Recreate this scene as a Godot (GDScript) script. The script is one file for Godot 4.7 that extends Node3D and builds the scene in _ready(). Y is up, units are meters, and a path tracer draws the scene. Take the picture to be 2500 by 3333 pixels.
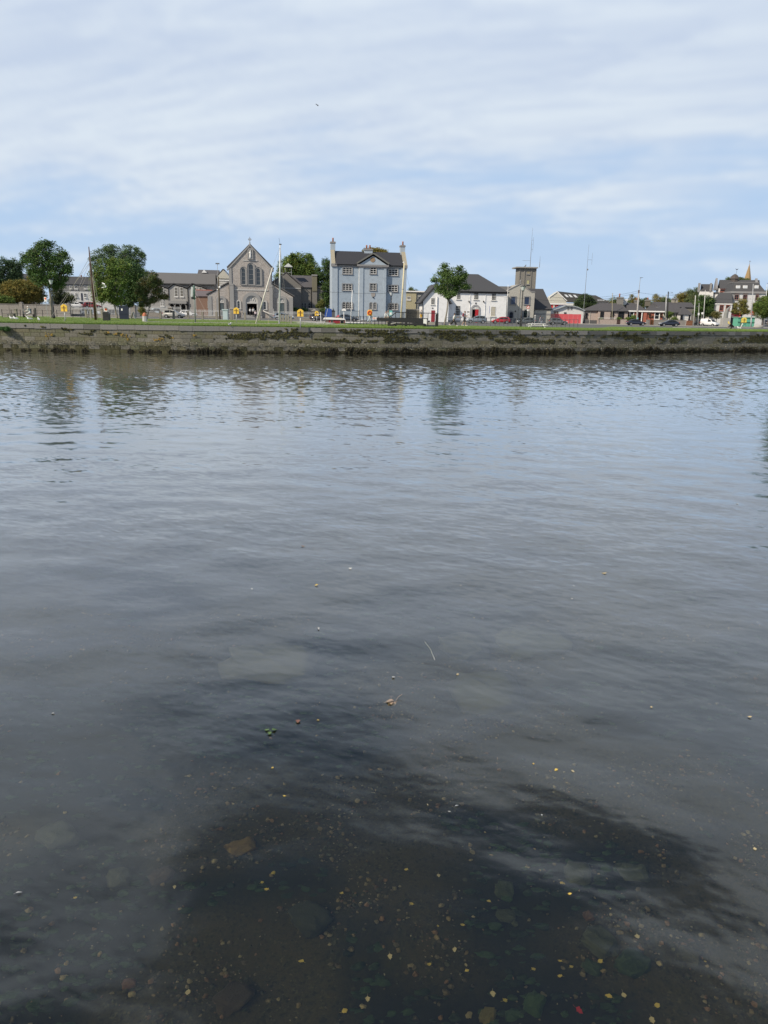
extends Node3D
# A tidal river seen from one quay; far quay wall, lawn, road and a row of buildings behind.
# Metres, y up. y = 0 is the far lawn; the river lies below it; the eye stands on the near quay.

const LENS := 2518.0          # focal length, in pixels of the 2500 x 3333 photograph
const EYE := 1.8
const ROAD := -0.55
const WATER := -2.45
var view := Basis(Vector3.RIGHT, deg_to_rad(-14.61)) * Basis(Vector3.BACK, deg_to_rad(1.12))
var rng := RandomNumberGenerator.new()
var used := {}
var mats := {}
var noises := {}
var shapes := {}
var here := Vector3.ZERO      # base of the thing being built
var deep := 100.0             # its distance

func _ready():
	rng.seed = 20240817
	camera_sky_sun()
	river()
	riverbed()
	land()
	quay_wall()
	left_side()
	church_group()
	blue_house()
	white_house()
	fire_station()
	cottages()
	far_right()
	trees()
	cars()
	lawn_things()
	basin_things()
	right_things()
	people()
	birds()
	wires()

func camera_sky_sun():
	var cam := Camera3D.new()
	cam.name = "camera"
	cam.transform = Transform3D(view, Vector3(0, EYE, 0))
	cam.fov = rad_to_deg(2.0 * atan(1666.5 / LENS))
	cam.near = 0.1
	cam.far = 6000.0
	add_child(cam)
	cam.current = true
	var sun := DirectionalLight3D.new()
	sun.name = "sun"
	sun.light_energy = 1.5
	sun.light_angular_distance = 1.5
	sun.light_color = Color(1.0, 0.95, 0.87)
	sun.shadow_enabled = true
	sun.transform = Transform3D(Basis.looking_at(-Vector3(-0.64, 0.58, 0.50).normalized(), Vector3.UP), Vector3.ZERO)
	add_child(sun)
	var env := Environment.new()
	env.background_mode = Environment.BG_SKY
	env.sky = Sky.new()
	var sm := PanoramaSkyMaterial.new()
	sm.panorama = ImageTexture.create_from_image(sky_picture())
	env.sky.sky_material = sm
	env.background_energy_multiplier = 1.0
	env.ambient_light_source = Environment.AMBIENT_SOURCE_SKY
	env.tonemap_mode = Environment.TONE_MAPPER_LINEAR
	env.tonemap_exposure = 1.0
	env.sdfgi_enabled = true
	env.ssao_enabled = true
	env.ssil_enabled = true
	var we := WorldEnvironment.new()
	we.name = "world_environment"
	we.environment = env
	add_child(we)

func fnl(seed_, freq, octaves := 4, kind := FastNoiseLite.TYPE_SIMPLEX_SMOOTH) -> FastNoiseLite:
	var n := FastNoiseLite.new()
	n.seed = seed_
	n.frequency = freq
	n.noise_type = kind
	n.fractal_octaves = octaves
	n.fractal_type = FastNoiseLite.FRACTAL_FBM if octaves > 1 else FastNoiseLite.FRACTAL_NONE
	return n

func sky_picture() -> Image:
	# Air that pales to the horizon under a thin streaky cloud sheet, thinner low down, with blue gaps overhead.
	var w := 1536
	var h := 768
	var im := Image.create(w, h, false, Image.FORMAT_RGBF)
	var big := fnl(11, 0.55, 4)
	var streak := fnl(5, 1.0, 5)
	var fine := fnl(23, 4.5, 5)
	var gap := fnl(3972, 0.55, 3)
	var edge := fnl(77, 2.2, 4)
	for j in h:
		var e := PI / 2 - (j + 0.5) / h * PI
		if e < -0.03:
			for i in w: im.set_pixel(i, j, Color(0.25, 0.28, 0.3))
			continue
		var s := sin(maxf(e, 0.0))
		var deg := rad_to_deg(e)
		var t := 1.0 - smoothstep(0.24, 0.66, s)
		var low := pow(clampf(1.0 - s, 0, 1), 14.0)
		var air := Color(0.085, 0.145, 0.26).lerp(Color(0.43, 0.61, 0.86), t).lerp(Color(0.51, 0.665, 0.86), low)
		for i in w:
			var a := (i + 0.5) / w * TAU
			var dir := Vector3(sin(a) * cos(e), s, -cos(a) * cos(e))
			var p := Vector2(dir.x, dir.z) / (s + 0.14)
			var p0 := p
			var q := p.rotated(-0.32)
			var sheet := streak.get_noise_2d(q.x * 0.5, q.y * 1.05) + 0.6 * big.get_noise_2d(p.x, p.y)
			var wisps := fine.get_noise_2d(q.x * 0.55 + 0.4 * sheet, q.y * 1.7)
			var side := clampf(dir.x / 0.5, -1.0, 1.0) * 1.2
			var cover := smoothstep(2.5, 12.0, deg - side + 6.5 * sheet + 2.5 * wisps)
			var g := gap.get_noise_2d(p0.x * 1.4, p0.y * 1.4) + 0.2 * edge.get_noise_2d(p.x, p.y)
			cover *= 1.0 - smoothstep(23.5, 35.0, deg) * smoothstep(-0.32, 0.24, g + 0.4 * smoothstep(33.0, 50.0, deg)) * 0.98
			var bright := clampf(0.5 + 0.6 * sheet + 0.65 * wisps, 0.0, 1.0)
			var cloud := Color(0.57, 0.665, 0.82).lerp(Color(0.71, 0.795, 0.89), bright)
			cloud = cloud.lerp(cloud * 1.1, smoothstep(15.0, 30.0, deg))
			im.set_pixel(i, j, air.lerp(cloud, clampf(0.16 * (1.0 - smoothstep(18.0, 30.0, deg)) + 0.84 * cover, 0, 1)))
	return im

# ---------------------------------------------------------------- places
func ray(px, py) -> Vector3:
	var d := view * Vector3((px - 1250.0) / LENS, -(py - 1666.5) / LENS, -1.0)
	return d / -d.z

func P(px, py, d) -> Vector3:          # the point at that bearing and distance
	var r := ray(px, py)
	return Vector3(r.x * d, EYE + r.y * d, -d)

func G(px, py, y := 0.0) -> Vector3:   # the point of a level that is seen there
	var r := ray(px, py)
	return P(px, py, (y - EYE) / r.y)

func B(px, d, y := 0.0) -> Vector3:    # the point of a level at that bearing and distance
	var py := 1010.0
	for k in 3: py -= ((y - EYE) / d - ray(px, py).y) * 2690.0
	return P(px, py, d)

func q(px, py) -> Vector2:             # in the front plane of the thing being built
	var p := P(px, py, deep) - here
	return Vector2(p.x, p.y)

func R(x0, y0, x1, y1) -> Rect2:       # an upright rectangle there
	var my = (y0 + y1) * 0.5
	var mx = (x0 + x1) * 0.5
	var a := q(x0, my)
	var b := q(x1, my)
	var top := q(mx, y0)
	var low := q(mx, y1)
	return Rect2(a.x, low.y, b.x - a.x, top.y - low.y)

# ---------------------------------------------------------------- names
func numbered(called: String, parent: Node) -> String:
	var k := str(parent.get_instance_id()) + called
	used[k] = used.get(k, -1) + 1
	return called if used[k] == 0 else "%s_%03d" % [called, used[k]]

func tag(o, label, category, group = ""):
	o.set_meta("label", label)
	o.set_meta("category", category)
	if group != "": o.set_meta("group", group)
	return o

const TURNS := {"church": 0.16, "blue_house": 0.13, "grey_hall": 0.15, "friary": 0.12, "brick_annex": 0.16, "cream_house": 0.15, "white_house": 0.08, "white_wing": 0.08, "gabled_station": 0.06, "hose_tower": 0.05, "terraced_house": 0.26, "house_behind_maple": 0.3, "rear_white_house": -0.3, "white_tower_house": -0.36, "mansard_building": -0.2, "low_grey_wing": -0.24, "cottage": -0.1}   # how far each front is turned from square to the view

func thing(called, at: Vector3, label, category, group = "", turn := 0.0) -> Node3D:
	var o := Node3D.new()
	o.name = numbered(called, self)
	add_child(o)
	o.position = at
	o.rotation.y = turn + TURNS.get(called, 0.0)
	here = at
	deep = -at.z
	tag(o, label, category, group)
	return o

func mesh(called, m: Mesh, mt: Material, parent: Node = null) -> MeshInstance3D:
	var p: Node = parent if parent else self
	var o := MeshInstance3D.new()
	o.name = numbered(called, p)
	o.mesh = m
	o.material_override = mt
	p.add_child(o)
	return o

func put(called, mb: MB, mt: Material, parent: Node = null) -> MeshInstance3D:
	return mesh(called, mb.done(), mt, parent)

func many(called, m: Mesh, mt: Material, spots: Array, tints, parent: Node = null) -> MultiMeshInstance3D:
	var mm := MultiMesh.new()
	mm.transform_format = MultiMesh.TRANSFORM_3D
	mm.use_colors = tints != null
	mm.mesh = m
	mm.instance_count = spots.size()
	for i in spots.size():
		mm.set_instance_transform(i, spots[i])
		if tints != null: mm.set_instance_color(i, tints[i])
	var o := MultiMeshInstance3D.new()
	var p: Node = parent if parent else self
	o.name = numbered(called, p)
	o.multimesh = mm
	o.material_override = mt
	p.add_child(o)
	return o

# ---------------------------------------------------------------- materials
func lin(r, g, b) -> Color:
	return Color(r, g, b).linear_to_srgb()

func tex(key, seed_, freq, stops: Array, octaves := 4, kind := FastNoiseLite.TYPE_SIMPLEX_SMOOTH, side := 512, ret := 0) -> NoiseTexture2D:
	# a tiling texture: noise through a ramp of linear colours
	if noises.has(key): return noises[key]
	var t := NoiseTexture2D.new()
	var n := fnl(seed_, freq, octaves, kind)
	n.cellular_return_type = ret
	t.noise = n
	t.width = side
	t.height = side
	t.seamless = true
	t.seamless_blend_skirt = 0.2
	var g := Gradient.new()
	var offs := PackedFloat32Array()
	var cols := PackedColorArray()
	for i in stops.size():
		offs.append(float(i) / (stops.size() - 1))
		var c = stops[i]
		cols.append((c as Color).linear_to_srgb() if c is Color else lin(c, c, c))
	g.offsets = offs
	g.colors = cols
	t.color_ramp = g
	noises[key] = t
	return t

func mat(key, color: Color, rough := 0.8, t: Texture2D = null, scale := 1.0, bump := 0.0, metal := 0.0) -> StandardMaterial3D:
	# color is linear; t multiplies it, scale in repeats per metre
	if mats.has(key): return mats[key]
	var m := StandardMaterial3D.new()
	m.resource_name = key
	m.albedo_color = color.linear_to_srgb()
	m.roughness = rough
	m.metallic = metal
	if t:
		m.albedo_texture = t
		m.uv1_triplanar = true
		m.uv1_world_triplanar = true
		m.uv1_scale = Vector3.ONE * scale
		if bump != 0.0:
			m.heightmap_enabled = true
			m.heightmap_texture = t
			m.heightmap_scale = bump
	mats[key] = m
	return m

func grain() -> NoiseTexture2D: return tex("grain", 3, 0.03, [0.62, 0.85, 1.0, 0.9], 5)
func blotch() -> NoiseTexture2D: return tex("blotch", 9, 0.012, [0.6, 0.8, 0.97, 1.0], 5)
func speck() -> NoiseTexture2D: return tex("speck", 15, 0.12, [0.55, 0.9, 1.0], 3)

func paint(key, c: Color, rough := 0.6) -> StandardMaterial3D: return mat(key, c, rough, blotch(), 0.13)
func plain(key, c: Color, rough := 0.6, metal := 0.0) -> StandardMaterial3D: return mat(key, c, rough, null, 1.0, 0.0, metal)
func render_wall(key, c: Color) -> StandardMaterial3D: return mat(key, c, 0.9, grain(), 0.21, 1.2)
func slate(key, c: Color) -> StandardMaterial3D: return mat(key, c * 0.95, 0.88, tex("slates", 31, 0.11, [0.55, 0.9, 0.75, 1.0], 3), 0.33, 2.0)
func iron_() -> StandardMaterial3D: return plain("black iron", Color(0.014, 0.014, 0.016), 0.5)
func trim_() -> StandardMaterial3D: return plain("white trim", Color(0.78, 0.77, 0.75), 0.5)
func stone_() -> StandardMaterial3D: return mat("grey trim", Color(0.27, 0.265, 0.265), 0.9, grain(), 0.5)
func frame_() -> StandardMaterial3D: return plain("grey frame", Color(0.3, 0.31, 0.32))
func glass() -> StandardMaterial3D: return dull(plain("window glass", Color(0.016, 0.02, 0.025), 0.06))
func dull(m: StandardMaterial3D) -> StandardMaterial3D:
	m.metallic_specular = 0.22
	return m
func pale_glass() -> StandardMaterial3D: return plain("curtained glass", Color(0.18, 0.17, 0.15), 0.15)

# ---------------------------------------------------------------- shapes
class MB:
	var st := SurfaceTool.new()
	var smooth := false
	func _init(smooth_ := false):
		st.begin(Mesh.PRIMITIVE_TRIANGLES)
		smooth = smooth_
		st.set_smooth_group(0 if smooth_ else -1)
	func soft(on) -> MB:
		st.set_smooth_group(0 if on else -1)
		return self
	func tri(a: Vector3, b: Vector3, c: Vector3):   # counter-clockwise from outside
		st.add_vertex(a)
		st.add_vertex(c)
		st.add_vertex(b)
	func quad(a, b, c, d):
		tri(a, b, c)
		tri(a, c, d)
	func quad4(a, b, c, d) -> MB:
		quad(a, b, c, d)
		return self
	func box(c: Vector3, s: Vector3, basis := Basis.IDENTITY) -> MB:
		var v := []
		for k in 8: v.append(c + basis * Vector3(s.x * (0.5 if k & 1 else -0.5), s.y * (0.5 if k & 2 else -0.5), s.z * (0.5 if k & 4 else -0.5)))
		quad(v[4], v[5], v[7], v[6])
		quad(v[1], v[0], v[2], v[3])
		quad(v[0], v[4], v[6], v[2])
		quad(v[5], v[1], v[3], v[7])
		quad(v[6], v[7], v[3], v[2])
		quad(v[0], v[1], v[5], v[4])
		return self
	func rect(r: Rect2, z0, z1) -> MB:
		return box(Vector3(r.get_center().x, r.get_center().y, (z0 + z1) * 0.5), Vector3(r.size.x, r.size.y, absf(z1 - z0)))
	func span(x0, y0, z0, x1, y1, z1) -> MB:
		return box(Vector3(x0 + x1, y0 + y1, z0 + z1) * 0.5, Vector3(absf(x1 - x0), absf(y1 - y0), absf(z1 - z0)))
	func prism(poly: PackedVector2Array, z0: float, z1: float, at := Transform3D.IDENTITY) -> MB:   # z1 is the front
		var p := poly
		if Geometry2D.is_polygon_clockwise(p):
			p = p.duplicate()
			p.reverse()
		var idx := Geometry2D.triangulate_polygon(p)
		for i in range(0, idx.size(), 3):
			var a := p[idx[i]]
			var b := p[idx[i + 1]]
			var c := p[idx[i + 2]]
			if (b - a).cross(c - a) < 0.0:
				var t := b
				b = c
				c = t
			tri(at * Vector3(a.x, a.y, z1), at * Vector3(b.x, b.y, z1), at * Vector3(c.x, c.y, z1))
			tri(at * Vector3(a.x, a.y, z0), at * Vector3(c.x, c.y, z0), at * Vector3(b.x, b.y, z0))
		for i in p.size():
			var a := p[i]
			var b := p[(i + 1) % p.size()]
			quad(at * Vector3(a.x, a.y, z0), at * Vector3(b.x, b.y, z0), at * Vector3(b.x, b.y, z1), at * Vector3(a.x, a.y, z1))
		return self
	func strip(outer: PackedVector2Array, inner: PackedVector2Array, z0, z1) -> MB:   # a band between two open lines, with thickness
		for i in outer.size() - 1:
			var o0 := outer[i]
			var o1 := outer[i + 1]
			var i0 := inner[i]
			var i1 := inner[i + 1]
			var poly := PackedVector2Array([o0, o1, i1, i0])
			prism(poly, z0, z1)
		return self
	func ringed(a: Vector3, d: Vector3, r: float, n: int) -> Array:
		var u := d.cross(Vector3.UP if absf(d.y) < 0.9 else Vector3.RIGHT).normalized()
		var w := d.cross(u).normalized()
		var out := []
		for k in n: out.append(a + (u * cos(TAU * k / n) + w * sin(TAU * k / n)) * r)
		return out
	func tube(points: Array, radii: Array, n := 7, caps := true) -> MB:
		var rings := []
		for i in points.size():
			var d: Vector3 = (points[mini(i + 1, points.size() - 1)] - points[maxi(i - 1, 0)]).normalized()
			rings.append(ringed(points[i], d, radii[mini(i, radii.size() - 1)], n))
		for i in points.size() - 1:
			for k in n:
				var m := (k + 1) % n
				quad(rings[i][k], rings[i + 1][k], rings[i + 1][m], rings[i][m])
		if caps:
			for k in range(1, n - 1):
				tri(rings[0][0], rings[0][k], rings[0][k + 1])
				tri(rings[-1][0], rings[-1][k + 1], rings[-1][k])
		return self
	func bar(a: Vector3, b: Vector3, r: float, n := 6, r2 := -1.0) -> MB:
		return tube([a, b], [r, r2 if r2 >= 0.0 else r], n)
	func lathe(profile: Array, n := 12, at := Transform3D.IDENTITY) -> MB:   # [radius, height] from the bottom up
		for i in profile.size() - 1:
			for k in n:
				var a := TAU * k / n
				var b := TAU * (k + 1) / n
				var p = profile[i]
				var o = profile[i + 1]
				var v0 := at * Vector3(cos(a) * p[0], p[1], -sin(a) * p[0])
				var v1 := at * Vector3(cos(b) * p[0], p[1], -sin(b) * p[0])
				var v2 := at * Vector3(cos(b) * o[0], o[1], -sin(b) * o[0])
				var v3 := at * Vector3(cos(a) * o[0], o[1], -sin(a) * o[0])
				if p[0] > 0.0: tri(v0, v1, v2)
				if o[0] > 0.0: tri(v0, v2, v3)
		return self
	func ball(c: Vector3, r: Vector3, seed_ := 0, rough := 0.0, nu := 9, nv := 6, basis := Basis.IDENTITY) -> MB:
		var n := FastNoiseLite.new()
		n.seed = seed_
		n.frequency = 0.9
		var sq := 0.6 if nu == 18 else 1.0
		var f := func(i, j):
			var a: float = TAU * (i % nu) / nu
			var e: float = PI * (float(j) / nv - 0.5)
			var d := Vector3(cos(a) * cos(e), sin(e), -sin(a) * cos(e))
			if sq < 1.0: d = d.sign() * Vector3(pow(absf(d.x), sq), pow(absf(d.y), sq), pow(absf(d.z), sq))
			return c + basis * (d * r * (1.0 + rough * n.get_noise_3dv(d * 1.3)))
		for j in nv:
			for i in nu:
				var v0: Vector3 = f.call(i, j)
				var v1: Vector3 = f.call(i + 1, j)
				var v2: Vector3 = f.call(i + 1, j + 1)
				var v3: Vector3 = f.call(i, j + 1)
				if j > 0: tri(v0, v1, v2)
				if j < nv - 1: tri(v0, v2, v3)
		return self
	func sheet(a: Vector3, b: Vector3, c: Vector3, d: Vector3, t: float) -> MB:   # a slab whose outer face is a b c d
		var n := -(b - a).cross(c - a).normalized() * t
		quad(a, b, c, d)
		quad(d + n, c + n, b + n, a + n)
		var v := [a, b, c, d]
		for k in 4: quad(v[k] + n, v[(k + 1) % 4] + n, v[(k + 1) % 4], v[k])
		return self
	func done() -> ArrayMesh:
		st.generate_normals()
		return st.commit()

func arch(r: Rect2, n := 10) -> PackedVector2Array:   # a round-headed opening, from the lower left round to the lower right
	var p := PackedVector2Array([r.position])
	var rad := r.size.x * 0.5
	var c := Vector2(r.get_center().x, r.end.y - rad)
	for k in n + 1: p.append(c + Vector2(-cos(PI * k / n), sin(PI * k / n)) * rad)
	p.append(Vector2(r.end.x, r.position.y))
	return p

func grown(r: Rect2, s: float) -> Rect2:      # wider at the sides and the top, not below
	return Rect2(r.position.x - s, r.position.y, r.size.x + 2 * s, r.size.y + s)

func window(b: Node3D, r: Rect2, nx: int, ny: int, frame: Material, around: Material = null, band := 0.2, round := false, pane: Material = null, z := 0.0, sill := true, bar := 0.05) -> MeshInstance3D:
	# frame with glazing bars; the pane, the stone surround and the sill are its own pieces
	var f := MB.new()
	var t := 0.07
	if round:
		var inner := arch(Rect2(r.position.x + t, r.position.y + t, r.size.x - 2 * t, r.size.y - 2 * t))
		f.strip(arch(r), inner, z + 0.01, z + 0.07)
		f.span(r.position.x, r.position.y, z + 0.012, r.end.x, r.position.y + t, z + 0.072)
	else:
		f.span(r.position.x, r.position.y, z + 0.01, r.position.x + t, r.end.y, z + 0.07)
		f.span(r.end.x - t, r.position.y, z + 0.01, r.end.x, r.end.y, z + 0.07)
		f.span(r.position.x + t, r.position.y, z + 0.01, r.end.x - t, r.position.y + t, z + 0.07)
		f.span(r.position.x + t, r.end.y - t, z + 0.01, r.end.x - t, r.end.y, z + 0.07)
	for k in range(1, nx):
		var x := r.position.x + r.size.x * k / nx
		f.span(x - bar * 0.5, r.position.y + t, z + 0.03, x + bar * 0.5, r.end.y - (t if not round else r.size.x * 0.1), z + 0.06)
	for k in range(1, ny):
		var y := r.position.y + r.size.y * k / ny
		f.span(r.position.x + t, y - bar * 0.5, z + 0.032, r.end.x - t, y + bar * 0.5, z + 0.062)
	var o := put("window", f, frame, b)
	var g := MB.new()
	if round: g.prism(arch(Rect2(r.position.x + 0.02, r.position.y + 0.02, r.size.x - 0.04, r.size.y - 0.04)), z + 0.004, z + 0.02)
	else: g.rect(Rect2(r.position.x + 0.02, r.position.y + 0.02, r.size.x - 0.04, r.size.y - 0.04), z + 0.004, z + 0.02)
	put("pane", g, pane if pane else glass(), o)
	if around:
		var s := MB.new()
		if round: s.strip(arch(grown(r, band)), arch(r), z, z + 0.13)
		else:
			s.span(r.position.x - band, r.position.y, z, r.position.x, r.end.y, z + 0.13)
			s.span(r.end.x, r.position.y, z, r.end.x + band, r.end.y, z + 0.13)
			s.span(r.position.x - band, r.end.y, z, r.end.x + band, r.end.y + band, z + 0.13)
		put("surround", s, around, o)
	if sill:
		var s := MB.new()
		s.span(r.position.x - band - 0.05, r.position.y - 0.17, z, r.end.x + band + 0.05, r.position.y, z + 0.19)
		put("sill", s, around if around else frame, o)
	return o

func block(called, b: Node3D, m: Material, r: Rect2, z0, z1) -> MeshInstance3D:
	return put(called, MB.new().rect(r, z0, z1), m, b)

func gable_roof(called, b: Node3D, m: Material, x0, x1, y, rise, z0, z1, over := 0.3, thick := 0.2):
	# ridge runs away from the front, over a gable between x0 and x1
	var f := MB.new()
	var c = (x0 + x1) * 0.5
	var drop = rise * over / (c - x0)
	f.sheet(Vector3(x0 - over, y - drop + thick, z1), Vector3(c, y + rise + thick, z1), Vector3(c, y + rise + thick, z0), Vector3(x0 - over, y - drop + thick, z0), -thick)
	f.sheet(Vector3(c, y + rise + thick, z1), Vector3(x1 + over, y - drop + thick, z1), Vector3(x1 + over, y - drop + thick, z0), Vector3(c, y + rise + thick, z0), -thick)
	return put(called, f, m, b)

func side_roof(called, b: Node3D, m: Material, x0, x1, y, rise, z0, z1, over := 0.35, hip0 := 0.0, hip1 := 0.0):
	# ridge runs along the front; hip0 / hip1 draw the ridge in at the ends
	var f := MB.new()
	var c = (z0 + z1) * 0.5
	var a := Vector3(x0, y, z1 + over)
	var d := Vector3(x1, y, z1 + over)
	var e := Vector3(x0, y, z0 - over)
	var g := Vector3(x1, y, z0 - over)
	var ra := Vector3(x0 + hip0, y + rise, c)
	var rb := Vector3(x1 - hip1, y + rise, c)
	f.quad(a, d, rb, ra)
	f.quad(g, e, ra, rb)
	f.tri(e, a, ra)
	f.tri(d, g, rb)
	f.quad(e, g, d, a)
	return put(called, f, m, b)

func chimney(b: Node3D, r: Rect2, z0, z1, m: Material, pots: Array, pot: Material, cap: Material, tall := 0.7) -> MeshInstance3D:
	var f := MB.new()
	f.rect(r, z0, z1)
	var o := put("chimney", f, m, b)
	var c := MB.new()
	c.span(r.position.x - 0.12, r.end.y, z0 - 0.12, r.end.x + 0.12, r.end.y + 0.22, z1 + 0.12)
	c.span(r.position.x - 0.04, r.end.y + 0.22, z0 - 0.04, r.end.x + 0.04, r.end.y + 0.36, z1 + 0.04)
	put("chimney_cap", c, cap, o)
	for x in pots:
		var p := MB.new(true)
		p.lathe([[0.0, 0.0], [0.2, 0.0], [0.17, tall * 0.8], [0.2, tall * 0.85], [0.2, tall], [0.13, tall], [0.1, 0.0]], 9, Transform3D(Basis.IDENTITY, Vector3(x, r.end.y + 0.36, (z0 + z1) * 0.5)))
		put("chimney_pot", p, pot, o)
	return o

# ---------------------------------------------------------------- river and bed
func structure(o):
	o.set_meta("kind", "structure")
	return o

func river():
	var m := StandardMaterial3D.new()
	m.resource_name = "river water"
	m.refraction_enabled = true
	m.refraction_scale = 0.033
	m.roughness = 0.0
	m.clearcoat_enabled = true
	m.clearcoat = 1.0
	m.clearcoat_roughness = 0.11
	var c := lin(0.55, 0.57, 0.40)
	c.a = 0.006
	m.albedo_color = c
	m.transparency = BaseMaterial3D.TRANSPARENCY_ALPHA
	var ripple := NoiseTexture2D.new()
	ripple.noise = fnl(8, 0.018, 4)
	ripple.width = 1024
	ripple.height = 1024
	ripple.seamless = true
	ripple.as_normal_map = true
	ripple.bump_strength = 6.0
	m.normal_enabled = true
	m.normal_texture = ripple
	m.normal_scale = 0.055
	var swell := fnl(101, 0.55, 2)
	var chop := fnl(102, 3.3, 3)
	var tiny := fnl(103, 7.0, 2)
	var patch := fnl(104, 0.055, 3)
	var flow := Basis(Vector3.UP, 0.22)
	var rows := [-60.0]
	var d := 1.2
	while d < 135.0:
		rows.append(d)
		d *= 1.0052
		d += 0.004
	var cols := 330
	var verts := PackedVector3Array()
	var norms := PackedVector3Array()
	var uvs := PackedVector2Array()
	var idx := PackedInt32Array()
	var height := func(p: Vector3, a_big: float, a_chop: float, a_tiny: float) -> float:
		var f := flow * p
		var x := f.x * 0.7
		return a_big * swell.get_noise_2d(x, f.z) + a_chop * chop.get_noise_2d(x + 0.05 * swell.get_noise_2d(f.z, x), f.z) + a_tiny * tiny.get_noise_2d(x * 1.3, f.z)
	for j in rows.size():
		var z: float = rows[j]
		var half := 6.0 + 0.62 * absf(z)
		for i in cols + 1:
			var t := 2.0 * i / cols - 1.0
			var x := t * half
			if i == 0 or i == cols: x = signf(t) * 220.0
			var p := Vector3(x, 0, -z)
			var n := Vector3.UP
			var y := 0.0
			if j > 0 and i > 0 and i < cols:
				var wind := clampf(0.5 + 1.9 * patch.get_noise_2d(x * 0.6, -z * 1.6), 0.0, 1.0)
				wind = lerpf(0.12, 1.0, wind * wind)
				var far := smoothstep(9.0, 26.0, z)
				var wide := smoothstep(16.0, 50.0, z)
				var a := 0.02 * (1.0 - 0.85 * wide)
				var b := lerpf(0.005, 0.0034, far) * lerpf(0.35, 1.0, wind) * (1.0 + 1.1 * wide)
				var c2 := 0.0009 * wind * lerpf(0.4, 1.0, far)
				var h0: float = height.call(p, a, b, c2)
				var e := 0.03
				n = Vector3(-(height.call(p + Vector3(e, 0, 0), a, b, c2) - h0) / e, 1, -(height.call(p + Vector3(0, 0, e), a, b, c2) - h0) / e).normalized()
				y = h0
			verts.append(Vector3(x, WATER + y * 0.6, -z))
			norms.append(n)
			uvs.append(Vector2(x * 0.75, -z) / 4.6)
	for j in rows.size() - 1:
		for i in cols:
			var a := j * (cols + 1) + i
			var b := a + cols + 1
			idx.append_array(PackedInt32Array([a, b, a + 1, a + 1, b, b + 1]))
	var arr := []
	arr.resize(Mesh.ARRAY_MAX)
	arr[Mesh.ARRAY_VERTEX] = verts
	arr[Mesh.ARRAY_NORMAL] = norms
	arr[Mesh.ARRAY_TEX_UV] = uvs
	arr[Mesh.ARRAY_INDEX] = idx
	var am := ArrayMesh.new()
	am.add_surface_from_arrays(Mesh.PRIMITIVE_TRIANGLES, arr)
	structure(mesh("river_water", am, m))

func bed_height(x: float, z: float, n: FastNoiseLite) -> float:
	var far := smoothstep(3.0, 40.0, -z)
	return WATER - 0.55 - 1.6 * far + 0.22 * n.get_noise_2d(x, z)

func stone_mesh(seed_: int, flat := 0.6) -> ArrayMesh:
	var k := "stone%d_%d" % [seed_, int(flat * 10)]
	if not shapes.has(k): shapes[k] = MB.new(true).ball(Vector3.ZERO, Vector3(1, flat, 0.8), seed_, 0.75 if flat != 0.45 else 0.5, 9 if flat != 0.45 else 18, 6 if flat != 0.45 else 12).done()
	return shapes[k]

func leaf_mesh(seed_: int) -> ArrayMesh:
	# a small curled leaf: a pointed oval folded along its rib
	var k := "leaf%d" % seed_
	if shapes.has(k): return shapes[k]
	var r := RandomNumberGenerator.new()
	r.seed = seed_
	var f := MB.new()
	var n := 6
	for s in [-1.0, 1.0]:
		for i in n:
			var a := float(i) / n
			var b := float(i + 1) / n
			var w := func(t: float) -> float: return 0.36 * sin(PI * pow(t, 0.8)) * (1.0 + 0.25 * sin(t * 17.0 + seed_))
			var lift := func(t: float) -> float: return 0.12 * sin(t * 3.0 + seed_)
			var p0 := Vector3(0, lift.call(a), a - 0.5)
			var p1 := Vector3(0, lift.call(b), b - 0.5)
			var o0 := p0 + Vector3(s * w.call(a), 0.10 * w.call(a), 0)
			var o1 := p1 + Vector3(s * w.call(b), 0.10 * w.call(b), 0)
			if s > 0: f.quad(p0, p1, o1, o0)
			else: f.quad(o0, o1, p1, p0)
	f.bar(Vector3(0, 0, -0.5), Vector3(0.05, 0.02, -0.8), 0.015, 4)
	shapes[k] = f.done()
	return shapes[k]

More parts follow.
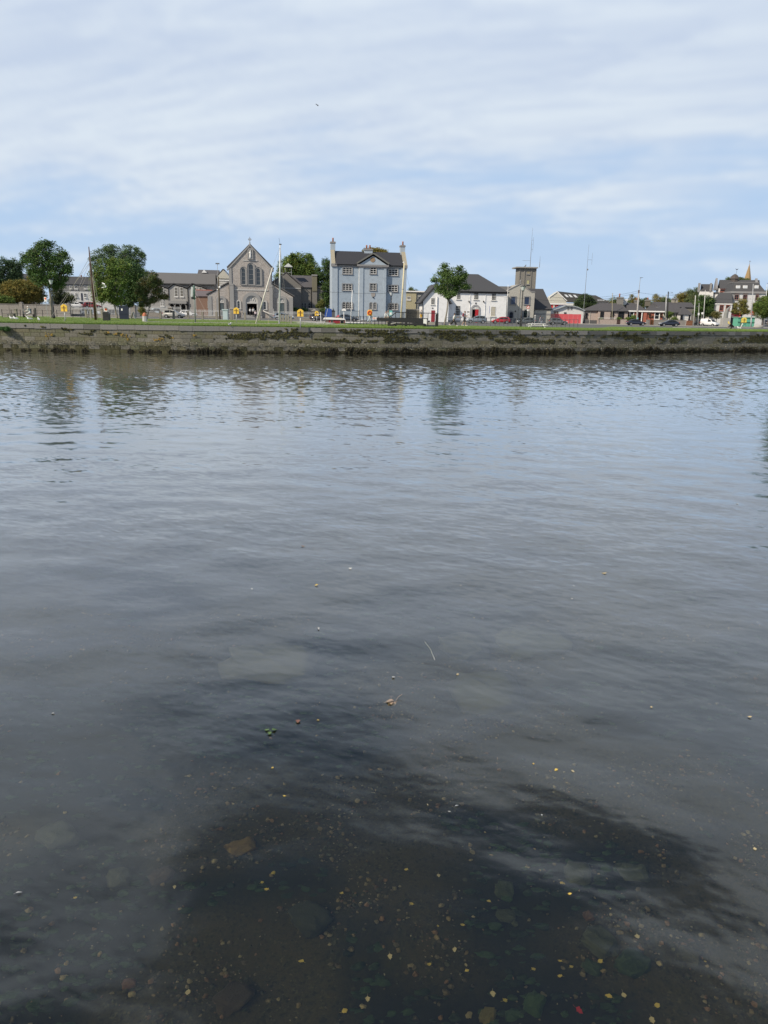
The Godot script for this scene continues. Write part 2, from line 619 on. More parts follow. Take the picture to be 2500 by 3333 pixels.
func riverbed():
	var n := fnl(201, 0.35, 4)
	var weed := fnl(202, 0.22, 3)
	var f := SurfaceTool.new()
	f.begin(Mesh.PRIMITIVE_TRIANGLES)
	var rows := [30.0, 0.0]
	var z := -1.5
	while z > -140.0:
		rows.append(z)
		z -= 0.12 - z * 0.02
	var cols := 140
	for j in rows.size() - 1:
		for i in cols:
			var c := []
			for k in [[0, 0], [0, 1], [1, 1], [1, 0]]:
				var zz: float = rows[j + k[0]]
				var x: float = (2.0 * (i + k[1]) / cols - 1.0) * (9.0 + absf(zz) * 0.9)
				c.append(Vector3(x, bed_height(x, zz, n), zz))
			for k in [0, 1, 2, 0, 2, 3]:
				var p: Vector3 = c[k]
				var w := smoothstep(-0.08, 0.2, weed.get_noise_2d(p.x, p.z * 1.4))
				f.set_color(Color(0.105, 0.098, 0.052).lerp(Color(0.012, 0.018, 0.008), w))
				f.set_smooth_group(0)
				f.add_vertex(p)
	f.generate_normals()
	var m := mat("silt and weed", Color.WHITE, 0.95, tex("gravel", 61, 0.085, [0.08, Color(0.3, 0.28, 0.22), Color(0.5, 0.42, 0.3), 0.25, Color(1, 0.85, 0.6)], 2, FastNoiseLite.TYPE_CELLULAR, 1024, FastNoiseLite.RETURN_CELL_VALUE), 0.45)
	m.vertex_color_use_as_albedo = true
	structure(mesh("riverbed", f.commit(), m))
	var clump := fnl(203, 0.9, 3)
	var gm := plain("gravel stones", Color.WHITE, 0.9)
	gm.vertex_color_use_as_albedo = true
	var g := rng
	for v in 3:
		var spots := []
		var tints := []
		var tones := [Color(0.11, 0.085, 0.045), Color(0.18, 0.13, 0.06), Color(0.06, 0.06, 0.03), Color(0.18, 0.10, 0.05), Color(0.24, 0.19, 0.10), Color(0.04, 0.045, 0.022), Color(0.09, 0.07, 0.04)]
		for i in 16000:
			var zz := -2.6 - 8.5 * pow(g.randf(), 1.7)
			var x := g.randf_range(-1, 1) * (2.0 + absf(zz) * 0.62)
			if weed.get_noise_2d(x, zz * 1.4) > 0.06 and g.randf() < 0.85: continue
			if clump.get_noise_2d(x, zz) < g.randf_range(-0.35, 0.2): continue
			var s := 0.006 + 0.022 * pow(g.randf(), 3.5)
			spots.append(Transform3D(Basis.from_euler(Vector3(g.randf() * 0.5, g.randf() * TAU, g.randf() * 0.5)).scaled(Vector3.ONE * s), Vector3(x, bed_height(x, zz, n) + s * 0.3, zz)))
			tints.append(Color(0.5, 0.36, 0.06) if g.randf() < 0.01 and zz > -5.5 else tones[g.randi() % tones.size()] * g.randf_range(0.5, 1.2))
		var o := many("gravel", stone_mesh(300 + v), gm, spots, tints)
		o.set_meta("kind", "stuff")
		tag(o, "loose gravel scattered over the shallow riverbed near the quay", "gravel")
	# weed tufts on the bed
	var wm := plain("green weed", Color.WHITE, 0.9)
	wm.vertex_color_use_as_albedo = true
	var ws := []
	var wt := []
	for i in 14000:
		var zz := -2.8 - 16.0 * pow(g.randf(), 1.4)
		var x := g.randf_range(-1, 1) * (2.0 + absf(zz) * 0.62)
		if weed.get_noise_2d(x, zz * 1.4) < 0.1: continue
		var s := g.randf_range(0.012, 0.045)
		ws.append(Transform3D(Basis.from_euler(Vector3(g.randf() * 0.6, g.randf() * TAU, g.randf() * 0.6)).scaled(Vector3(s * 1.6, s * 0.8, s)), Vector3(x, bed_height(x, zz, n), zz)))
		wt.append(Color(0.014, 0.03, 0.01) * g.randf_range(0.4, 1.6))
	var wo := many("water_weed", stone_mesh(310, 0.5), wm, ws, wt)
	wo.set_meta("kind", "stuff")
	tag(wo, "dark green weed growing in mats on the riverbed", "water weed")
	# boulders on the bed, each by itself: [pixel, size, tone, label]
	var list := [
		[880, 2170, 0.62, Color(0.42, 0.40, 0.27), "large pale flat boulder under water left of the floating brown leaf"],
		[1590, 2275, 0.52, Color(0.40, 0.39, 0.27), "broad pale rounded boulder under water right of the floating brown leaf"],
		[1735, 2095, 0.5, Color(0.32, 0.33, 0.22), "pale boulder under water, farthest out on the right"],
		[1510, 2110, 0.36, Color(0.26, 0.26, 0.18), "dim pale stone under water beside the farthest boulder"],
		[785, 2765, 0.15, Color(0.42, 0.27, 0.08), "flat amber brown stone on the bed at centre left"],
		[1950, 3075, 0.17, Color(0.16, 0.17, 0.09), "large olive slab of stone near the bottom right of the bed"],
		[2060, 3150, 0.15, Color(0.07, 0.12, 0.045), "mossy green block beside the olive slab on the bed"],
		[1930, 3155, 0.09, Color(0.08, 0.13, 0.05), "small mossy green stone below the olive slab"],
		[1740, 3275, 0.10, Color(0.09, 0.17, 0.05), "bright green mossy stone on the bed left of the red leaf"],
		[2240, 3115, 0.10, Color(0.17, 0.15, 0.08), "round tan stone on the bed right of the olive slab"],
		[1880, 2850, 0.16, Color(0.17, 0.18, 0.11), "grey green stone seen through the shaded water right of centre"],
		[2060, 2850, 0.15, Color(0.15, 0.17, 0.10), "dull green stone beside the grey green stone"],
		[1640, 2900, 0.11, Color(0.10, 0.13, 0.06), "moss green round stone in the dark water"],
		[1645, 2985, 0.09, Color(0.11, 0.13, 0.06), "dark green pebbled stone below the moss green round stone"],
		[1915, 2990, 0.06, Color(0.26, 0.13, 0.07), "rusty brown angular stone above the olive slab"],
		[418, 3212, 0.06, Color(0.30, 0.13, 0.06), "orange brown pebble on the bed at lower left"],
		[390, 2865, 0.14, Color(0.14, 0.15, 0.10), "greenish stone on the bed left of the amber stone"],
		[530, 2860, 0.12, Color(0.17, 0.12, 0.09), "dull reddish stone on the bed below the amber stone"],
		[190, 2730, 0.22, Color(0.16, 0.17, 0.13), "wide grey stone under water at the left edge"],
		[760, 3260, 0.16, Color(0.14, 0.10, 0.06), "brown stone in the gravel at lower centre left"],
		[1010, 3000, 0.2, Color(0.09, 0.10, 0.06), "dark stone lying in the weed at bottom centre"],
		[1590, 3310, 0.08, Color(0.34, 0.27, 0.08), "yellowish pebble on the bed at the bottom edge"],
	]
	var k := 0
	for a in list:
		var p := bed_point(a[0], a[1], n)
		var sm := mat("bed stone %d" % k, (a[3] as Color) * (0.26 if a[2] > 0.3 else 0.38), 0.9, grain(), 4.1, 2.0)
		var o := mesh("bed_stone", stone_mesh(320 + k % 7, 0.45), sm)
		o.position = p + Vector3(0, a[2] * 0.12, 0)
		o.rotation = Vector3(0.1, k * 1.7, 0.05)
		o.scale = Vector3.ONE * a[2] * (1.0 if a[2] > 0.3 else 0.8)
		tag(o, a[4], "stone", "stones on the riverbed")
		k += 1
	# leaves sunk on the bed
	var yl := plain("yellow leaf", Color(0.62, 0.44, 0.09), 0.7)
	var bl := plain("buff leaf", Color(0.50, 0.40, 0.22), 0.7)
	for l in [yl, bl]: l.cull_mode = BaseMaterial3D.CULL_DISABLED
	var sunk := [[1605, 3245], [1860, 3160], [1820, 3192], [2073, 3065], [2137, 3292], [1980, 3262], [1480, 3105], [1644, 3270], [1822, 3138], [612, 3246], [1120, 3303], [980, 3138], [1196, 3264],
		[1398, 3150], [1340, 2950], [1430, 2858], [853, 2880], [1324, 2835], [2120, 3330], [1955, 3140], [1590, 2950], [570, 2895], [1735, 3170], [868, 2906], [2030, 3250], [1520, 3175], [1110, 2920], [1270, 3130], [246, 2928], [1505, 3022]]
	var marks := ["above the row of yellow scraps at lower right", "highest of the pair beside the mossy stones", "lowest of the pair beside the mossy stones", "right of the olive slab", "right of the red leaf", "pale, just right of the red leaf", "by the brown gravel patch"]
	k = 0
	for a in sunk:
		var p := bed_point(a[0], a[1], n)
		var o := mesh("sunken_leaf", leaf_mesh(k % 5), yl if k % 3 else bl)
		o.position = p + Vector3(0, 0.035, 0)
		o.rotation = Vector3(0.15, k * 2.1, 0.1)
		o.scale = Vector3.ONE * (0.05 if a[1] > 3200 else 0.034 + 0.004 * (k % 4))
		var where: String = marks[k] if k < marks.size() else "small, %s, %s" % [["at far left", "left of centre", "at the centre", "right of centre", "at far right"][int(a[0] > 700) + int(a[0] > 1150) + int(a[0] > 1450) + int(a[0] > 1750)], ["beyond the gravel", "upper gravel", "middle of the gravel", "at the bottom edge"][int(a[1] > 2930) + int(a[1] > 3080) + int(a[1] > 3200)]]
		tag(o, ("yellow" if k % 3 else "buff") + " fallen leaf sunk on the riverbed, " + where, "leaf", "leaves sunk on the riverbed")
		k += 1
	var rl := mesh("sunken_leaf", leaf_mesh(2), plain("red leaf", Color(0.5, 0.02, 0.03), 0.6))
	rl.position = bed_point(1884, 3305, n) + Vector3(0, 0.035, 0)
	rl.rotation = Vector3(0.2, 0.9, 0)
	rl.scale = Vector3.ONE * 0.06
	tag(rl, "bright red leaf sunk on the bed at the bottom edge", "leaf", "leaves sunk on the riverbed")
	# things afloat
	var pale := plain("pale scrap", Color(0.55, 0.54, 0.50), 0.6)
	var brown := plain("brown leaf", Color(0.33, 0.25, 0.19), 0.7)
	var orange := plain("orange leaf", Color(0.22, 0.10, 0.07), 0.7)
	var green := plain("green sprig", Color(0.10, 0.17, 0.05), 0.7)
	for l in [pale, brown, orange, green]: l.cull_mode = BaseMaterial3D.CULL_DISABLED
	var mp := thing("maple_leaf", float_point(1278, 2286), "large brown maple leaf with a long stalk floating mid river", "leaf", "leaves afloat", 0.5)
	for i in 3:
		var o := mesh("lobe", leaf_mesh(i + 1), brown, mp)
		o.scale = Vector3.ONE * (0.12 if i == 0 else 0.085)
		o.rotation = Vector3(0.1, (i - 1) * 0.95 - 1.2, 0.15)
		o.position = Vector3(sin((i - 1) * 0.95 - 1.2), 0.12, cos((i - 1) * 0.95 - 1.2)) * 0.04
	put("stalk", MB.new().tube([Vector3(0.04, 0.012, 0), Vector3(0.1, 0.02, -0.05), Vector3(0.15, 0.04, -0.05)], [0.003], 5), brown, mp)
	var sg := thing("green_sprig", float_point(880, 2382), "bright green sprig of three leaves floating left of centre", "leaf", "leaves afloat")
	for i in 3:
		var o := mesh("leaf", leaf_mesh(i), green, sg)
		o.scale = Vector3.ONE * 0.06
		o.rotation.y = i * 2.1
		o.position = Vector3(sin(i * 2.1), 0, cos(i * 2.1)) * 0.045 + Vector3(0, 0.012, 0)
	var afloat := [
		[970, 2350, 0.11, orange, "orange red leaf floating above the green sprig"], [1036, 2346, 0.05, yl, "tiny yellow leaf floating right of the orange red leaf"],
		[1280, 2205, 0.08, pale, "cream leaf floating straight above the brown maple leaf"], [1489, 2196, 0.07, bl, "buff leaf floating above the broad pale boulder"],
		[1968, 1866, 0.14, bl, "pale leaf afloat far out on the right"], [1140, 1852, 0.13, pale, "white scrap afloat in mid river, farthest of the scraps at centre"],
		[1030, 1906, 0.10, yl, "yellow scrap afloat left of centre in mid river"], [820, 1918, 0.06, pale, "white speck afloat in mid river, left of the yellow scrap"],
		[2400, 1640, 0.13, pale, "white scrap afloat near the right edge, far out"], [2295, 1720, 0.12, pale, "white sliver afloat near the right edge"],
		[1037, 2048, 0.13, pale, "slim white feather afloat left of centre"], [62, 2908, 0.075, pale, "white feather floating at the left edge, close by"],
		[172, 2323, 0.06, pale, "pale splinter afloat at the left edge"], [2120, 2303, 0.055, bl, "small buff leaf afloat on the right, near side"],
		[2441, 2334, 0.075, bl, "tan leaf afloat at the right edge"], [1736, 2488, 0.04, yl, "pale yellow fleck afloat right of the broad pale boulder"],
		[1810, 2508, 0.065, yl, "rounded yellow leaf afloat on the right in the foreground"], [1865, 2512, 0.06, bl, "notched buff leaf beside the rounded yellow leaf"],
		[887, 2500, 0.05, yl, "yellow leaf afloat under the dark wave at centre left"], [925, 2592, 0.045, yl, "lemon leaf afloat in the dark water at centre left"],
		[1392, 2622, 0.045, bl, "buff chip afloat near the two white slivers"], [1487, 2625, 0.075, pale, "longer of two white slivers afloat in the dark foreground"],
		[1462, 2643, 0.05, pale, "shorter of two white slivers afloat in the dark foreground"], [2457, 2765, 0.06, bl, "tan leaf afloat low on the right edge"],
		[1855, 2911, 0.05, yl, "thin yellow stalk afloat in the dark foreground"], [1763, 2655, 0.03, pale, "white crumb afloat in the right foreground"],
		[1862, 1950, 0.05, pale, "left of two white crumbs afloat at right of mid river"], [1868, 1908, 0.05, pale, "upper of two white crumbs afloat at right of mid river"],
		[1500, 1906, 0.05, pale, "white crumb afloat just past the middle of the river"], [985, 1778, 0.13, brown, "dark twig afloat in the rippled water"],
	]
	k = 0
	for a in afloat:
		var o := mesh("floating_leaf", leaf_mesh(k % 5), a[3])
		a[2] *= 0.62
		o.position = float_point(a[0], a[1]) + Vector3(0, 0.008, 0)
		o.rotation.y = k * 1.9
		o.scale = Vector3(0.5 if "sl" in a[4] or "feather" in a[4] else 1.0, 1.0, 1.0) * a[2]
		if "sl" in a[4] or "feather" in a[4]: o.scale.x = a[2] * 0.4
		tag(o, a[4], "leaf" if "leaf" in a[4] else "litter", "leaves and scraps afloat")
		k += 1
	var tw := MB.new().tube([float_point(1383, 2090), float_point(1402, 2115), float_point(1415, 2148)], [0.006], 5)
	tag(put("twig", tw, pale, self), "thin pale twig floating above the dim pale stone", "twig")

func float_point(px, py) -> Vector3: return G(px, py, WATER)

func bed_point(px, py, n) -> Vector3:
	# follow the bent sight line down to the bed
	var r := ray(px, py).normalized()
	var p := G(px, py, WATER)
	var s := sqrt(1.0 - (1.0 - r.y * r.y) / (1.33 * 1.33))
	var flat := Vector3(r.x, 0, r.z).normalized() * sqrt(1.0 - s * s)
	var dirn := flat + Vector3(0, -s, 0)
	for i in 60:
		if p.y < bed_height(p.x, p.z, n): break
		p += dirn * 0.05
	return Vector3(p.x, bed_height(p.x, p.z, n), p.z)

# ---------------------------------------------------------------- land
var wall_line := [Vector2(-120, -68), Vector2(-75, -69.5), Vector2(-55, -70.6), Vector2(-36, -72.6), Vector2(-19.1, -75.0), Vector2(-0.3, -79.9), Vector2(22, -88.6), Vector2(50, -103.8), Vector2(78, -121.0), Vector2(130, -154.0)]

func wall_at(s: float) -> Array:   # [point, direction] at that length along the quay
	var left := s
	for i in wall_line.size() - 1:
		var a: Vector2 = wall_line[i]
		var b: Vector2 = wall_line[i + 1]
		var l := a.distance_to(b)
		if left <= l or i == wall_line.size() - 2: return [a.lerp(b, left / l), (b - a).normalized()]
		left -= l
	return []

func wall_z(x: float) -> float:
	for i in wall_line.size() - 1:
		if x <= wall_line[i + 1].x: return lerpf(wall_line[i].y, wall_line[i + 1].y, (x - wall_line[i].x) / (wall_line[i + 1].x - wall_line[i].x))
	return wall_line[-1].y

func bank_back(x: float) -> float:   # where the lawn ends
	return -lerpf(116.0, 128.0, smoothstep(-60, 70, x)) + 15.0 * smoothstep(-16.0, -8.0, x) * (1.0 - smoothstep(28.0, 36.0, x)) - 26.0 * smoothstep(60.0, 90.0, x)

func in_basin(x: float, z: float) -> bool:
	return x > -9.5 and x < 24.0 and z < -107.0 and z > -134.0

func land():
	# one sheet of ground out to the horizon, with the pit of the boat basin
	var f := MB.new()
	var xs := [-4000.0, -800.0, -200.0, -90.0, -40.0, -9.5, 7.0, 24.0, 60.0, 110.0, 200.0, 800.0, 4000.0]
	var zs := [-4.0e3, -1000.0, -400.0, -250.0, -180.0, -134.0, -107.0]
	for i in xs.size() - 1:
		for j in zs.size() - 1:
			var cx: float = (xs[i] + xs[i + 1]) * 0.5
			var cz: float = (zs[j] + zs[j + 1]) * 0.5
			if in_basin(cx, cz): continue
			f.quad(Vector3(xs[i], ROAD, zs[j + 1]), Vector3(xs[i + 1], ROAD, zs[j + 1]), Vector3(xs[i + 1], ROAD, zs[j]), Vector3(xs[i], ROAD, zs[j]))
	structure(put("ground", f, mat("tarmac", Color(0.13, 0.128, 0.125), 0.95, grain(), 0.5, 1.0)))
	# the basin's walls and its still water
	var w := MB.new()
	w.quad(Vector3(-9.5, -3, -107), Vector3(-9.5, ROAD, -107), Vector3(24, ROAD, -107), Vector3(24, -3, -107))
	w.quad(Vector3(-9.5, -3, -134), Vector3(24, -3, -134), Vector3(24, ROAD, -134), Vector3(-9.5, ROAD, -134))
	w.quad(Vector3(-9.5, -3, -107), Vector3(-9.5, -3, -134), Vector3(-9.5, ROAD, -134), Vector3(-9.5, ROAD, -107))
	w.quad(Vector3(24, -3, -134), Vector3(24, -3, -107), Vector3(24, ROAD, -107), Vector3(24, ROAD, -134))
	structure(put("basin_wall", w, quay_stone(0)))
	var bw := MB.new().quad4(Vector3(-9.5, -1.5, -107), Vector3(24, -1.5, -107), Vector3(24, -1.5, -134), Vector3(-9.5, -1.5, -134))
	structure(put("basin_water", bw, plain("basin water", Color(0.02, 0.03, 0.03), 0.08)))
	# the lawn on top of the quay: a gently uneven sheet that slopes to the road behind
	var g := SurfaceTool.new()
	g.begin(Mesh.PRIMITIVE_TRIANGLES)
	var n := fnl(401, 0.15, 3)
	var tone := fnl(402, 0.25, 3)
	var steps := 26
	var x := -118.0
	while x < 126.0:
		for k in steps:
			var c := []
			for o in [[0, 0], [1, 0], [1, 1], [0, 1]]:
				var xx: float = x + o[0] * 1.5
				var t := float(k + o[1]) / steps
				var zz := lerpf(wall_z(xx) - 0.4, bank_back(xx), t)
				var y := 0.02 + 0.05 * n.get_noise_2d(xx, zz) * smoothstep(0.0, 0.1, t)
				if k + o[1] == steps: y = ROAD - 0.02
				c.append(Vector3(xx, y, zz))
			for i in [0, 2, 1, 0, 3, 2]:
				var p: Vector3 = c[i]
				g.set_color(Color(0.125, 0.21, 0.022).lerp(Color(0.175, 0.23, 0.035), clampf(0.5 + tone.get_noise_2d(p.x, p.z * 2.0), 0, 1)))
				g.set_smooth_group(0)
				g.add_vertex(p)
		x += 1.5
	g.generate_normals()
	var gm := mat("lawn", Color.WHITE, 0.95, tex("turf", 71, 0.06, [0.55, 0.9, 1.0], 4), 1.1)
	gm.vertex_color_use_as_albedo = true
	structure(mesh("lawn", g.commit(), gm))
	# grass blades, thick along the edge of the coping
	var tuft := MB.new()
	for i in 7:
		var a := TAU * i / 7.0
		var b := Vector3(cos(a), 0, sin(a)) * 0.05
		var s := Vector3(-sin(a), 0, cos(a)) * 0.012
		tuft.tri(b - s, b + s, b * 1.9 + Vector3(0, 0.09 + 0.015 * (i % 3), 0))
	var spots := []
	var tints := []
	for i in 42000:
		var xx := rng.randf_range(-52, 88)
		var t := rng.randf()
		var zz := wall_z(xx) - 0.42 - (0.35 * t if i % 3 == 0 else 30.0 * t * t)
		if zz < bank_back(xx) + 3.0: continue
		var s := rng.randf_range(0.6, 1.25) * (1.3 if i % 3 == 0 else 0.8)
		spots.append(Transform3D(Basis(Vector3.UP, rng.randf() * TAU).scaled(Vector3(s, s, s)), Vector3(xx, 0.015, zz)))
		tints.append(Color(0.10, 0.21, 0.026).lerp(Color(0.20, 0.26, 0.06), rng.randf()))
	var bm := plain("grass blades", Color.WHITE, 0.8)
	bm.vertex_color_use_as_albedo = true
	bm.cull_mode = BaseMaterial3D.CULL_DISABLED
	var go := many("grass", tuft.done(), bm, spots, tints)
	go.set_meta("kind", "stuff")
	tag(go, "short green grass of the lawn along the quay", "grass")
	# paths and pavements
	var pm := mat("concrete", Color(0.42, 0.40, 0.37), 0.9, grain(), 0.6)
	var a0 := G(470, 1048.5)
	var a1 := G(1130, 1058)
	var pd := (a1 - a0).normalized()
	var ps := pd.cross(Vector3.UP) * 0.6
	var pt := MB.new()
	pt.span(0, 0, 0, 0.001, 0.001, 0.001)
	pt = MB.new()
	pt.sheet(a0 + ps + Vector3(0, 0.06, 0), a0 - ps + Vector3(0, 0.06, 0), a1 - ps + Vector3(0, 0.06, 0), a1 + ps + Vector3(0, 0.06, 0), -0.08)
	structure(put("path", pt, pm))
	var kb := MB.new()
	kb.span(-160, ROAD + 0.004, -150.0, 10, ROAD + 0.13, -147.5)
	structure(put("pavement", kb, pm))
	var kc := MB.new()
	kc.span(26, ROAD + 0.004, -196.0, 220, ROAD + 0.12, -193.0)
	structure(put("pavement_beyond_road", kc, pm))
	var kd := MB.new()
	kd.span(58, ROAD + 0.004, -162.0, 200, ROAD + 0.10, -161.0)
	structure(put("kerb", kd, mat("pale kerb", Color(0.6, 0.58, 0.54), 0.9, grain(), 0.7)))

func quay_stone(k: int) -> StandardMaterial3D:
	var tones := [Color(0.20, 0.192, 0.16), Color(0.175, 0.17, 0.125), Color(0.23, 0.222, 0.19), Color(0.165, 0.168, 0.105), Color(0.185, 0.175, 0.115), Color(0.235, 0.228, 0.208), Color(0.085, 0.082, 0.04)]
	return mat("quay stone %d" % k, tones[k], 0.92, tex("quay stain", 81, 0.02, [Color(0.32, 0.31, 0.26), Color(0.72, 0.70, 0.62), Color(0.9, 0.88, 0.84), Color(1, 0.99, 0.96), Color(0.62, 0.60, 0.48)], 6), 0.55, 3.0)

func quay_wall():
	var wall := thing("quay_wall", Vector3.ZERO, "long old stone quay wall with dark weed along the waterline, below the lawn", "quay wall")
	var core := MB.new()
	var coping_bed := MB.new()
	for i in wall_line.size() - 1:
		var a: Vector2 = wall_line[i]
		var b: Vector2 = wall_line[i + 1]
		var nrm := (b - a).normalized().orthogonal()      # towards the land
		if nrm.y > 0: nrm = -nrm
		var a2 := a + nrm * 1.2
		var b2 := b + nrm * 1.2
		var ao := a + nrm * 0.05
		var bo := b + nrm * 0.05
		core.quad(Vector3(ao.x, -4.6, ao.y), Vector3(bo.x, -4.6, bo.y), Vector3(bo.x, -0.03, bo.y), Vector3(ao.x, -0.03, ao.y))
		core.quad(Vector3(ao.x, -0.03, ao.y), Vector3(bo.x, -0.03, bo.y), Vector3(b2.x, -0.03, b2.y), Vector3(a2.x, -0.03, a2.y))
		core.quad(Vector3(b2.x, -4.6, b2.y), Vector3(a2.x, -4.6, a2.y), Vector3(a2.x, -0.03, a2.y), Vector3(b2.x, -0.03, b2.y))
	put("core", core, mat("dark joint", Color(0.10, 0.092, 0.07), 0.95, grain(), 1.0), wall)
	# stones, course by course: each with its own face, a little proud or shy of its neighbours
	var variants := []
	for v in 6:
		var r := RandomNumberGenerator.new()
		r.seed = 500 + v
		var m := MB.new()
		var c := []
		for sx in [-1, 1]:
			for sy in [-1, 1]: c.append(Vector3(sx * 0.5, sy * 0.5, 0))
		var fr := []
		for p in c: fr.append(Vector3(p.x * 0.975, p.y * 0.94, 0.5 + r.randf_range(-0.05, 0.05)))
		var mid := Vector3(r.randf_range(-0.1, 0.1), r.randf_range(-0.1, 0.1), 0.535)
		var o := [0, 2, 3, 1]
		for k in 4:
			var i0: int = o[k]
			var i1: int = o[(k + 1) % 4]
			m.tri(fr[i0], fr[i1], mid)
			m.quad(c[i0], c[i1], fr[i1], fr[i0])
			m.quad(c[i0] - Vector3(0, 0, 0.5), c[i1] - Vector3(0, 0, 0.5), c[i1], c[i0])
		variants.append(m.done())
	var total := 0.0
	for i in wall_line.size() - 1: total += wall_line[i].distance_to(wall_line[i + 1])
	var first := 62.0
	var last := 210.0
	# coping
	var s := first
	var cop := mat("coping stone", Color(0.255, 0.245, 0.225), 0.9, tex("coping", 83, 0.03, [0.45, 0.8, 1.0, 0.75], 5), 0.6, 2.5)
	var cop2 := mat("darker coping stone", Color(0.165, 0.16, 0.14), 0.9, tex("coping", 83, 0.03, [0.45, 0.8, 1.0, 0.75], 5), 0.6, 2.5)
	var copm := []
	for v in 3:
		var m := MB.new()
		m.prism(PackedVector2Array([Vector2(-0.5, -0.5), Vector2(0.5, -0.5 + 0.02 * v), Vector2(0.5, 0.47), Vector2(0.495, 0.5), Vector2(-0.495, 0.5), Vector2(-0.5, 0.47)]), -0.5, 0.5)
		copm.append(m.done())
	var i := 0
	while s < last:
		var l := rng.randf_range(1.05, 1.75)
		var at := wall_at(s + l * 0.5)
		var d: Vector2 = at[1]
		var basis := Basis(Vector3(d.x, 0, d.y), Vector3.UP, Vector3(-d.y, 0, d.x))
		var o := mesh("coping_stone", copm[i % 3], cop if rng.randf() < lerpf(0.85, 0.25, smoothstep(105.0, 135.0, s)) else cop2, wall)
		var h := rng.randf_range(0.41, 0.45)
		o.transform = Transform3D(basis.scaled_local(Vector3(l - 0.018, h, 0.5)), Vector3(at[0].x, 0.012 - h * 0.5 + rng.randf_range(-0.008, 0.008), at[0].y) - basis.z * (0.18 + rng.randf_range(0, 0.02)))
		s += l
		i += 1
	# courses below
	var spare := []
	var parts := 0
	for row in 6:
		s = first + rng.randf()
		var y0 := -0.43 - 0.36 * row
		while s < last:
			var l := rng.randf_range(0.6, 1.35) * (0.75 if row > 2 else 1.0)
			var at := wall_at(s + l * 0.5)
			var d: Vector2 = at[1]
			var basis := Basis(Vector3(d.x, 0, d.y), Vector3.UP, Vector3(-d.y, 0, d.x))
			var out := rng.randf_range(0.05, 0.095) + 0.028 * row
			var tr := Transform3D(basis.scaled_local(Vector3(l - 0.006, 0.36 - 0.006, out)), Vector3(at[0].x, y0 - 0.18, at[0].y) - basis.z * 0.04)
			var left := 1.0 - smoothstep(80.0, 150.0, s)
			var k: int = [1, 3, 4, 1, 0, 2][rng.randi() % 6] if rng.randf() < 0.35 + 0.6 * left else [0, 0, 2, 0, 1][rng.randi() % 5]
			if row == 5 or row == 4 and rng.randf() < 0.45: k = 6
			if parts < 300 and (s > 78 and s < 134):
				var o := mesh("stone_block", variants[rng.randi() % 6], quay_stone(k), wall)
				o.transform = tr
				parts += 1
			else: spare.append([variants[rng.randi() % 6], tr, k])
			s += l
	for k in 7:
		var st := MB.new()
		var any := false
		for e in spare:
			if e[2] == k:
				for v in e[0].surface_get_arrays(0)[Mesh.ARRAY_VERTEX]: st.st.add_vertex(e[1] * v)
				any = true
		if any: mesh("stonework", st.done(), quay_stone(k), wall).set_meta("kind", "stuff")
	# shelly crust on the lower courses, lichen and moss above, wrack along the waterline
	var crust := []
	var ct := []
	for j in 9000:
		var ss := rng.randf_range(first, last)
		var at := wall_at(ss)
		var d: Vector2 = at[1]
		var out := Vector3(-d.y, 0, d.x)
		var y := -1.45 - 0.75 * rng.randf() * rng.randf_range(0.4, 1.0)
		var sz := 0.016 + 0.04 * pow(rng.randf(), 4.0)
		crust.append(Transform3D(Basis.from_euler(Vector3(rng.randf() * TAU, rng.randf() * TAU, 0)).scaled(Vector3.ONE * sz), Vector3(at[0].x, y, at[0].y) + out * (0.16 + 0.05 * rng.randf() + 0.02 * (-1.4 - y))))
		ct.append(Color(0.30, 0.29, 0.23) * rng.randf_range(0.3, 1.3) * (1.5 if rng.randf() < 0.06 else 1.0))
	var vm := plain("shell crust", Color.WHITE, 0.9)
	vm.vertex_color_use_as_albedo = true
	many("barnacle_crust", stone_mesh(330, 0.6), vm, crust, ct, wall).set_meta("kind", "stuff")
	var moss := []
	var mt := []
	var mn := fnl(512, 0.12, 3)
	var mf := fnl(513, 0.8, 3)
	for j in 30000:
		var ss := rng.randf_range(first, last)
		var at := wall_at(ss)
		var d: Vector2 = at[1]
		var out := Vector3(-d.y, 0, d.x)
		var y := -0.10 - 1.25 * rng.randf()
		var want := mn.get_noise_2d(ss, y * 6.0) + 0.7 * mf.get_noise_2d(ss, y * 2.5) + smoothstep(100, 114, ss) * 0.72 - 0.22 * smoothstep(134, 150, ss) - 0.60 - (0.16 if y > -0.42 else 0.0) - 0.25 * absf(y + 0.75)
		if want < 0.0: continue
		var sz := rng.randf_range(0.035, 0.10)
		var basis := Basis(Vector3(d.x, 0, d.y), Vector3.UP, out)
		moss.append(Transform3D((basis * Basis(Vector3.BACK, rng.randf() * TAU)).scaled_local(Vector3(sz, sz, sz * 0.5)), Vector3(at[0].x, y, at[0].y) + out * (0.05 if y < -0.42 else 0.09)))
		mt.append(Color(0.075, 0.072, 0.02).lerp(Color(0.022, 0.022, 0.012), rng.randf()) * rng.randf_range(0.7, 1.4))
	var mm := plain("moss", Color.WHITE, 0.95)
	mm.vertex_color_use_as_albedo = true
	many("moss", stone_mesh(331, 0.8), mm, moss, mt, wall).set_meta("kind", "stuff")
	var wrack := []
	var wt := []
	var wn := fnl(521, 0.11, 3)
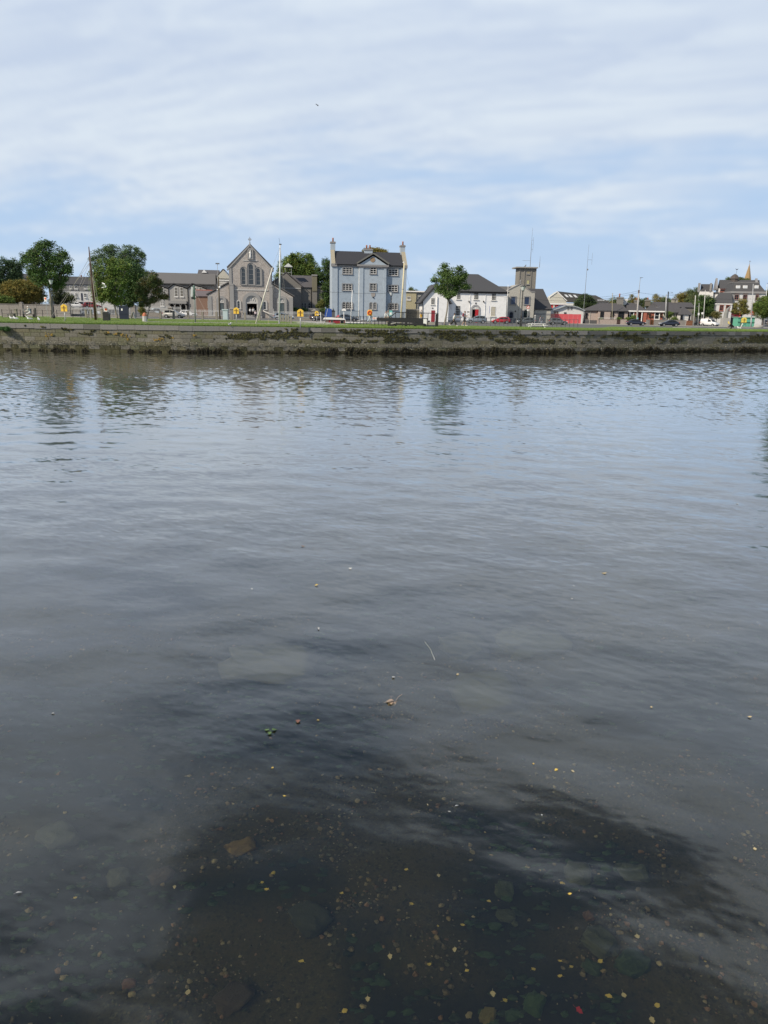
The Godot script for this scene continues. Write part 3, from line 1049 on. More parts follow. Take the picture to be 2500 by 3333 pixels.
	for j in 15000:
		var ss := rng.randf_range(first, last)
		var at := wall_at(ss)
		var d: Vector2 = at[1]
		var out := Vector3(-d.y, 0, d.x)
		var top := 0.12 + 0.34 * wn.get_noise_2d(ss * 2.0, 0.0) + 0.42 * wn.get_noise_2d(ss * 9.0, 7.0) + 0.20 * smoothstep(98, 125, ss) - 0.16 * (1.0 - smoothstep(88, 108, ss))
		if top < 0.03: continue
		var y := WATER - 0.08 + (top + 0.1) * sqrt(rng.randf())
		var sz := rng.randf_range(0.035, 0.10)
		wrack.append(Transform3D(Basis.from_euler(Vector3(rng.randf() * 0.6, rng.randf() * TAU, rng.randf() * 0.6)).scaled(Vector3(sz, sz * 1.5, sz)), Vector3(at[0].x, y, at[0].y) + out * (0.22 + 0.10 * rng.randf())))
		wt.append(Color(0.014, 0.012, 0.007).lerp(Color(0.04, 0.036, 0.014), pow(rng.randf(), 2.0)))
	many("wrack_seaweed", stone_mesh(332, 0.8), mm, wrack, wt, wall).set_meta("kind", "stuff")
	# lichen: yellow rosettes on the left half
	var lm := plain("yellow lichen", Color(0.30, 0.20, 0.035), 0.95)
	for a in [[155, 1094, 0.42], [378, 1084, 0.36], [415, 1099, 0.40], [398, 1090, 0.2], [505, 1106, 0.22], [523, 1105, 0.28], [168, 1090, 0.2], [352, 1082, 0.18], [560, 1100, 0.16], [634, 1092, 0.22]]:
		var p := G(a[0], a[1], 0.0)
		var r := ray(a[0], a[1])
		var dd := 60.0
		for it in 400:
			dd += 0.1
			if -dd < wall_z(r.x * dd) + 0.12: break
		p = Vector3(r.x * dd, EYE + r.y * dd, -dd)
		var f := MB.new(true)
		for j in 14:
			var o := Vector3(rng.randfn(0, a[2] * 0.4), rng.randfn(0, a[2] * 0.3), 0.0)
			f.ball(p + o, Vector3(0.045, 0.04, 0.03) * rng.randf_range(0.6, 1.3), j, 0.4, 7, 4)
		put("lichen", f, lm, wall)

# ---------------------------------------------------------------- buildings
func site(called, px, d, label, category, group = "", y := ROAD) -> Node3D:
	return thing(called, B(px, d, y), label, category, group)

func left_side():
	var dash := render_wall("grey pebbledash", Color(0.25, 0.245, 0.24))
	var white := render_wall("white render", Color(0.70, 0.69, 0.67))
	var trim := trim_()
	var tiles := slate("dark slate", Color(0.085, 0.085, 0.09))
	var b := site("terraced_house", 268, 225, "terrace of houses with grey upper floor and white ground floor behind the tall maple", "house")
	var low := R(186, 948, 372, 1019)
	var up := R(186, 926, 372, 948)
	low.position.y = 0.0
	low.size.y = up.position.y
	block("lower_wall", b, white, low, -8, 0)
	block("upper_wall", b, dash, up, -8, 0.06)
	side_roof("roof", b, tiles, low.position.x - 0.3, low.end.x + 0.3, up.end.y, 2.2, -8, 0)
	for a in [[229, 929, 236, 940], [244, 929, 253, 940], [273, 929, 280, 940], [284, 929, 290, 940], [233, 954, 238, 967], [246, 954, 252, 967], [273, 955, 280, 968], [318, 929, 326, 940], [318, 957, 328, 970], [345, 957, 355, 970]]:
		window(b, R(a[0], a[1], a[2], a[3]), 2, 2, trim, null, 0.05, false, null, 0.07)
	block("door", b, plain("dark door", Color(0.03, 0.035, 0.06)), R(264, 954, 269, 978), 0, 0.06)
	chimney(b, R(255, 904, 266, 922), -4.6, -3.6, dash, [q(260, 905).x], plain("clay pot", Color(0.42, 0.17, 0.10), 0.8), dash, 0.5)
	chimney(b, R(209, 902, 219, 920), -4.6, -3.6, dash, [], trim, dash)
	var h := site("house_behind_maple", 96, 240, "low house with a dark roof glimpsed behind the tall maple", "house")
	var hr := R(62, 916, 118, 1016)
	hr.position.y = 0
	block("wall", h, dash, hr, -7, 0)
	side_roof("roof", h, tiles, hr.position.x, hr.end.x, hr.size.y, 2.1, -7, 0)
	# the boundary wall along the road: slabs between piers
	var stone := mat("weathered wall", Color(0.27, 0.25, 0.225), 0.95, tex("streaks", 91, 0.025, [0.45, 0.75, 1.0, 0.85], 5), 0.35, 2.0)
	var w := site("boundary_wall", 100, 150, "long grey stone boundary wall at the left, streaked with damp, under the yellowing bush", "wall")
	var x := q(-60, 1000).x
	var stop := q(228, 1000).x
	var k := 0
	while x < stop:
		var l := minf(2.6, stop - x)
		put("wall_slab", MB.new().span(x + 0.02, 0, -0.3, x + l - 0.02, 2.05 + 0.02 * (k % 3), 0.01 * (k % 2)), stone, w)
		put("coping", MB.new().span(x, 2.1, -0.4, x + l, 2.2, 0.1), stone, w)
		x += l
		k += 1
	for px in [69, 223]:
		var p := MB.new()
		var cx := q(px, 1000).x
		p.span(cx - 0.3, 0, -0.45, cx + 0.3, 2.35, 0.16)
		p.prism(PackedVector2Array([Vector2(cx - 0.38, 2.35), Vector2(cx + 0.38, 2.35), Vector2(cx, 2.6)]), -0.5, 0.2)
		put("pier", p, stone, w)
	picket("white spear topped railing on a low wall left of the gate piers", 229, 425, 152, 0.55, stone)
	picket("grey spear topped railing in front of the stone church", 592, 745, 172, 0.4, stone)
	picket("grey spear topped railing between the church and the blue house", 890, 1018, 172, 0.4, stone)
	picket("grey railing left of the church porch steps, beside the pale porch wall", 466, 590, 176, 0.9, stone)
	for a in [[436, "left gate pier of pale stone with a pyramid cap"], [556, "stone pier with a pyramid cap before the arched porch"], [757, "stone pier by the left side of the church front"], [1023, "pale stone pier at the end of the railing near the blue tarpaulin"]]:
		var g := site("gate_pier", a[0], 151 if a[0] < 500 else 171, a[1], "gate pier", "stone gate piers")
		var hh := 2.1 if a[0] < 500 else 1.9
		put("shaft", MB.new().span(-0.42, 0, -0.42, 0.42, hh, 0.42), stone, g)
		var c := MB.new()
		c.span(-0.52, hh, -0.52, 0.52, hh + 0.14, 0.52)
		c.lathe([[0.72, hh + 0.14], [0.0, hh + 0.5]], 4, Transform3D(Basis(Vector3.UP, PI / 4), Vector3.ZERO))
		put("cap", c, stone, g)

func picket(label, x0, x1, d, base_h, stone):
	var f := site("railing", (x0 + x1) * 0.5, d, label, "railing", "spear topped railings")
	var iron := plain("pale iron", Color(0.52, 0.53, 0.53), 0.6)
	var a := q(x0, 1010).x
	var b := q(x1, 1010).x
	put("plinth", MB.new().span(a, 0, -0.2, b, base_h, 0.2), stone, f)
	var pk := MB.new()
	var x := a
	while x < b:
		pk.span(x - 0.03, base_h, -0.03, x + 0.03, base_h + 1.15, 0.03)
		pk.prism(PackedVector2Array([Vector2(x - 0.07, base_h + 1.15), Vector2(x + 0.07, base_h + 1.15), Vector2(x, base_h + 1.42)]), -0.02, 0.02)
		x += 0.27
	put("picket_row", pk, iron, f).set_meta("kind", "stuff")
	for y in [0.15, 0.95]: put("rail", MB.new().span(a, base_h + y, -0.045, b, base_h + y + 0.05, 0.045), iron, f)

func church_group():
	var rubble := mat("brown rubble", Color(1, 1, 1), 0.95, tex("rubble", 95, 0.11, [Color(0.20, 0.178, 0.16), Color(0.34, 0.31, 0.285), Color(0.43, 0.395, 0.37), Color(0.55, 0.52, 0.49)], 2, FastNoiseLite.TYPE_CELLULAR, 512, FastNoiseLite.RETURN_CELL_VALUE), 0.16, 2.0)
	var lime := mat("grey limestone", Color(0.33, 0.325, 0.32), 0.9, grain(), 0.5, 1.5)
	var palelime := mat("pale limestone", Color(0.52, 0.51, 0.49), 0.9, grain(), 0.5)
	var tiles := slate("grey slate", Color(0.135, 0.13, 0.135))
	var dark := slate("dark slate", Color(0.085, 0.085, 0.09))
	var grey := render_wall("old grey render", Color(0.215, 0.205, 0.19))
	var cream := render_wall("cream render", Color(0.56, 0.53, 0.45))
	var dash := render_wall("pale dash", Color(0.37, 0.36, 0.345))
	var trim := trim_()
	var lead := plain("leaded glass", Color(0.045, 0.055, 0.065), 0.15)
	var black := iron_()
	# houses on the rise behind
	var h := site("cream_house", 700, 245, "cream house with grey roofs and white gable between grey hall and church", "house")
	var r := R(646, 890, 746, 1018)
	r.position.y = 0
	block("wall", h, cream, r, -9, 0)
	side_roof("roof", h, tiles, r.position.x, q(712, 890).x, r.size.y, 1.8, -9, 0)
	var gx := q(710, 890).x
	var gf := MB.new()
	gf.prism(PackedVector2Array([Vector2(gx, r.size.y - 0.8), Vector2(r.end.x, r.size.y - 0.8), Vector2(r.end.x, r.size.y), Vector2((gx + r.end.x) * 0.5, r.size.y + 1.7), Vector2(gx, r.size.y)]), -9, 0.5)
	put("gable", gf, cream, h)
	gable_roof("gable_roof", h, tiles, gx, r.end.x, r.size.y, 1.7, -9, 0.55)
	var df := MB.new()
	df.prism(PackedVector2Array([q(657, 888), q(674, 888), q(665, 878)]), -2, 0.3)
	put("dormer", df, trim, h)
	for a in [[699, 894, 704, 900], [717, 894, 722, 900]]: window(h, R(a[0], a[1], a[2], a[3]), 1, 1, trim, null, 0.05, false, null, 0.02, false)
	var flat := site("flat_roofed_annex", 722, 228, "long cream wall with a pale flat roof left of the church gable", "building")
	r = R(697, 906, 752, 1020)
	r.position.y = 0
	block("wall", flat, palelime, r, -8, 0)
	put("roof_edge", MB.new().span(r.position.x - 0.2, r.size.y, -8.2, r.end.x + 0.2, r.size.y + 0.25, 0.2), trim, flat)
	# the long grey hall with zigzag gables
	var b := site("grey_hall", 590, 205, "long grey parish hall with a big slate roof and a row of zigzag gables", "building")
	r = R(470, 926, 697, 1035)
	r.position.y = 0
	var po0 := R(554, 971, 609, 1035)
	put("wall", MB.new().prism(PackedVector2Array([Vector2(r.position.x, 0), Vector2(po0.position.x, 0), Vector2(po0.position.x, 3.0), Vector2(po0.end.x, 3.0), Vector2(po0.end.x, 0), Vector2(r.end.x, 0), Vector2(r.end.x, r.size.y), Vector2(r.position.x, r.size.y)]), -16, 0), dash, b)
	put("lobby_wall", MB.new().span(po0.position.x, 0, -6.2, po0.end.x, 3.0, -6), dash, b)
	var rf := MB.new()
	var y0 := r.size.y - 0.3
	var y1 := q(590, 885).y
	rf.sheet(Vector3(r.position.x, y0, 0.9), Vector3(r.end.x + 0.4, y0, 0.9), Vector3(r.end.x, y1, -7), Vector3(r.position.x, y1, -7), 0.25)
	rf.sheet(Vector3(r.end.x + 0.4, y0, -17), Vector3(r.position.x, y0, -17), Vector3(r.position.x, y1, -7), Vector3(r.end.x, y1, -7), 0.25)
	rf.prism(PackedVector2Array([Vector2(0, y0), Vector2(-7.9, y1), Vector2(-16, y0)]), r.end.x - 0.3, r.end.x - 0.1, Transform3D(Basis(Vector3(0, 0, 1), Vector3(0, 1, 0), Vector3(1, 0, 0)), Vector3.ZERO))
	put("roof", rf, mat("concrete tiles", Color(0.18, 0.172, 0.168), 0.9, tex("slates", 31, 0.11, [0.55, 0.9, 0.75, 1.0], 3), 0.33, 2.0), b)
	var bays := [[489, 505, 551], [551, 567.5, 612], [612, 627, 671]]
	for a in bays:
		var p0 := q(a[0], 938)
		var p1 := q(a[1], 924)
		var p2 := q(a[2], 938)
		var g := MB.new()
		g.prism(PackedVector2Array([Vector2(p0.x + 0.1, 3.0 if a[0] == 551 else 0.0), Vector2(p2.x - 0.1, 3.0 if a[0] == 551 else 0.0), Vector2(p2.x - 0.1, p0.y - 0.2), Vector2(p1.x, p1.y - 0.3), Vector2(p0.x + 0.1, p0.y - 0.2)]), -0.5, 1.6)
		var o := put("gable_bay", g, dash, b)
		var e := MB.new()
		e.sheet(Vector3(p0.x, p0.y, 1.9), Vector3(p1.x, p1.y, 1.9), Vector3(p1.x, p1.y, -3.5), Vector3(p0.x, p0.y, -3.5), -0.22)
		e.sheet(Vector3(p1.x, p1.y, 1.9), Vector3(p2.x, p2.y, 1.9), Vector3(p2.x, p2.y, -3.5), Vector3(p1.x, p1.y, -3.5), -0.22)
		put("gable_roof", e, dark, o)
		for s in [0.33, 0.62]:
			var wx: float = lerpf(a[0], a[2], s)
			window(b, R(wx, 936, wx + 10, 966), 1, 3, trim, null, 0.05, false, pale_glass(), 1.61)
	for wx in [527, 533]:
		window(b, R(wx, 972, wx + 5, 996), 1, 3, trim, null, 0.05, false, pale_glass(), 1.61)
	var po := MB.new()
	var pr := R(553, 971, 610, 1035)
	pr.position.y = 0
	pr.size.y = 3.6
	po.span(pr.position.x, 3.0, 1.6, pr.end.x, 3.7, 2.2)
	put("porch_slab", po, lime, b)
	for i in 4:
		var cx := lerpf(pr.position.x + 0.15, pr.end.x - 0.15, i / 3.0)
		put("porch_pillar", MB.new().span(cx - 0.12, 0, 1.75, cx + 0.12, 2.6, 2.05), lime, b)
		if i < 3:
			var nx := lerpf(pr.position.x + 0.15, pr.end.x - 0.15, (i + 1) / 3.0)
			var ar := MB.new()
			var open := arch(Rect2(cx + 0.12, 1.0, nx - cx - 0.24, 1.0 + (nx - cx - 0.24) * 0.35))
			var top := PackedVector2Array()
			for p in open: top.append(Vector2(p.x, 3.0))
			var cut := PackedVector2Array()
			for p in open: cut.append(Vector2(p.x, clampf(p.y + 0.55, 2.2, 2.9)))
			ar.strip(top, cut, 1.76, 2.04)
			put("porch_arch", ar, lime, b)
	var dp := MB.new()
	for a in [551.0, 612.0, 671.0]: dp.bar(Vector3(q(a, 940).x, 0, 1.75), Vector3(q(a, 940).x, q(a, 940).y, 1.75), 0.07)
	put("downpipe", dp, black, b)
	# brick porch with a red ridge
	var pb := site("brick_annex", 665, 192, "low brick annex with a slate roof and red ridge tiles beside the church", "building")
	r = R(640, 966, 700, 1035)
	r.position.y = 0
	block("wall", pb, mat("red brown brick", Color(0.30, 0.19, 0.145), 0.95, tex("brick fleck", 97, 0.16, [0.5, 0.8, 1.0], 3), 0.45), r, -6, 0)
	var ry := q(665, 944).y
	var ar := MB.new()
	ar.sheet(Vector3(r.position.x - 0.2, r.size.y - 0.1, 0.3), Vector3(r.end.x, r.size.y - 0.1, 0.3), Vector3(r.end.x, ry, -3), Vector3(r.position.x - 0.2, ry, -3), 0.15)
	put("roof", ar, slate("purple slate", Color(0.20, 0.17, 0.18)), pb)
	put("ridge_tile", MB.new().bar(Vector3(r.position.x - 0.2, ry, -3), Vector3(r.end.x, ry, -3), 0.13), plain("red ridge", Color(0.42, 0.13, 0.08), 0.8), pb)
	window(pb, R(678, 979, 684, 1000), 1, 2, lime, lime, 0.2, true, lead, 0.01)
	# the church
	var c := site("church", 817, 190, "stone church with a steep gable, three tall round headed windows and a statue niche", "church")
	var nave := R(748, 872, 886, 1035)
	nave.position.y = 0
	var cx := nave.get_center().x
	var apex := q(816, 800).y
	var d0 := R(805, 985, 836, 1031)
	var dtop := q(820, 984).y - 0.3
	var np := PackedVector2Array([Vector2(nave.position.x, 0), Vector2(d0.position.x, 0), Vector2(d0.position.x, dtop), Vector2(d0.end.x, dtop), Vector2(d0.end.x, 0), Vector2(nave.end.x, 0), Vector2(nave.end.x, nave.size.y), Vector2(cx, apex), Vector2(nave.position.x, nave.size.y)])
	put("nave_wall", MB.new().prism(np, -32, 0), rubble, c)
	gable_roof("nave_roof", c, tiles, nave.position.x, nave.end.x, nave.size.y + 0.05, apex - nave.size.y, -32, -0.5, 0.35, 0.22)
	var cp := MB.new()
	for s in [-1.0, 1.0]:
		var e0 := Vector2(cx + s * (nave.size.x * 0.5 + 0.45), nave.size.y - 0.45)
		var e1 := Vector2(cx, apex + 0.3)
		cp.prism(PackedVector2Array([e0, e1, e1 - Vector2(0, 0.38), e0 - Vector2(s * 0.1, 0.4)]), -0.5, 0.22)
	put("gable_coping", cp, lime, c)
	# corner strips
	for a in [[749, 762], [876, 886.5]]:
		block("buttress", c, lime, Rect2(q(a[0], 950).x, 0, q(a[1], 950).x - q(a[0], 950).x, q(810, 925).y), 0, 0.5)
		put("buttress_base", MB.new().span(q(a[0], 950).x - 0.25, 0, 0, q(a[1], 950).x + 0.25, 2.2, 0.75), lime, c)
		block("upper_strip", c, lime, Rect2(q(a[0], 950).x, q(810, 925).y, (q(a[1], 950).x - q(a[0], 950).x) * 0.6, nave.size.y - q(810, 925).y - 0.2), 0, 0.16)
	for y in [944.0, 848.0]:
		var half := (nave.size.x * 0.5 - 1.0) if y > 900 else 1.7
		put("string_course", MB.new().span(cx - half, q(817, y).y - 0.12, 0, cx + half, q(817, y).y + 0.12, 0.13), palelime, c)
	for a in [[787.5, 873, 799.5, 926, 786, 802], [810, 860, 825, 926.5, 0, 0], [834.5, 874, 847, 927.5, 0, 0]]:
		var o := window(c, R(a[0], a[1], a[2], a[3]), 1, 4, lime, lime, 0.28, true, lead, 0.03, true, 0.05)
		o.set_meta("label", "tall round headed stained window")
		var hood := MB.new()
		var g := grown(R(a[0], a[1], a[2], a[3]), 0.3)
		hood.strip(arch(grown(g, 0.12)), arch(g), 0.02, 0.28)
		put("hood_mould", hood, lime, o)
	for a in [[773.5, 980, 781.5, 1004], [857.5, 982, 865.5, 1007]]:
		window(c, R(a[0], a[1], a[2], a[3]), 1, 3, lime, palelime, 0.3, true, lead, 0.03)
	# niche with its statue
	var nr := R(810, 812, 819.5, 841)
	var ni := MB.new()
	ni.prism(arch(nr), 0.01, 0.05)
	var no := put("niche", ni, grey, c)
	var ns := MB.new()
	ns.strip(arch(grown(nr, 0.3)), arch(nr), 0, 0.3)
	ns.span(nr.position.x - 0.35, nr.position.y - 0.25, 0, nr.end.x + 0.35, nr.position.y, 0.45)
	put("niche_surround", ns, lime, no)
	var sx := nr.get_center().x
	var sf := MB.new(true)
	sf.lathe([[0.0, 0.0], [0.26, 0.0], [0.24, 0.5], [0.2, 1.0], [0.23, 1.3], [0.2, 1.45], [0.09, 1.52], [0.1, 1.58], [0.13, 1.68], [0.12, 1.8], [0.06, 1.88], [0.0, 1.9]], 12, Transform3D(Basis.IDENTITY, Vector3(sx, nr.position.y, 0.28)))
	for s in [-1.0, 1.0]: sf.tube([Vector3(sx + s * 0.22, nr.position.y + 1.35, 0.28), Vector3(sx + s * 0.27, nr.position.y + 1.05, 0.36), Vector3(sx + s * 0.05, nr.position.y + 1.2, 0.5)], [0.07, 0.06, 0.04], 6)
	put("statue", sf, plain("white stone", Color(0.78, 0.77, 0.74), 0.7), c)
	# cross
	var xf := MB.new()
	xf.bar(Vector3(cx, apex + 0.2, -0.2), Vector3(cx, apex + 0.9, -0.2), 0.18, 8, 0.1)
	xf.bar(Vector3(cx, apex + 0.9, -0.2), Vector3(cx, apex + 2.0, -0.2), 0.06)
	xf.span(cx - 0.42, apex + 1.35, -0.27, cx + 0.42, apex + 1.47, -0.13)
	var ring := []
	for i in 13: ring.append(Vector3(cx + cos(TAU * i / 12) * 0.29, apex + 1.41 + sin(TAU * i / 12) * 0.29, -0.2))
	xf.tube(ring, [0.05], 5)
	put("cross", xf, lime, c)
	# main door
	var dr := R(805, 985, 836, 1031)
	dr.position.y = 0.7
	var da := R(800.5, 964, 840, 1031)
	da.position.y = 0.0
	da.size.y = q(820, 962).y
	var dm := MB.new()
	dm.strip(arch(grown(da, 0.75), 14), arch(da, 14), 0, 0.5)
	put("door_arch", dm, lime, c)
	var dm2 := MB.new()
	dm2.strip(arch(da, 14), arch(grown(da, -0.3), 14), 0, 0.28)
	put("inner_arch", dm2, palelime, c)
	var ty := q(820, 984).y
	var tp := MB.new()
	tp.prism(arch(Rect2(da.position.x + 0.3, ty, da.size.x - 0.6, da.size.y - 0.3 - ty), 14), 0.01, 0.1)
	var to := put("tympanum", tp, palelime, c)
	var tr := MB.new(true)
	for i in 7: tr.ball(Vector3(lerpf(da.position.x + 0.7, da.end.x - 0.7, i / 6.0), ty + 0.45 + 0.5 * sin(PI * i / 6.0) * (i % 2 + 0.4), 0.1), Vector3(0.16, 0.34, 0.1), i, 0.3, 7, 5)
	put("carved_relief", tr, palelime, to)
	put("lintel", MB.new().span(da.position.x - 0.05, ty - 0.3, 0, da.end.x + 0.05, ty, 0.34), palelime, c)
	put("inner_wall", MB.new().span(dr.position.x, 0, -9.2, dr.end.x, ty - 0.3, -9.0), grey, c)
	put("porch_floor", MB.new().span(dr.position.x, 0, -9.0, dr.end.x, 0.68, -0.02), lime, c)
	for i in 4: put("step", MB.new().span(dr.position.x - 1.2, 0.17 * i, 0.02, dr.end.x + 1.2, 0.17 * (i + 1), 2.6 - 0.45 * i), lime, c)
	for s in [-1.0, 1.0]:
		var hx: float = dr.get_center().x + s * 2.6
		put("step_wall", MB.new().tube([Vector3(hx, 1.7, 0.3), Vector3(hx + s * 0.5, 1.45, 1.6), Vector3(hx + s * 1.6, 1.0, 2.3), Vector3(hx + s * 2.8, 0.9, 2.5)], [0.13], 6), palelime, c)
	# aisles
	for a in [[680.0, 748.0, 923.0, 961.0, 1.0, 723.0], [886.0, 953.0, 925.0, 966.0, -1.0, 917.0]]:
		var ar0 := R(a[0], 960, a[1], 1035)
		var hi := q(a[1] if a[4] > 0 else a[0], a[2]).y
		var lo := q(a[0] if a[4] > 0 else a[1], a[3]).y
		var xl := ar0.position.x
		var xr := ar0.end.x
		var yl := lo if a[4] > 0 else hi
		var yr := hi if a[4] > 0 else lo
		var o := put("aisle_wall", MB.new().prism(PackedVector2Array([Vector2(xl, 0), Vector2(xr, 0), Vector2(xr, yr), Vector2(xl, yl)]), -31, -0.35), rubble, c)
		var rs := MB.new()
		rs.sheet(Vector3(xl - (0.3 if a[4] > 0 else 0.0), yl + 0.2 - (0.15 if a[4] > 0 else 0.0), -0.15), Vector3(xr + (0.3 if a[4] < 0 else 0.0), yr + 0.2 - (0.15 if a[4] < 0 else 0.0), -0.15), Vector3(xr + (0.3 if a[4] < 0 else 0.0), yr + 0.2 - (0.15 if a[4] < 0 else 0.0), -31), Vector3(xl - (0.3 if a[4] > 0 else 0.0), yl + 0.2 - (0.15 if a[4] > 0 else 0.0), -31), -0.25)
		put("aisle_roof", rs, tiles, o)
		var ex := xl if a[4] > 0 else xr - 0.9
		put("quoin_strip", MB.new().span(ex, 0, -0.35, ex + 0.9, lo - 0.2, -0.24), lime, o)
		var d := R(a[5] - 8.5, 984, a[5] + 8.5, 1035)
		d.position.y = 0
		d.size.y = q(a[5], 971).y
		var ds := MB.new()
		ds.strip(arch(grown(d, 0.55), 12), arch(d, 12), -0.35, 0.0)
		put("side_door_arch", ds, lime, o)
		var yy := q(a[5], 985).y
		put("side_tympanum", MB.new().prism(arch(Rect2(d.position.x, yy, d.size.x, d.size.y - yy), 12), -0.34, -0.2), palelime, o)
		var med := []
		for i in 13: med.append(Vector3(d.get_center().x + cos(TAU * i / 12) * 0.32, yy + 0.55 + sin(TAU * i / 12) * 0.32, -0.18))
		put("medallion", MB.new().tube(med, [0.05], 5), palelime, o)
		put("side_door", MB.new().span(d.position.x + 0.1, 0, -0.34, d.end.x - 0.1, yy, -0.26), plain("blue grey door", Color(0.075, 0.10, 0.11), 0.6), o)
		put("door_lintel", MB.new().span(d.position.x, yy - 0.1, -0.34, d.end.x, yy + 0.12, -0.1), palelime, o)
	# the friary right of it
	var f := site("friary", 970, 212, "old grey building with a steep gable and tall stack right of the church", "building")
	var gr := R(902, 931, 980, 1034)
	gr.position.y = 0
	var gc := gr.get_center().x - 0.3
	var ga := q(932, 889).y
	put("gable_wall", MB.new().prism(PackedVector2Array([Vector2(gr.position.x - 3, 0), Vector2(gr.end.x, 0), Vector2(gr.end.x, gr.size.y), Vector2(q(932, 889).x, ga), Vector2(gr.position.x - 3, gr.size.y)]), -14, 0), grey, f)
	var gx0 := q(932, 889).x
	gable_roof("gable_roof", f, slate("violet slate", Color(0.125, 0.12, 0.13)), 2 * gx0 - gr.end.x, gr.end.x, gr.size.y, ga - gr.size.y, -14, 0.1, 0.3, 0.2)
	put("string_course", MB.new().span(gr.position.x, q(940, 938).y - 0.1, 0, gr.end.x, q(940, 938).y + 0.1, 0.12), palelime, f)
	var wr := R(979, 934, 1058, 1034)
	wr.position.y = 0
	block("wing_wall", f, grey, wr, -10, -1.2)
	side_roof("wing_roof", f, mats["violet slate"], wr.position.x - 3, wr.end.x + 0.2, wr.size.y, q(1000, 894).y - wr.size.y, -10, -1.2, 0.4, 0.0, 3.2)
	block("stack", f, mat("mossy stack", Color(0.20, 0.185, 0.13), 0.95, grain(), 0.4), Rect2(q(1016, 930).x, wr.size.y - 1.0, q(1032, 930).x - q(1016, 930).x, q(1024, 897).y - wr.size.y + 1.0), -2.8, -0.6)
	put("stack_cap", MB.new().span(q(1015, 930).x, q(1024, 897).y, -2.95, q(1033, 930).x, q(1024, 895).y + 0.15, -0.45), lime, f)
	block("pier", f, grey, Rect2(q(1016, 930).x, 0, q(1032, 930).x - q(1016, 930).x, wr.size.y - 1.0), -2.6, -0.75)
	for a in [[983, 986, 989, 1012], [990, 986, 997, 1012], [1003, 986, 1011, 1010], [1046, 946, 1052, 972]]:
		window(f, R(a[0], a[1], a[2], a[3]), 1, 3, frame_(), null, 0.05, false, null, -1.19)
	window(f, R(931, 946, 940, 952), 2, 1, frame_(), null, 0.05, false, null, 0.01)
	put("downpipe", MB.new().bar(Vector3(q(1013, 940).x, 0, -1.1), Vector3(q(1013, 940).x, wr.size.y, -1.1), 0.09), black, f)
	# bellcote: open frame under a little pyramid
	var bc := MB.new()
	var by := ga + 0.1
	var bx := gx0 + 0.55
	for s in [-1, 1]:
		for t in [-1, 1]: bc.bar(Vector3(bx + s * 0.8, by - 0.8, -1.6 + t * 0.8), Vector3(bx + s * 0.8, by + 1.45, -1.6 + t * 0.8), 0.06)
	for y in [0.1, 1.4]:
		for s in [-1, 1]:
			bc.bar(Vector3(bx - 0.8, by + y, -1.6 + s * 0.8), Vector3(bx + 0.8, by + y, -1.6 + s * 0.8), 0.05)
			bc.bar(Vector3(bx + s * 0.8, by + y, -2.4), Vector3(bx + s * 0.8, by + y, -0.8), 0.05)
	var bo := put("bellcote", bc, plain("pale frame", Color(0.42, 0.44, 0.42), 0.6), f)
	put("bellcote_roof", MB.new().lathe([[1.62, 0.0], [1.62, 0.06], [0.0, 1.05]], 4, Transform3D(Basis(Vector3.UP, PI / 4), Vector3(bx, by + 1.45, -1.6))), plain("pale frame", Color(0.42, 0.44, 0.42), 0.6), bo)
	put("bell", MB.new(true).lathe([[0.0, 0.0], [0.3, 0.0], [0.22, 0.3], [0.14, 0.5], [0.0, 0.55]], 10, Transform3D(Basis.IDENTITY, Vector3(bx, by + 0.6, -1.6))), plain("bronze", Color(0.10, 0.09, 0.06), 0.5), bo)
	# garden wall between friary and blue house
	var gw := site("garden_wall", 1050, 196, "low dark garden wall with a pale coping between the old grey building and the blue house", "wall")
	put("masonry", MB.new().span(q(1004, 1010).x, 0, -0.4, q(1082, 1010).x, 2.3, 0), grey, gw)
	put("coping", MB.new().span(q(1004, 1010).x - 0.1, 2.3, -0.5, q(1082, 1010).x + 0.1, 2.45, 0.1), lime, gw)

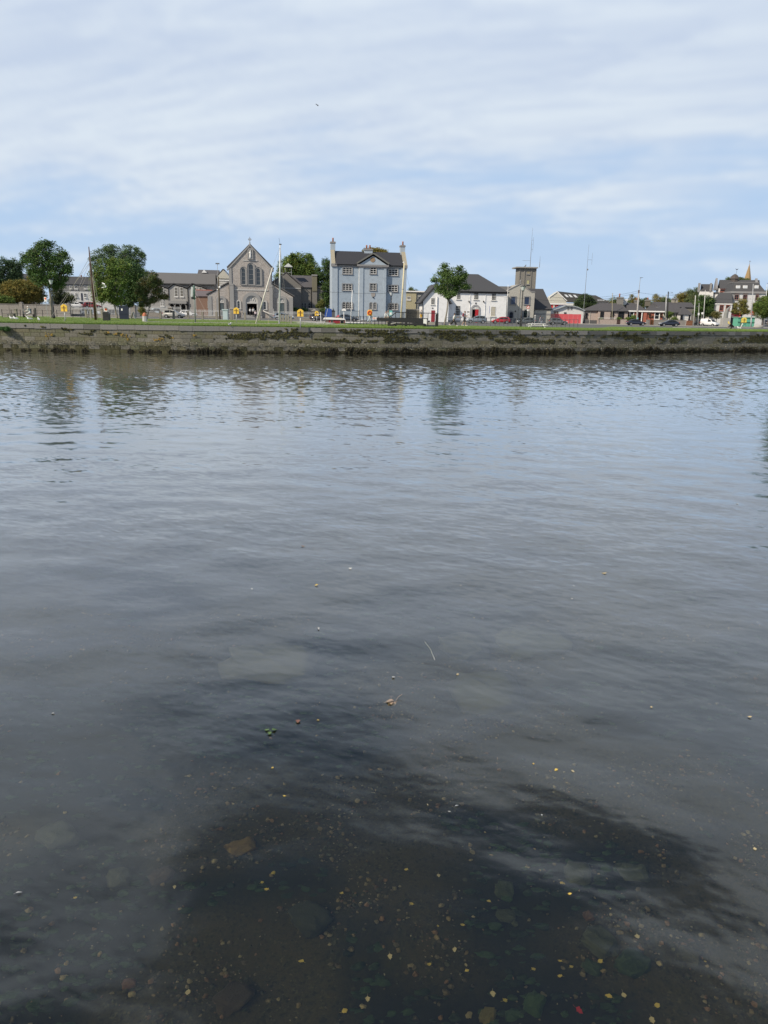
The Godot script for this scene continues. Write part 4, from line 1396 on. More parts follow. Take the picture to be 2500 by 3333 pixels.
func blue_house():
	var b := site("blue_house", 1202, 185, "tall three storey pale blue house with a pediment and gable chimneys", "house")
	var blue := mat("blue render", Color(0.325, 0.39, 0.46), 0.85, tex("faded render", 99, 0.015, [0.8, 0.94, 1.0, 0.97], 6), 0.12)
	var pale := mat("pale blue render", Color(0.37, 0.43, 0.495), 0.85, tex("faded render", 99, 0.015, [0.8, 0.94, 1.0, 0.97], 6), 0.12)
	var stone := stone_()
	var lichen := mat("lichened coping", Color(0.40, 0.36, 0.27), 0.95, blotch(), 0.7)
	var tiles := slate("blue black slate", Color(0.050, 0.052, 0.062))
	var trim := trim_()
	var pot := plain("clay pot", Color(0.42, 0.17, 0.10), 0.8)
	var r := R(1081, 862, 1323, 1042)
	r.position.y = 0
	var cx := r.get_center().x
	var w := r.size.x
	var eave := r.size.y
	var ridge := q(1202, 815).y
	var dz := 9.0
	# walls: gable ends rise into the copings
	block("front_wall", b, blue, Rect2(r.position.x + 0.6, 0, w - 1.2, eave), -dz, 0)
	for s in [-1.0, 1.0]:
		var x0: float = cx + s * w * 0.5
		var x1: float = cx + s * (w * 0.5 - 0.6)
		var g := PackedVector2Array([Vector2(0.05, 0), Vector2(0.05, eave + 0.2), Vector2(-dz * 0.5 + 0.9, ridge - 0.1), Vector2(-dz * 0.5 - 0.9, ridge - 0.1), Vector2(-dz - 0.05, eave + 0.2), Vector2(-dz - 0.05, 0)])
		put("gable_wall", MB.new().prism(g, minf(x0, x1), maxf(x0, x1), Transform3D(Basis(Vector3(0, 0, 1), Vector3(0, 1, 0), Vector3(1, 0, 0)), Vector3.ZERO)), pale, b)
		var cpx0 := minf(x0, x1) - 0.14
		var cpx1 := maxf(x0, x1) + 0.14
		var cp := MB.new()
		cp.sheet(Vector3(cpx0, eave + 0.1, 0.3), Vector3(cpx1, eave + 0.1, 0.3), Vector3(cpx1, ridge + 0.15, -dz * 0.5 + 0.8), Vector3(cpx0, ridge + 0.15, -dz * 0.5 + 0.8), 0.3)
		put("gable_coping", cp, lichen, b)
		put("kneeler", MB.new().span(cpx0 - 0.1, eave - 0.5, -0.2, cpx1 + 0.35 * (1 if s < 0 else 0), eave + 0.15, 0.5), stone, b)
		var px0 := q(1082 if s < 0 else 1305, 800).x
		chimney(b, Rect2(minf(x0, x1) - 0.1 if s < 0 else minf(x0, x1) - 0.35, ridge - 0.5, 1.05, q(1202, 785 if s < 0 else 790).y - ridge + 0.5 - 0.36), -dz * 0.5 - 0.8, -dz * 0.5 + 0.8, pale, [(x0 + x1) * 0.5 + 0.05 - s * 0.1], pot, stone, 0.85)
	var rf := MB.new()
	rf.sheet(Vector3(r.position.x + 0.6, eave + 0.05, 0.4), Vector3(r.end.x - 0.6, eave + 0.05, 0.4), Vector3(r.end.x - 0.6, ridge, -dz * 0.5), Vector3(r.position.x + 0.6, ridge, -dz * 0.5), 0.15)
	rf.sheet(Vector3(r.end.x - 0.6, eave, -dz - 0.4), Vector3(r.position.x + 0.6, eave, -dz - 0.4), Vector3(r.position.x + 0.6, ridge, -dz * 0.5), Vector3(r.end.x - 0.6, ridge, -dz * 0.5), 0.15)
	put("roof", rf, tiles, b)
	put("gutter", MB.new().bar(Vector3(r.position.x + 0.6, eave + 0.0, 0.48), Vector3(r.end.x - 0.6, eave + 0.0, 0.48), 0.09), iron_(), b)
	put("cornice", MB.new().span(r.position.x + 0.55, eave - 0.5, 0, r.end.x - 0.55, eave - 0.1, 0.2), stone, b)
	# breakfront with the pediment
	var m0 := q(1169, 950).x
	var m1 := q(1255, 950).x
	var mc := (m0 + m1) * 0.5
	block("breakfront", b, pale, Rect2(m0, 0, m1 - m0, eave - 0.1), 0, 0.75)
	for x in [[m0 - 0.02, m0 + 0.85], [m1 - 0.55, m1 + 0.02]]: block("pilaster", b, pale, Rect2(x[0], 0, x[1] - x[0], eave - 0.6), 0.7, 0.9)
	for x in [[r.position.x + 0.0, r.position.x + 1.25], [r.end.x - 1.2, r.end.x - 0.0]]: block("corner_pilaster", b, pale, Rect2(x[0], 0, x[1] - x[0], eave - 0.5), 0.04, 0.2)
	var pk := q(1212, 829).y
	var half := (m1 - m0) * 0.5 + 0.55
	put("pediment_wall", MB.new().prism(PackedVector2Array([Vector2(mc - half + 0.3, eave), Vector2(mc + half - 0.3, eave), Vector2(mc, pk - 0.3)]), -4.0, 0.78), pale, b)
	put("pediment_cornice", MB.new().span(mc - half, eave - 0.35, 0, mc + half, eave + 0.08, 1.15), stone, b)
	put("pediment_frieze", MB.new().span(mc - half + 0.3, eave - 0.62, 0, mc + half - 0.3, eave - 0.35, 1.0), stone, b)
	var pr := MB.new()
	pr.sheet(Vector3(mc - half, eave + 0.2, 1.2), Vector3(mc, pk + 0.1, 1.2), Vector3(mc, pk + 0.1, -4.5), Vector3(mc - half, eave + 0.2, -4.5), -0.32)
	pr.sheet(Vector3(mc, pk + 0.1, 1.2), Vector3(mc + half, eave + 0.2, 1.2), Vector3(mc + half, eave + 0.2, -4.5), Vector3(mc, pk + 0.1, -4.5), -0.32)
	put("pediment_coping", pr, mat("mossy grey coping", Color(0.17, 0.17, 0.155), 0.9, grain(), 0.5), b)
	var disc := MB.new()
	disc.lathe([[0.0, 0.0], [0.55, 0.0], [0.55, 0.06], [0.0, 0.06]], 18, Transform3D(Basis(Vector3.RIGHT, PI / 2), Vector3(mc - 0.1, q(1212, 846).y, 0.78)))
	put("roundel", disc, plain("tan roundel", Color(0.30, 0.21, 0.13), 0.9), b)
	chimney(b, Rect2(q(1192, 830).x, q(1192, 842).y, q(1219, 830).x - q(1192, 830).x, q(1205, 811).y - q(1192, 842).y), -5.3, -3.9, pale, [q(1200, 810).x, q(1211, 810).x], pot, stone, 0.85)
	# windows
	for a in [[1116, 872, 1146, 892, 3], [1265.5, 876, 1296, 896, 3], [1115, 925, 1145, 945, 3], [1264.5, 928.5, 1294.5, 948.5, 3]]:
		window(b, R(a[0], a[1], a[2], a[3]), a[4], 3, trim, stone, 0.14, false, null, 0.02, true, 0.07)
	for a in [[1204.5, 871, 1223.5, 891.5, 2], [1203.5, 924, 1223, 945, 2]]:
		window(b, R(a[0], a[1], a[2], a[3]), a[4], 3, trim, stone, 0.14, false, null, 0.76, true, 0.07)
	for a in [[1114.5, 1125], [1126, 1136.5], [1137.5, 1148], [1263.5, 1273.5], [1274.5, 1285], [1286, 1296]]:
		window(b, R(a[0], 983.5 if a[0] < 1200 else 987, a[1], 1005 if a[0] < 1200 else 1008), 2, 3, trim, stone, 0.1, true, null, 0.02, true, 0.035)
	for a in [[1202, 1211], [1214.5, 1223.5]]: window(b, R(a[0], 985, a[1], 1006.5), 2, 3, trim, stone, 0.12, true, null, 0.76, true, 0.035)
	var pl := R(1207, 953.5, 1220, 966)
	put("wall_plaque", MB.new().prism(PackedVector2Array([pl.position + Vector2(0.2, 0), Vector2(pl.end.x - 0.2, pl.position.y), Vector2(pl.end.x, pl.position.y + 0.3), pl.end, Vector2(pl.position.x, pl.end.y), Vector2(pl.position.x, pl.position.y + 0.3)]), 0.75, 0.84), mat("warm stone", Color(0.36, 0.33, 0.31), 0.9, grain(), 0.6), b)
	put("light_bracket", MB.new().ball(Vector3(q(1213, 968).x, q(1213, 968).y, 0.9), Vector3(0.14, 0.16, 0.14)), iron_(), b)
	for px in [1168, 1257]: put("downpipe", MB.new().bar(Vector3(q(px, 950).x, 0, 0.14), Vector3(q(px, 950).x, eave - 0.4, 0.14), 0.075), trim if px == 1168 else pale, b)
	put("plinth", MB.new().span(r.position.x - 0.05, 0, -dz, r.end.x + 0.05, 0.75, 0.26), stone, b)
	# railing before it
	var f := site("iron_railing", 1140, 178, "black iron railing in front of the left bay of the blue house", "railing")
	rails(f, q(1110, 1010).x, q(1169, 1010).x, 2.2, 0.16)
	var f2 := site("iron_railing", 1290, 178, "black iron railing in front of the right bay of the blue house", "railing")
	rails(f2, q(1262, 1010).x, q(1324, 1010).x, 2.2, 0.16)

func rails(f: Node3D, x0, x1, h, gap):
	var iron := iron_()
	var m := MB.new()
	var x = x0
	while x < x1:
		m.span(x - 0.014, 0.05, -0.014, x + 0.014, h, 0.014)
		x += gap
	put("bars", m, iron, f).set_meta("kind", "stuff")
	for y in [0.25, h - 0.18]: put("rail", MB.new().span(x0, y, -0.025, x1, y + 0.05, 0.025), iron, f)
	for xx in [x0, x1]: put("post", MB.new().span(xx - 0.05, 0, -0.05, xx + 0.05, h + 0.1, 0.05), iron, f)

func white_house():
	var white := mat("whitewash", Color(0.80, 0.80, 0.80), 0.85, tex("faded render", 99, 0.015, [0.8, 0.94, 1.0, 0.97], 6), 0.12)
	var tiles := slate("slate of the white house", Color(0.085, 0.087, 0.095))
	var trim := plain("cream frame", Color(0.62, 0.61, 0.58), 0.5)
	var stone := stone_()
	var iron := iron_()
	var red := plain("red door", Color(0.42, 0.018, 0.025), 0.45)
	var b := site("white_house", 1545, 185, "broad white two storey house with a hipped slate roof and an arched red door", "house")
	var r := R(1440, 946, 1650, 1046)
	r.position.y = 0
	var w0 := R(1537, 998, 1558, 1030)
	var w1 := q(1548, 1005).y - 0.1
	put("wall", MB.new().prism(PackedVector2Array([Vector2(r.position.x, 0), Vector2(w0.position.x, 0), Vector2(w0.position.x, w1), Vector2(w0.end.x, w1), Vector2(w0.end.x, 0), Vector2(r.end.x, 0), Vector2(r.end.x, r.size.y), Vector2(r.position.x, r.size.y)]), -11, 0), white, b)
	put("hall_wall", MB.new().span(w0.position.x, 0, -5.2, w0.end.x, w1, -5), stone_(), b)
	side_roof("roof", b, tiles, r.position.x - 0.4, r.end.x + 0.4, r.size.y, q(1545, 888.5).y - r.size.y, -11, 0, 0.4, 6.3, 6.3)
	put("gutter", MB.new().bar(Vector3(r.position.x - 0.4, r.size.y + 0.02, 0.48), Vector3(r.end.x + 0.4, r.size.y + 0.02, 0.48), 0.12), iron, b)
	put("fascia", MB.new().span(r.position.x - 0.3, r.size.y - 0.28, 0.0, r.end.x + 0.3, r.size.y, 0.32), iron, b)
	for a in [[1486, 953, 1498, 974], [1543, 953, 1557, 975], [1601, 955, 1615, 977]]: window(b, R(a[0], a[1], a[2], a[3]), 3, 4, trim, null, 0.12, false, null, 0.01)
	for a in [[1482, 995, 1497, 1027]]: window(b, R(a[0], a[1], a[2], a[3]), 3, 4, trim, null, 0.12, false, null, 0.01)
	window(b, R(1598.5, 998, 1613.5, 1030), 3, 4, trim, null, 0.12, false, plain("cream blind", Color(0.46, 0.42, 0.32), 0.6), 0.01)
	var d := R(1537, 998, 1558, 1030)
	d.position.y = 0
	d.size.y = q(1548, 996.5).y
	put("door_arch", MB.new().strip(arch(grown(d, 0.36), 14), arch(d, 14), 0, 0.14), mat("pale stone arch", Color(0.36, 0.36, 0.37), 0.9, grain(), 0.5), b)
	var fy := q(1548, 1005).y
	put("fanlight", MB.new().prism(arch(Rect2(d.position.x, fy, d.size.x, d.size.y - fy), 14), 0.01, 0.04), glass(), b)
	var fb := MB.new()
	for i in 6: fb.bar(Vector3(d.get_center().x, fy + 0.05, 0.05), Vector3(d.get_center().x + cos(PI * (i + 0.5) / 6) * d.size.x * 0.48, fy + sin(PI * (i + 0.5) / 6) * (d.size.y - fy) * 0.95, 0.05), 0.025, 4)
	put("fanlight_bars", fb, trim, b)
	put("door_lintel", MB.new().span(d.position.x, fy - 0.12, 0, d.end.x, fy + 0.04, 0.12), trim, b)
	var dl := put("door_leaf", MB.new().span(d.get_center().x - 0.05, 0, 0.01, d.end.x - 0.05, fy - 0.1, 0.09), red, b)
	for y in [[0.25, 0.95], [1.1, 1.9]]:
		if y[1] < fy: put("door_panel", MB.new().span(d.get_center().x + 0.1, y[0], 0.09, d.end.x - 0.2, y[1], 0.115), red, dl)
	var pc := MB.new()
	pc.lathe([[0.0, 0.0], [0.2, 0.0], [0.2, 0.06], [0.0, 0.06]], 16, Transform3D(Basis(Vector3.RIGHT, PI / 2), Vector3(q(1549, 987).x, q(1549, 987).y, 0.01)))
	put("round_plaque", pc, plain("plaque", Color(0.12, 0.12, 0.13), 0.5), b)
	for px in [1526, 1574]: put("lantern", MB.new().lathe([[0.0, -0.2], [0.12, -0.16], [0.16, 0.12], [0.08, 0.2], [0.0, 0.26]], 6, Transform3D(Basis.IDENTITY, Vector3(q(px, 982).x, q(px, 982).y, 0.25))), iron, b)
	for px in [1530, 1580]: put("downpipe", MB.new().bar(Vector3(q(px, 980).x, 1.5, 0.09), Vector3(q(px, 980).x, r.size.y - 0.3, 0.09), 0.06), white, b)
	put("plinth", MB.new().span(r.position.x - 0.03, 0, -11.02, r.end.x + 0.03, 0.45, 0.06), mat("grey plinth", Color(0.33, 0.33, 0.33), 0.9, grain(), 0.5), b)
	put("wall_sign", MB.new().span(q(1520, 1014).x, q(1520, 1017).y, 0, q(1528, 1014).x, q(1520, 1013).y, 0.04), stone, b)
	# gabled wing
	var w := site("white_wing", 1410, 182, "white gabled wing with a small red door at the left of the white house", "house")
	var g := R(1376, 977, 1460, 1044)
	g.position.y = 0
	var ap := q(1419, 930).y
	put("wall", MB.new().prism(PackedVector2Array([Vector2(g.position.x, 0), Vector2(g.end.x, 0), Vector2(g.end.x, g.size.y), Vector2(g.get_center().x, ap), Vector2(g.position.x, g.size.y)]), -9, 0), white, w)
	gable_roof("roof", w, tiles, g.position.x, g.end.x, g.size.y, ap - g.size.y, -9, 0.35, 0.7, 0.25)
	var vb := MB.new()
	var over := (ap - g.size.y) * 0.7 / (g.size.x * 0.5)
	vb.prism(PackedVector2Array([Vector2(g.position.x - 0.7, g.size.y - over), Vector2(g.get_center().x, ap), Vector2(g.get_center().x, ap + 0.28), Vector2(g.position.x - 0.75, g.size.y - over + 0.22)]), 0.3, 0.42)
	put("bargeboard", vb, iron, w)
	window(w, R(1403, 970, 1415, 991), 3, 4, trim, null, 0.1, false, null, 0.01)
	block("door", w, plain("dull red door", Color(0.25, 0.02, 0.03), 0.6), Rect2(q(1404, 1010).x, 0, 0.85, q(1404, 1010).y), 0, 0.06)
	put("round_plaque", MB.new().lathe([[0.0, 0.0], [0.18, 0.0], [0.18, 0.06], [0.0, 0.06]], 14, Transform3D(Basis(Vector3.RIGHT, PI / 2), Vector3(q(1408, 1003).x, q(1408, 1003).y, 0.01))), plain("plaque", Color(0.12, 0.12, 0.13), 0.5), w)
	put("downpipe", MB.new().bar(Vector3(q(1422, 1000).x, 0, 0.14), Vector3(q(1422, 1000).x, q(1422, 966).y, 0.14), 0.13), white, w)
	put("downpipe", MB.new().bar(Vector3(q(1375.5, 1000).x, 0, 0.1), Vector3(q(1375.5, 1000).x, g.size.y, 0.1), 0.08), iron, w)
	# olive building behind
	var o := site("cream_flat_roofed_building", 1352, 212, "cream yellow flat roofed building right of the blue house", "building")
	var cr := R(1318, 955, 1354, 1046)
	cr.position.y = 0
	block("wall", o, render_wall("olive cream render", Color(0.42, 0.38, 0.25)), cr, -10, 0)
	var c2 := R(1354, 955, 1392, 1046)
	c2.position.y = 0
	block("grey_wall", o, render_wall("soft grey render", Color(0.33, 0.33, 0.31)), c2, -10, -0.3)
	put("roof_edge", MB.new().span(cr.position.x - 0.3, cr.size.y, -10, c2.end.x + 0.3, cr.size.y + 0.3, 0.35), trim_(), o)
	window(o, R(1324.5, 965, 1336.5, 976), 1, 2, trim_(), null, 0.05, false, pale_glass(), 0.01)
	window(o, R(1361, 966, 1367, 984), 1, 3, frame_(), null, 0.05, false, null, -0.29)
	var yw := site("yard_wall", 1352, 188, "dark yard wall between the blue house and the white wing", "wall")
	put("masonry", MB.new().span(q(1322, 1010).x, 0, -0.3, q(1378, 1010).x, q(1350, 1010).y, 0), mat("dark masonry", Color(0.15, 0.145, 0.125), 0.95, grain(), 0.6), yw)
	put("coping", MB.new().span(q(1322, 1010).x, q(1350, 1010).y, -0.4, q(1378, 1010).x, q(1350, 1008).y + 0.1, 0.1), stone, yw)

func fire_station():
	var wall := render_wall("stained grey render", Color(0.45, 0.43, 0.385))
	var stone := stone_()
	var tiles := slate("station slate", Color(0.075, 0.075, 0.082))
	var navy := plain("navy frame", Color(0.02, 0.035, 0.10), 0.5)
	var sky := plain("blue glass", Color(0.04, 0.06, 0.11), 0.08)
	var t := site("hose_tower", 1712, 203, "square grey concrete tower with a flat overhanging roof behind the grey gabled building", "tower")
	var conc := mat("board marked concrete", Color(0.25, 0.235, 0.21), 0.95, tex("streaks", 91, 0.025, [0.45, 0.75, 1.0, 0.85], 5), 0.3)
	var r := R(1685, 873, 1741, 1050)
	r.position.y = 0
	block("shaft", t, conc, r, -4.2, 0)
	for x in [0.0, 0.3, 0.72, 1.0]:
		var px := lerpf(r.position.x, r.end.x - 0.28, x)
		put("rib", MB.new().span(px, 0, 0, px + 0.28, r.size.y, 0.14), conc, t)
	put("roof_slab", MB.new().span(q(1679, 871).x, r.size.y, -4.9, q(1750, 871).x, r.size.y + 0.3, 0.7), mat("pale slab", Color(0.30, 0.29, 0.27), 0.9, grain(), 0.5), t)
	window(t, R(1714.5, 881, 1725, 892), 1, 1, stone, null, 0.05, false, plain("ochre shutter", Color(0.26, 0.23, 0.15), 0.7), 0.01)
	window(t, R(1713, 911, 1723.5, 925), 1, 1, stone, null, 0.05, false, plain("yellow shutter", Color(0.42, 0.39, 0.22), 0.7), 0.01)
	var iron := plain("mast steel", Color(0.20, 0.21, 0.22), 0.5)
	var dish := MB.new()
	dish.lathe([[0.0, 0.0], [0.35, 0.1], [0.4, 0.22]], 10, Transform3D(Basis(Vector3(0, 0, 1), 0.9), Vector3(q(1714, 867).x, r.size.y + 0.5, -1)))
	put("dish", dish, iron, t)
	var am := thing("aerial_mast", B(1714, 204, here.y) + Vector3(0, r.size.y + 0.3, 0), "tall thin aerial with side rods on top of the concrete tower", "aerial", "radio aerials")
	aerial(am, q(1717, 741).y, [[0.46, 0.42, 0.35], [0.59, 0.42, 0.3], [0.69, 0.42, 0.25], [0.33, 0.0, 0.0]], iron)
	put("cross_arm", MB.new().bar(Vector3(-2.0, q(1714, 848).y, 0), Vector3(0, q(1714, 848).y, 0), 0.03), iron, am)
	var a2 := thing("aerial_mast", B(1744, 204, t.position.y) + Vector3(0, r.size.y + 0.3, 0), "short whip aerial at the right edge of the concrete tower roof", "aerial", "radio aerials")
	aerial(a2, q(1746, 833).y, [], iron)
	var a3 := site("aerial_mast", 1896, 196, "free standing thin aerial with one side rod, above the red hoarding", "aerial", "radio aerials")
	aerial(a3, q(1911, 795).y, [[0.81, 1.05, 0.28]], iron)
	put("dish", MB.new().ball(Vector3(0.15, q(1900, 877).y, 0), Vector3(0.22, 0.22, 0.12)), iron, a3)
	var b := site("gabled_station", 1694, 190, "grey rendered building with a shaped gable, blue windows and arched openings beside the white house", "building")
	var base := R(1649, 946, 1739, 1048)
	base.position.y = 0
	var pts := PackedVector2Array([Vector2(base.position.x, 0), Vector2(base.end.x, 0), Vector2(base.end.x, q(1740, 952).y), Vector2(q(1729, 952).x, q(1729, 951).y), Vector2(q(1694, 925).x, q(1694, 925).y), Vector2(base.position.x, q(1650, 946).y)])
	put("front_wall", MB.new().prism(pts, -10, 0), wall, b)
	var cp := MB.new()
	for k in [[2, 3], [3, 4], [4, 5]]:
		var p0: Vector2 = pts[k[0]]
		var p1: Vector2 = pts[k[1]]
		cp.prism(PackedVector2Array([p0 + Vector2(0.1 if k[0] == 2 else 0.0, 0), p1 - Vector2(0.1 if k[1] == 5 else 0.0, 0), p1 + Vector2(0, 0.2), p0 + Vector2(0, 0.2)]), -0.3, 0.12)
	put("parapet_coping", cp, stone, b)
	put("finial", MB.new().lathe([[0.16, 0.0], [0.1, 0.25], [0.2, 0.4], [0.12, 0.62], [0.0, 0.9]], 8, Transform3D(Basis.IDENTITY, Vector3(pts[4].x, pts[4].y + 0.2, -0.1))), stone, b)
	side_roof("back_roof", b, slate("mid slate", Color(0.16, 0.155, 0.15)), q(1630, 940).x, q(1690, 940).x, q(1650, 950).y, 1.4, -9, -1.5)
	for a in [[1663, 966.5, 1677, 990], [1707.5, 967, 1722, 990.5]]: window(b, R(a[0], a[1], a[2], a[3]), 2, 2, navy, stone, 0.22, false, sky, 0.01)
	var d := R(1657, 1010, 1669, 1046)
	d.position.y = 0
	window(b, d, 2, 3, navy, stone, 0.28, true, glass(), 0.01, false)
	window(b, R(1704, 1008.5, 1720, 1034), 2, 3, plain("dark green frame", Color(0.02, 0.06, 0.04)), stone, 0.22, true, glass(), 0.01)
	put("wall_lamp", MB.new().ball(Vector3(q(1677, 1013).x, q(1677, 1013).y, 0.2), Vector3(0.16, 0.18, 0.16)), iron_(), b)
	put("plinth", MB.new().span(base.position.x - 0.02, 0, -10.02, base.end.x + 0.02, 1.15, 0.05), mat("rubble plinth", Color(0.24, 0.235, 0.225), 0.95, speck(), 0.5), b)
	put("downpipe", MB.new().bar(Vector3(q(1690, 980).x, 0, 0.09), Vector3(q(1690, 980).x, q(1690, 940).y, 0.09), 0.06), wall, b)
	# wing with a long slope of slate
	var w := site("slate_wing", 1766, 193, "low wing under a long dark slate slope right of the grey gable", "building")
	var wr := R(1739, 1003, 1792, 1050)
	wr.position.y = 0
	block("wall", w, wall, wr, -9, 0)
	var hi := q(1750, 938).y
	var rf := MB.new()
	rf.sheet(Vector3(wr.position.x - 0.2, wr.size.y, 0.4), Vector3(wr.end.x + 0.3, wr.size.y, 0.4), Vector3(q(1780, 938).x, hi, -4.5), Vector3(wr.position.x - 1.0, hi, -4.5), 0.2)
	rf.quad(Vector3(wr.end.x + 0.3, wr.size.y, 0.4), Vector3(wr.end.x + 0.3, wr.size.y, -9.4), Vector3(q(1780, 938).x, hi, -4.5), Vector3(wr.end.x + 0.3, wr.size.y, 0.4) * 0.999)
	rf.sheet(Vector3(wr.end.x + 0.3, wr.size.y, -9.4), Vector3(wr.position.x - 0.2, wr.size.y, -9.4), Vector3(wr.position.x - 1.0, hi, -4.5), Vector3(q(1780, 938).x, hi, -4.5), 0.2)
	put("roof", rf, tiles, w)
	put("eaves_band", MB.new().span(wr.position.x, wr.size.y - 0.3, 0.0, wr.end.x, wr.size.y - 0.05, 0.15), stone, w)
	put("dark_band", MB.new().span(wr.position.x, 2.0, 0.0, wr.end.x, 2.35, 0.08), stone, w)
	# what stands beyond and beside
	var g := site("long_roofed_building", 1870, 245, "cream gabled building with a long dark roof and rows of skylights behind the red wall", "building")
	var lr := R(1788, 970, 1846, 1050)
	lr.position.y = 0
	var cream := render_wall("pale cream render", Color(0.60, 0.58, 0.50))
	var apx := q(1813, 951)
	put("gable_wall", MB.new().prism(PackedVector2Array([Vector2(lr.position.x, 0), Vector2(lr.end.x, 0), Vector2(q(1844, 980).x, q(1844, 980).y), apx, Vector2(lr.position.x, lr.size.y)]), -4, 0), cream, g)
	var trim := trim_()
	var vg := MB.new()
	vg.prism(PackedVector2Array([q(1787, 970), apx, apx + Vector2(0, 0.35), q(1786, 968)]), 0, 0.2)
	vg.prism(PackedVector2Array([apx, q(1845, 981), q(1846, 978.5), apx + Vector2(0, 0.35)]), 0, 0.2)
	put("verge_board", vg, trim, g)
	var e0 := q(1845, 982)
	var e1 := q(1955, 986)
	var r1 := q(1936, 958)
	var lf := MB.new()
	lf.sheet(Vector3(e0.x, e0.y, 0.3), Vector3(e1.x, e1.y, 0.3), Vector3(r1.x, r1.y, -7), Vector3(apx.x, apx.y + 0.3, -7 * 0.05), 0.2)
	put("roof", lf, slate("brown black roof", Color(0.075, 0.072, 0.068)), g)
	block("side_wall", g, cream, Rect2(e0.x, 0, e1.x - e0.x, e0.y - 0.4), -5, -0.2)
	var a3p := Vector3(e0.x, e0.y, 0.3)
	var up := (Vector3(apx.x, apx.y + 0.3, -0.35) - a3p)
	var along := Vector3(e1.x, e1.y, 0.3) - a3p
	var nrm := along.cross(up).normalized()
	for s in [0.12, 0.24, 0.38]:
		var c: Vector3 = a3p + along * s + up * 0.45 + nrm * 0.06
		var sk := MB.new()
		sk.sheet(c, c + along.normalized() * 0.75, c + along.normalized() * 0.75 + up.normalized() * 1.1, c + up.normalized() * 1.1, 0.1)
		put("skylight", sk, plain("skylight glass", Color(0.6, 0.62, 0.64), 0.2), g)
	var g2 := site("far_long_roof", 1955, 250, "second long dark roof with a row of pale skylights behind the round bush", "building")
	var f2 := q(1925, 990)
	var f3 := q(1985, 990)
	side_roof("roof", g2, mats["brown black roof"], f2.x, f3.x, q(1950, 984).y, q(1940, 960).y - q(1950, 984).y, -9, 0, 0.3, 0.6, 3.5)
	block("wall", g2, trim, Rect2(f2.x + 0.3, 0, f3.x - f2.x - 0.6, q(1950, 984).y), -8.5, -0.2)
	for i in 3: put("skylight", MB.new().box(Vector3(q(1951 + i * 8, 976).x, q(1951, 976.5).y, -1.1), Vector3(0.6, 0.25, 0.5)), plain("skylight glass", Color(0.6, 0.62, 0.64), 0.2), g2)
	var rw := site("red_wall", 1815, 222, "bright red painted wall with a stub pier under the cream gable", "wall")
	put("wall", MB.new().span(q(1790, 1000).x, 0, -0.4, q(1842, 1000).x, q(1815, 991.5).y, 0), plain("red paint", Color(0.52, 0.025, 0.03), 0.6), rw)
	put("cornice", MB.new().span(q(1789, 1000).x, q(1815, 991.5).y, -0.6, q(1880, 1000).x, q(1815, 987).y, 0.3), trim, rw)
	put("pier", MB.new().span(q(1800, 1000).x, q(1800, 1010).y, 0, q(1805, 1000).x, q(1800, 994).y, 0.3), cream, rw)
	var ws := site("shed", 1850, 208, "small white building with a low curved grey roof behind the red hoarding", "shed")
	var curve := PackedVector2Array([q(1800, 1009), q(1820, 1003), q(1841, 995), q(1862, 996), q(1882, 1001), q(1903, 1011)])
	var body := curve.duplicate()
	body.append(Vector2(curve[5].x - 0.2, 0))
	body.append(Vector2(curve[0].x + 0.2, 0))
	put("wall", MB.new().prism(body, -7, 0), render_wall("white render", Color(0.70, 0.69, 0.67)), ws)
	var lowc := PackedVector2Array()
	for p in curve: lowc.append(p - Vector2(0, 0.1))
	var hic := PackedVector2Array()
	for p in curve: hic.append(p + Vector2(0, 0.12))
	put("roof", MB.new().strip(hic, lowc, -7.2, 0.6), plain("grey sheet metal", Color(0.33, 0.36, 0.38), 0.5), ws)
	window(ws, R(1802, 1012, 1819, 1026), 2, 1, trim, null, 0.05, false, plain("brown blind", Color(0.14, 0.09, 0.08), 0.7), 0.01, false)
	window(ws, R(1835, 1016, 1844, 1027), 2, 1, frame_(), null, 0.05, false, null, 0.01, false)
	for px in [1850, 1860]:
		var lv := MB.new()
		for i in 6: lv.span(q(px - 3, 1006).x, q(px, 1009).y + i * 0.12, 0, q(px + 3, 1006).x, q(px, 1009).y + i * 0.12 + 0.07, 0.08)
		put("louvre", lv, stone, ws)
	var hd := site("hoarding", 1825, 196, "coral red panelled hoarding along the pavement behind the grey hatchback", "fence")
	var coral := plain("coral panel", Color(0.55, 0.085, 0.095), 0.6)
	var faded := plain("faded coral panel", Color(0.50, 0.22, 0.19), 0.7)
	var x := q(1758, 1040).x
	var n := 0
	var xe := q(1891, 1040).x
	while x < xe:
		put("panel", MB.new().span(x + 0.015, 0.05, -0.04, minf(x + 1.15, xe) - 0.015, 2.32 - 0.02 * (n % 2), 0.0 + 0.012 * (n % 3)), faded if n < 3 else coral, hd)
		x += 1.15
		n += 1
	for px in [1758, 1825, 1890]: put("post", MB.new().span(q(px, 1040).x - 0.05, 0, -0.16, q(px, 1040).x + 0.05, 2.3, -0.05), stone, hd)

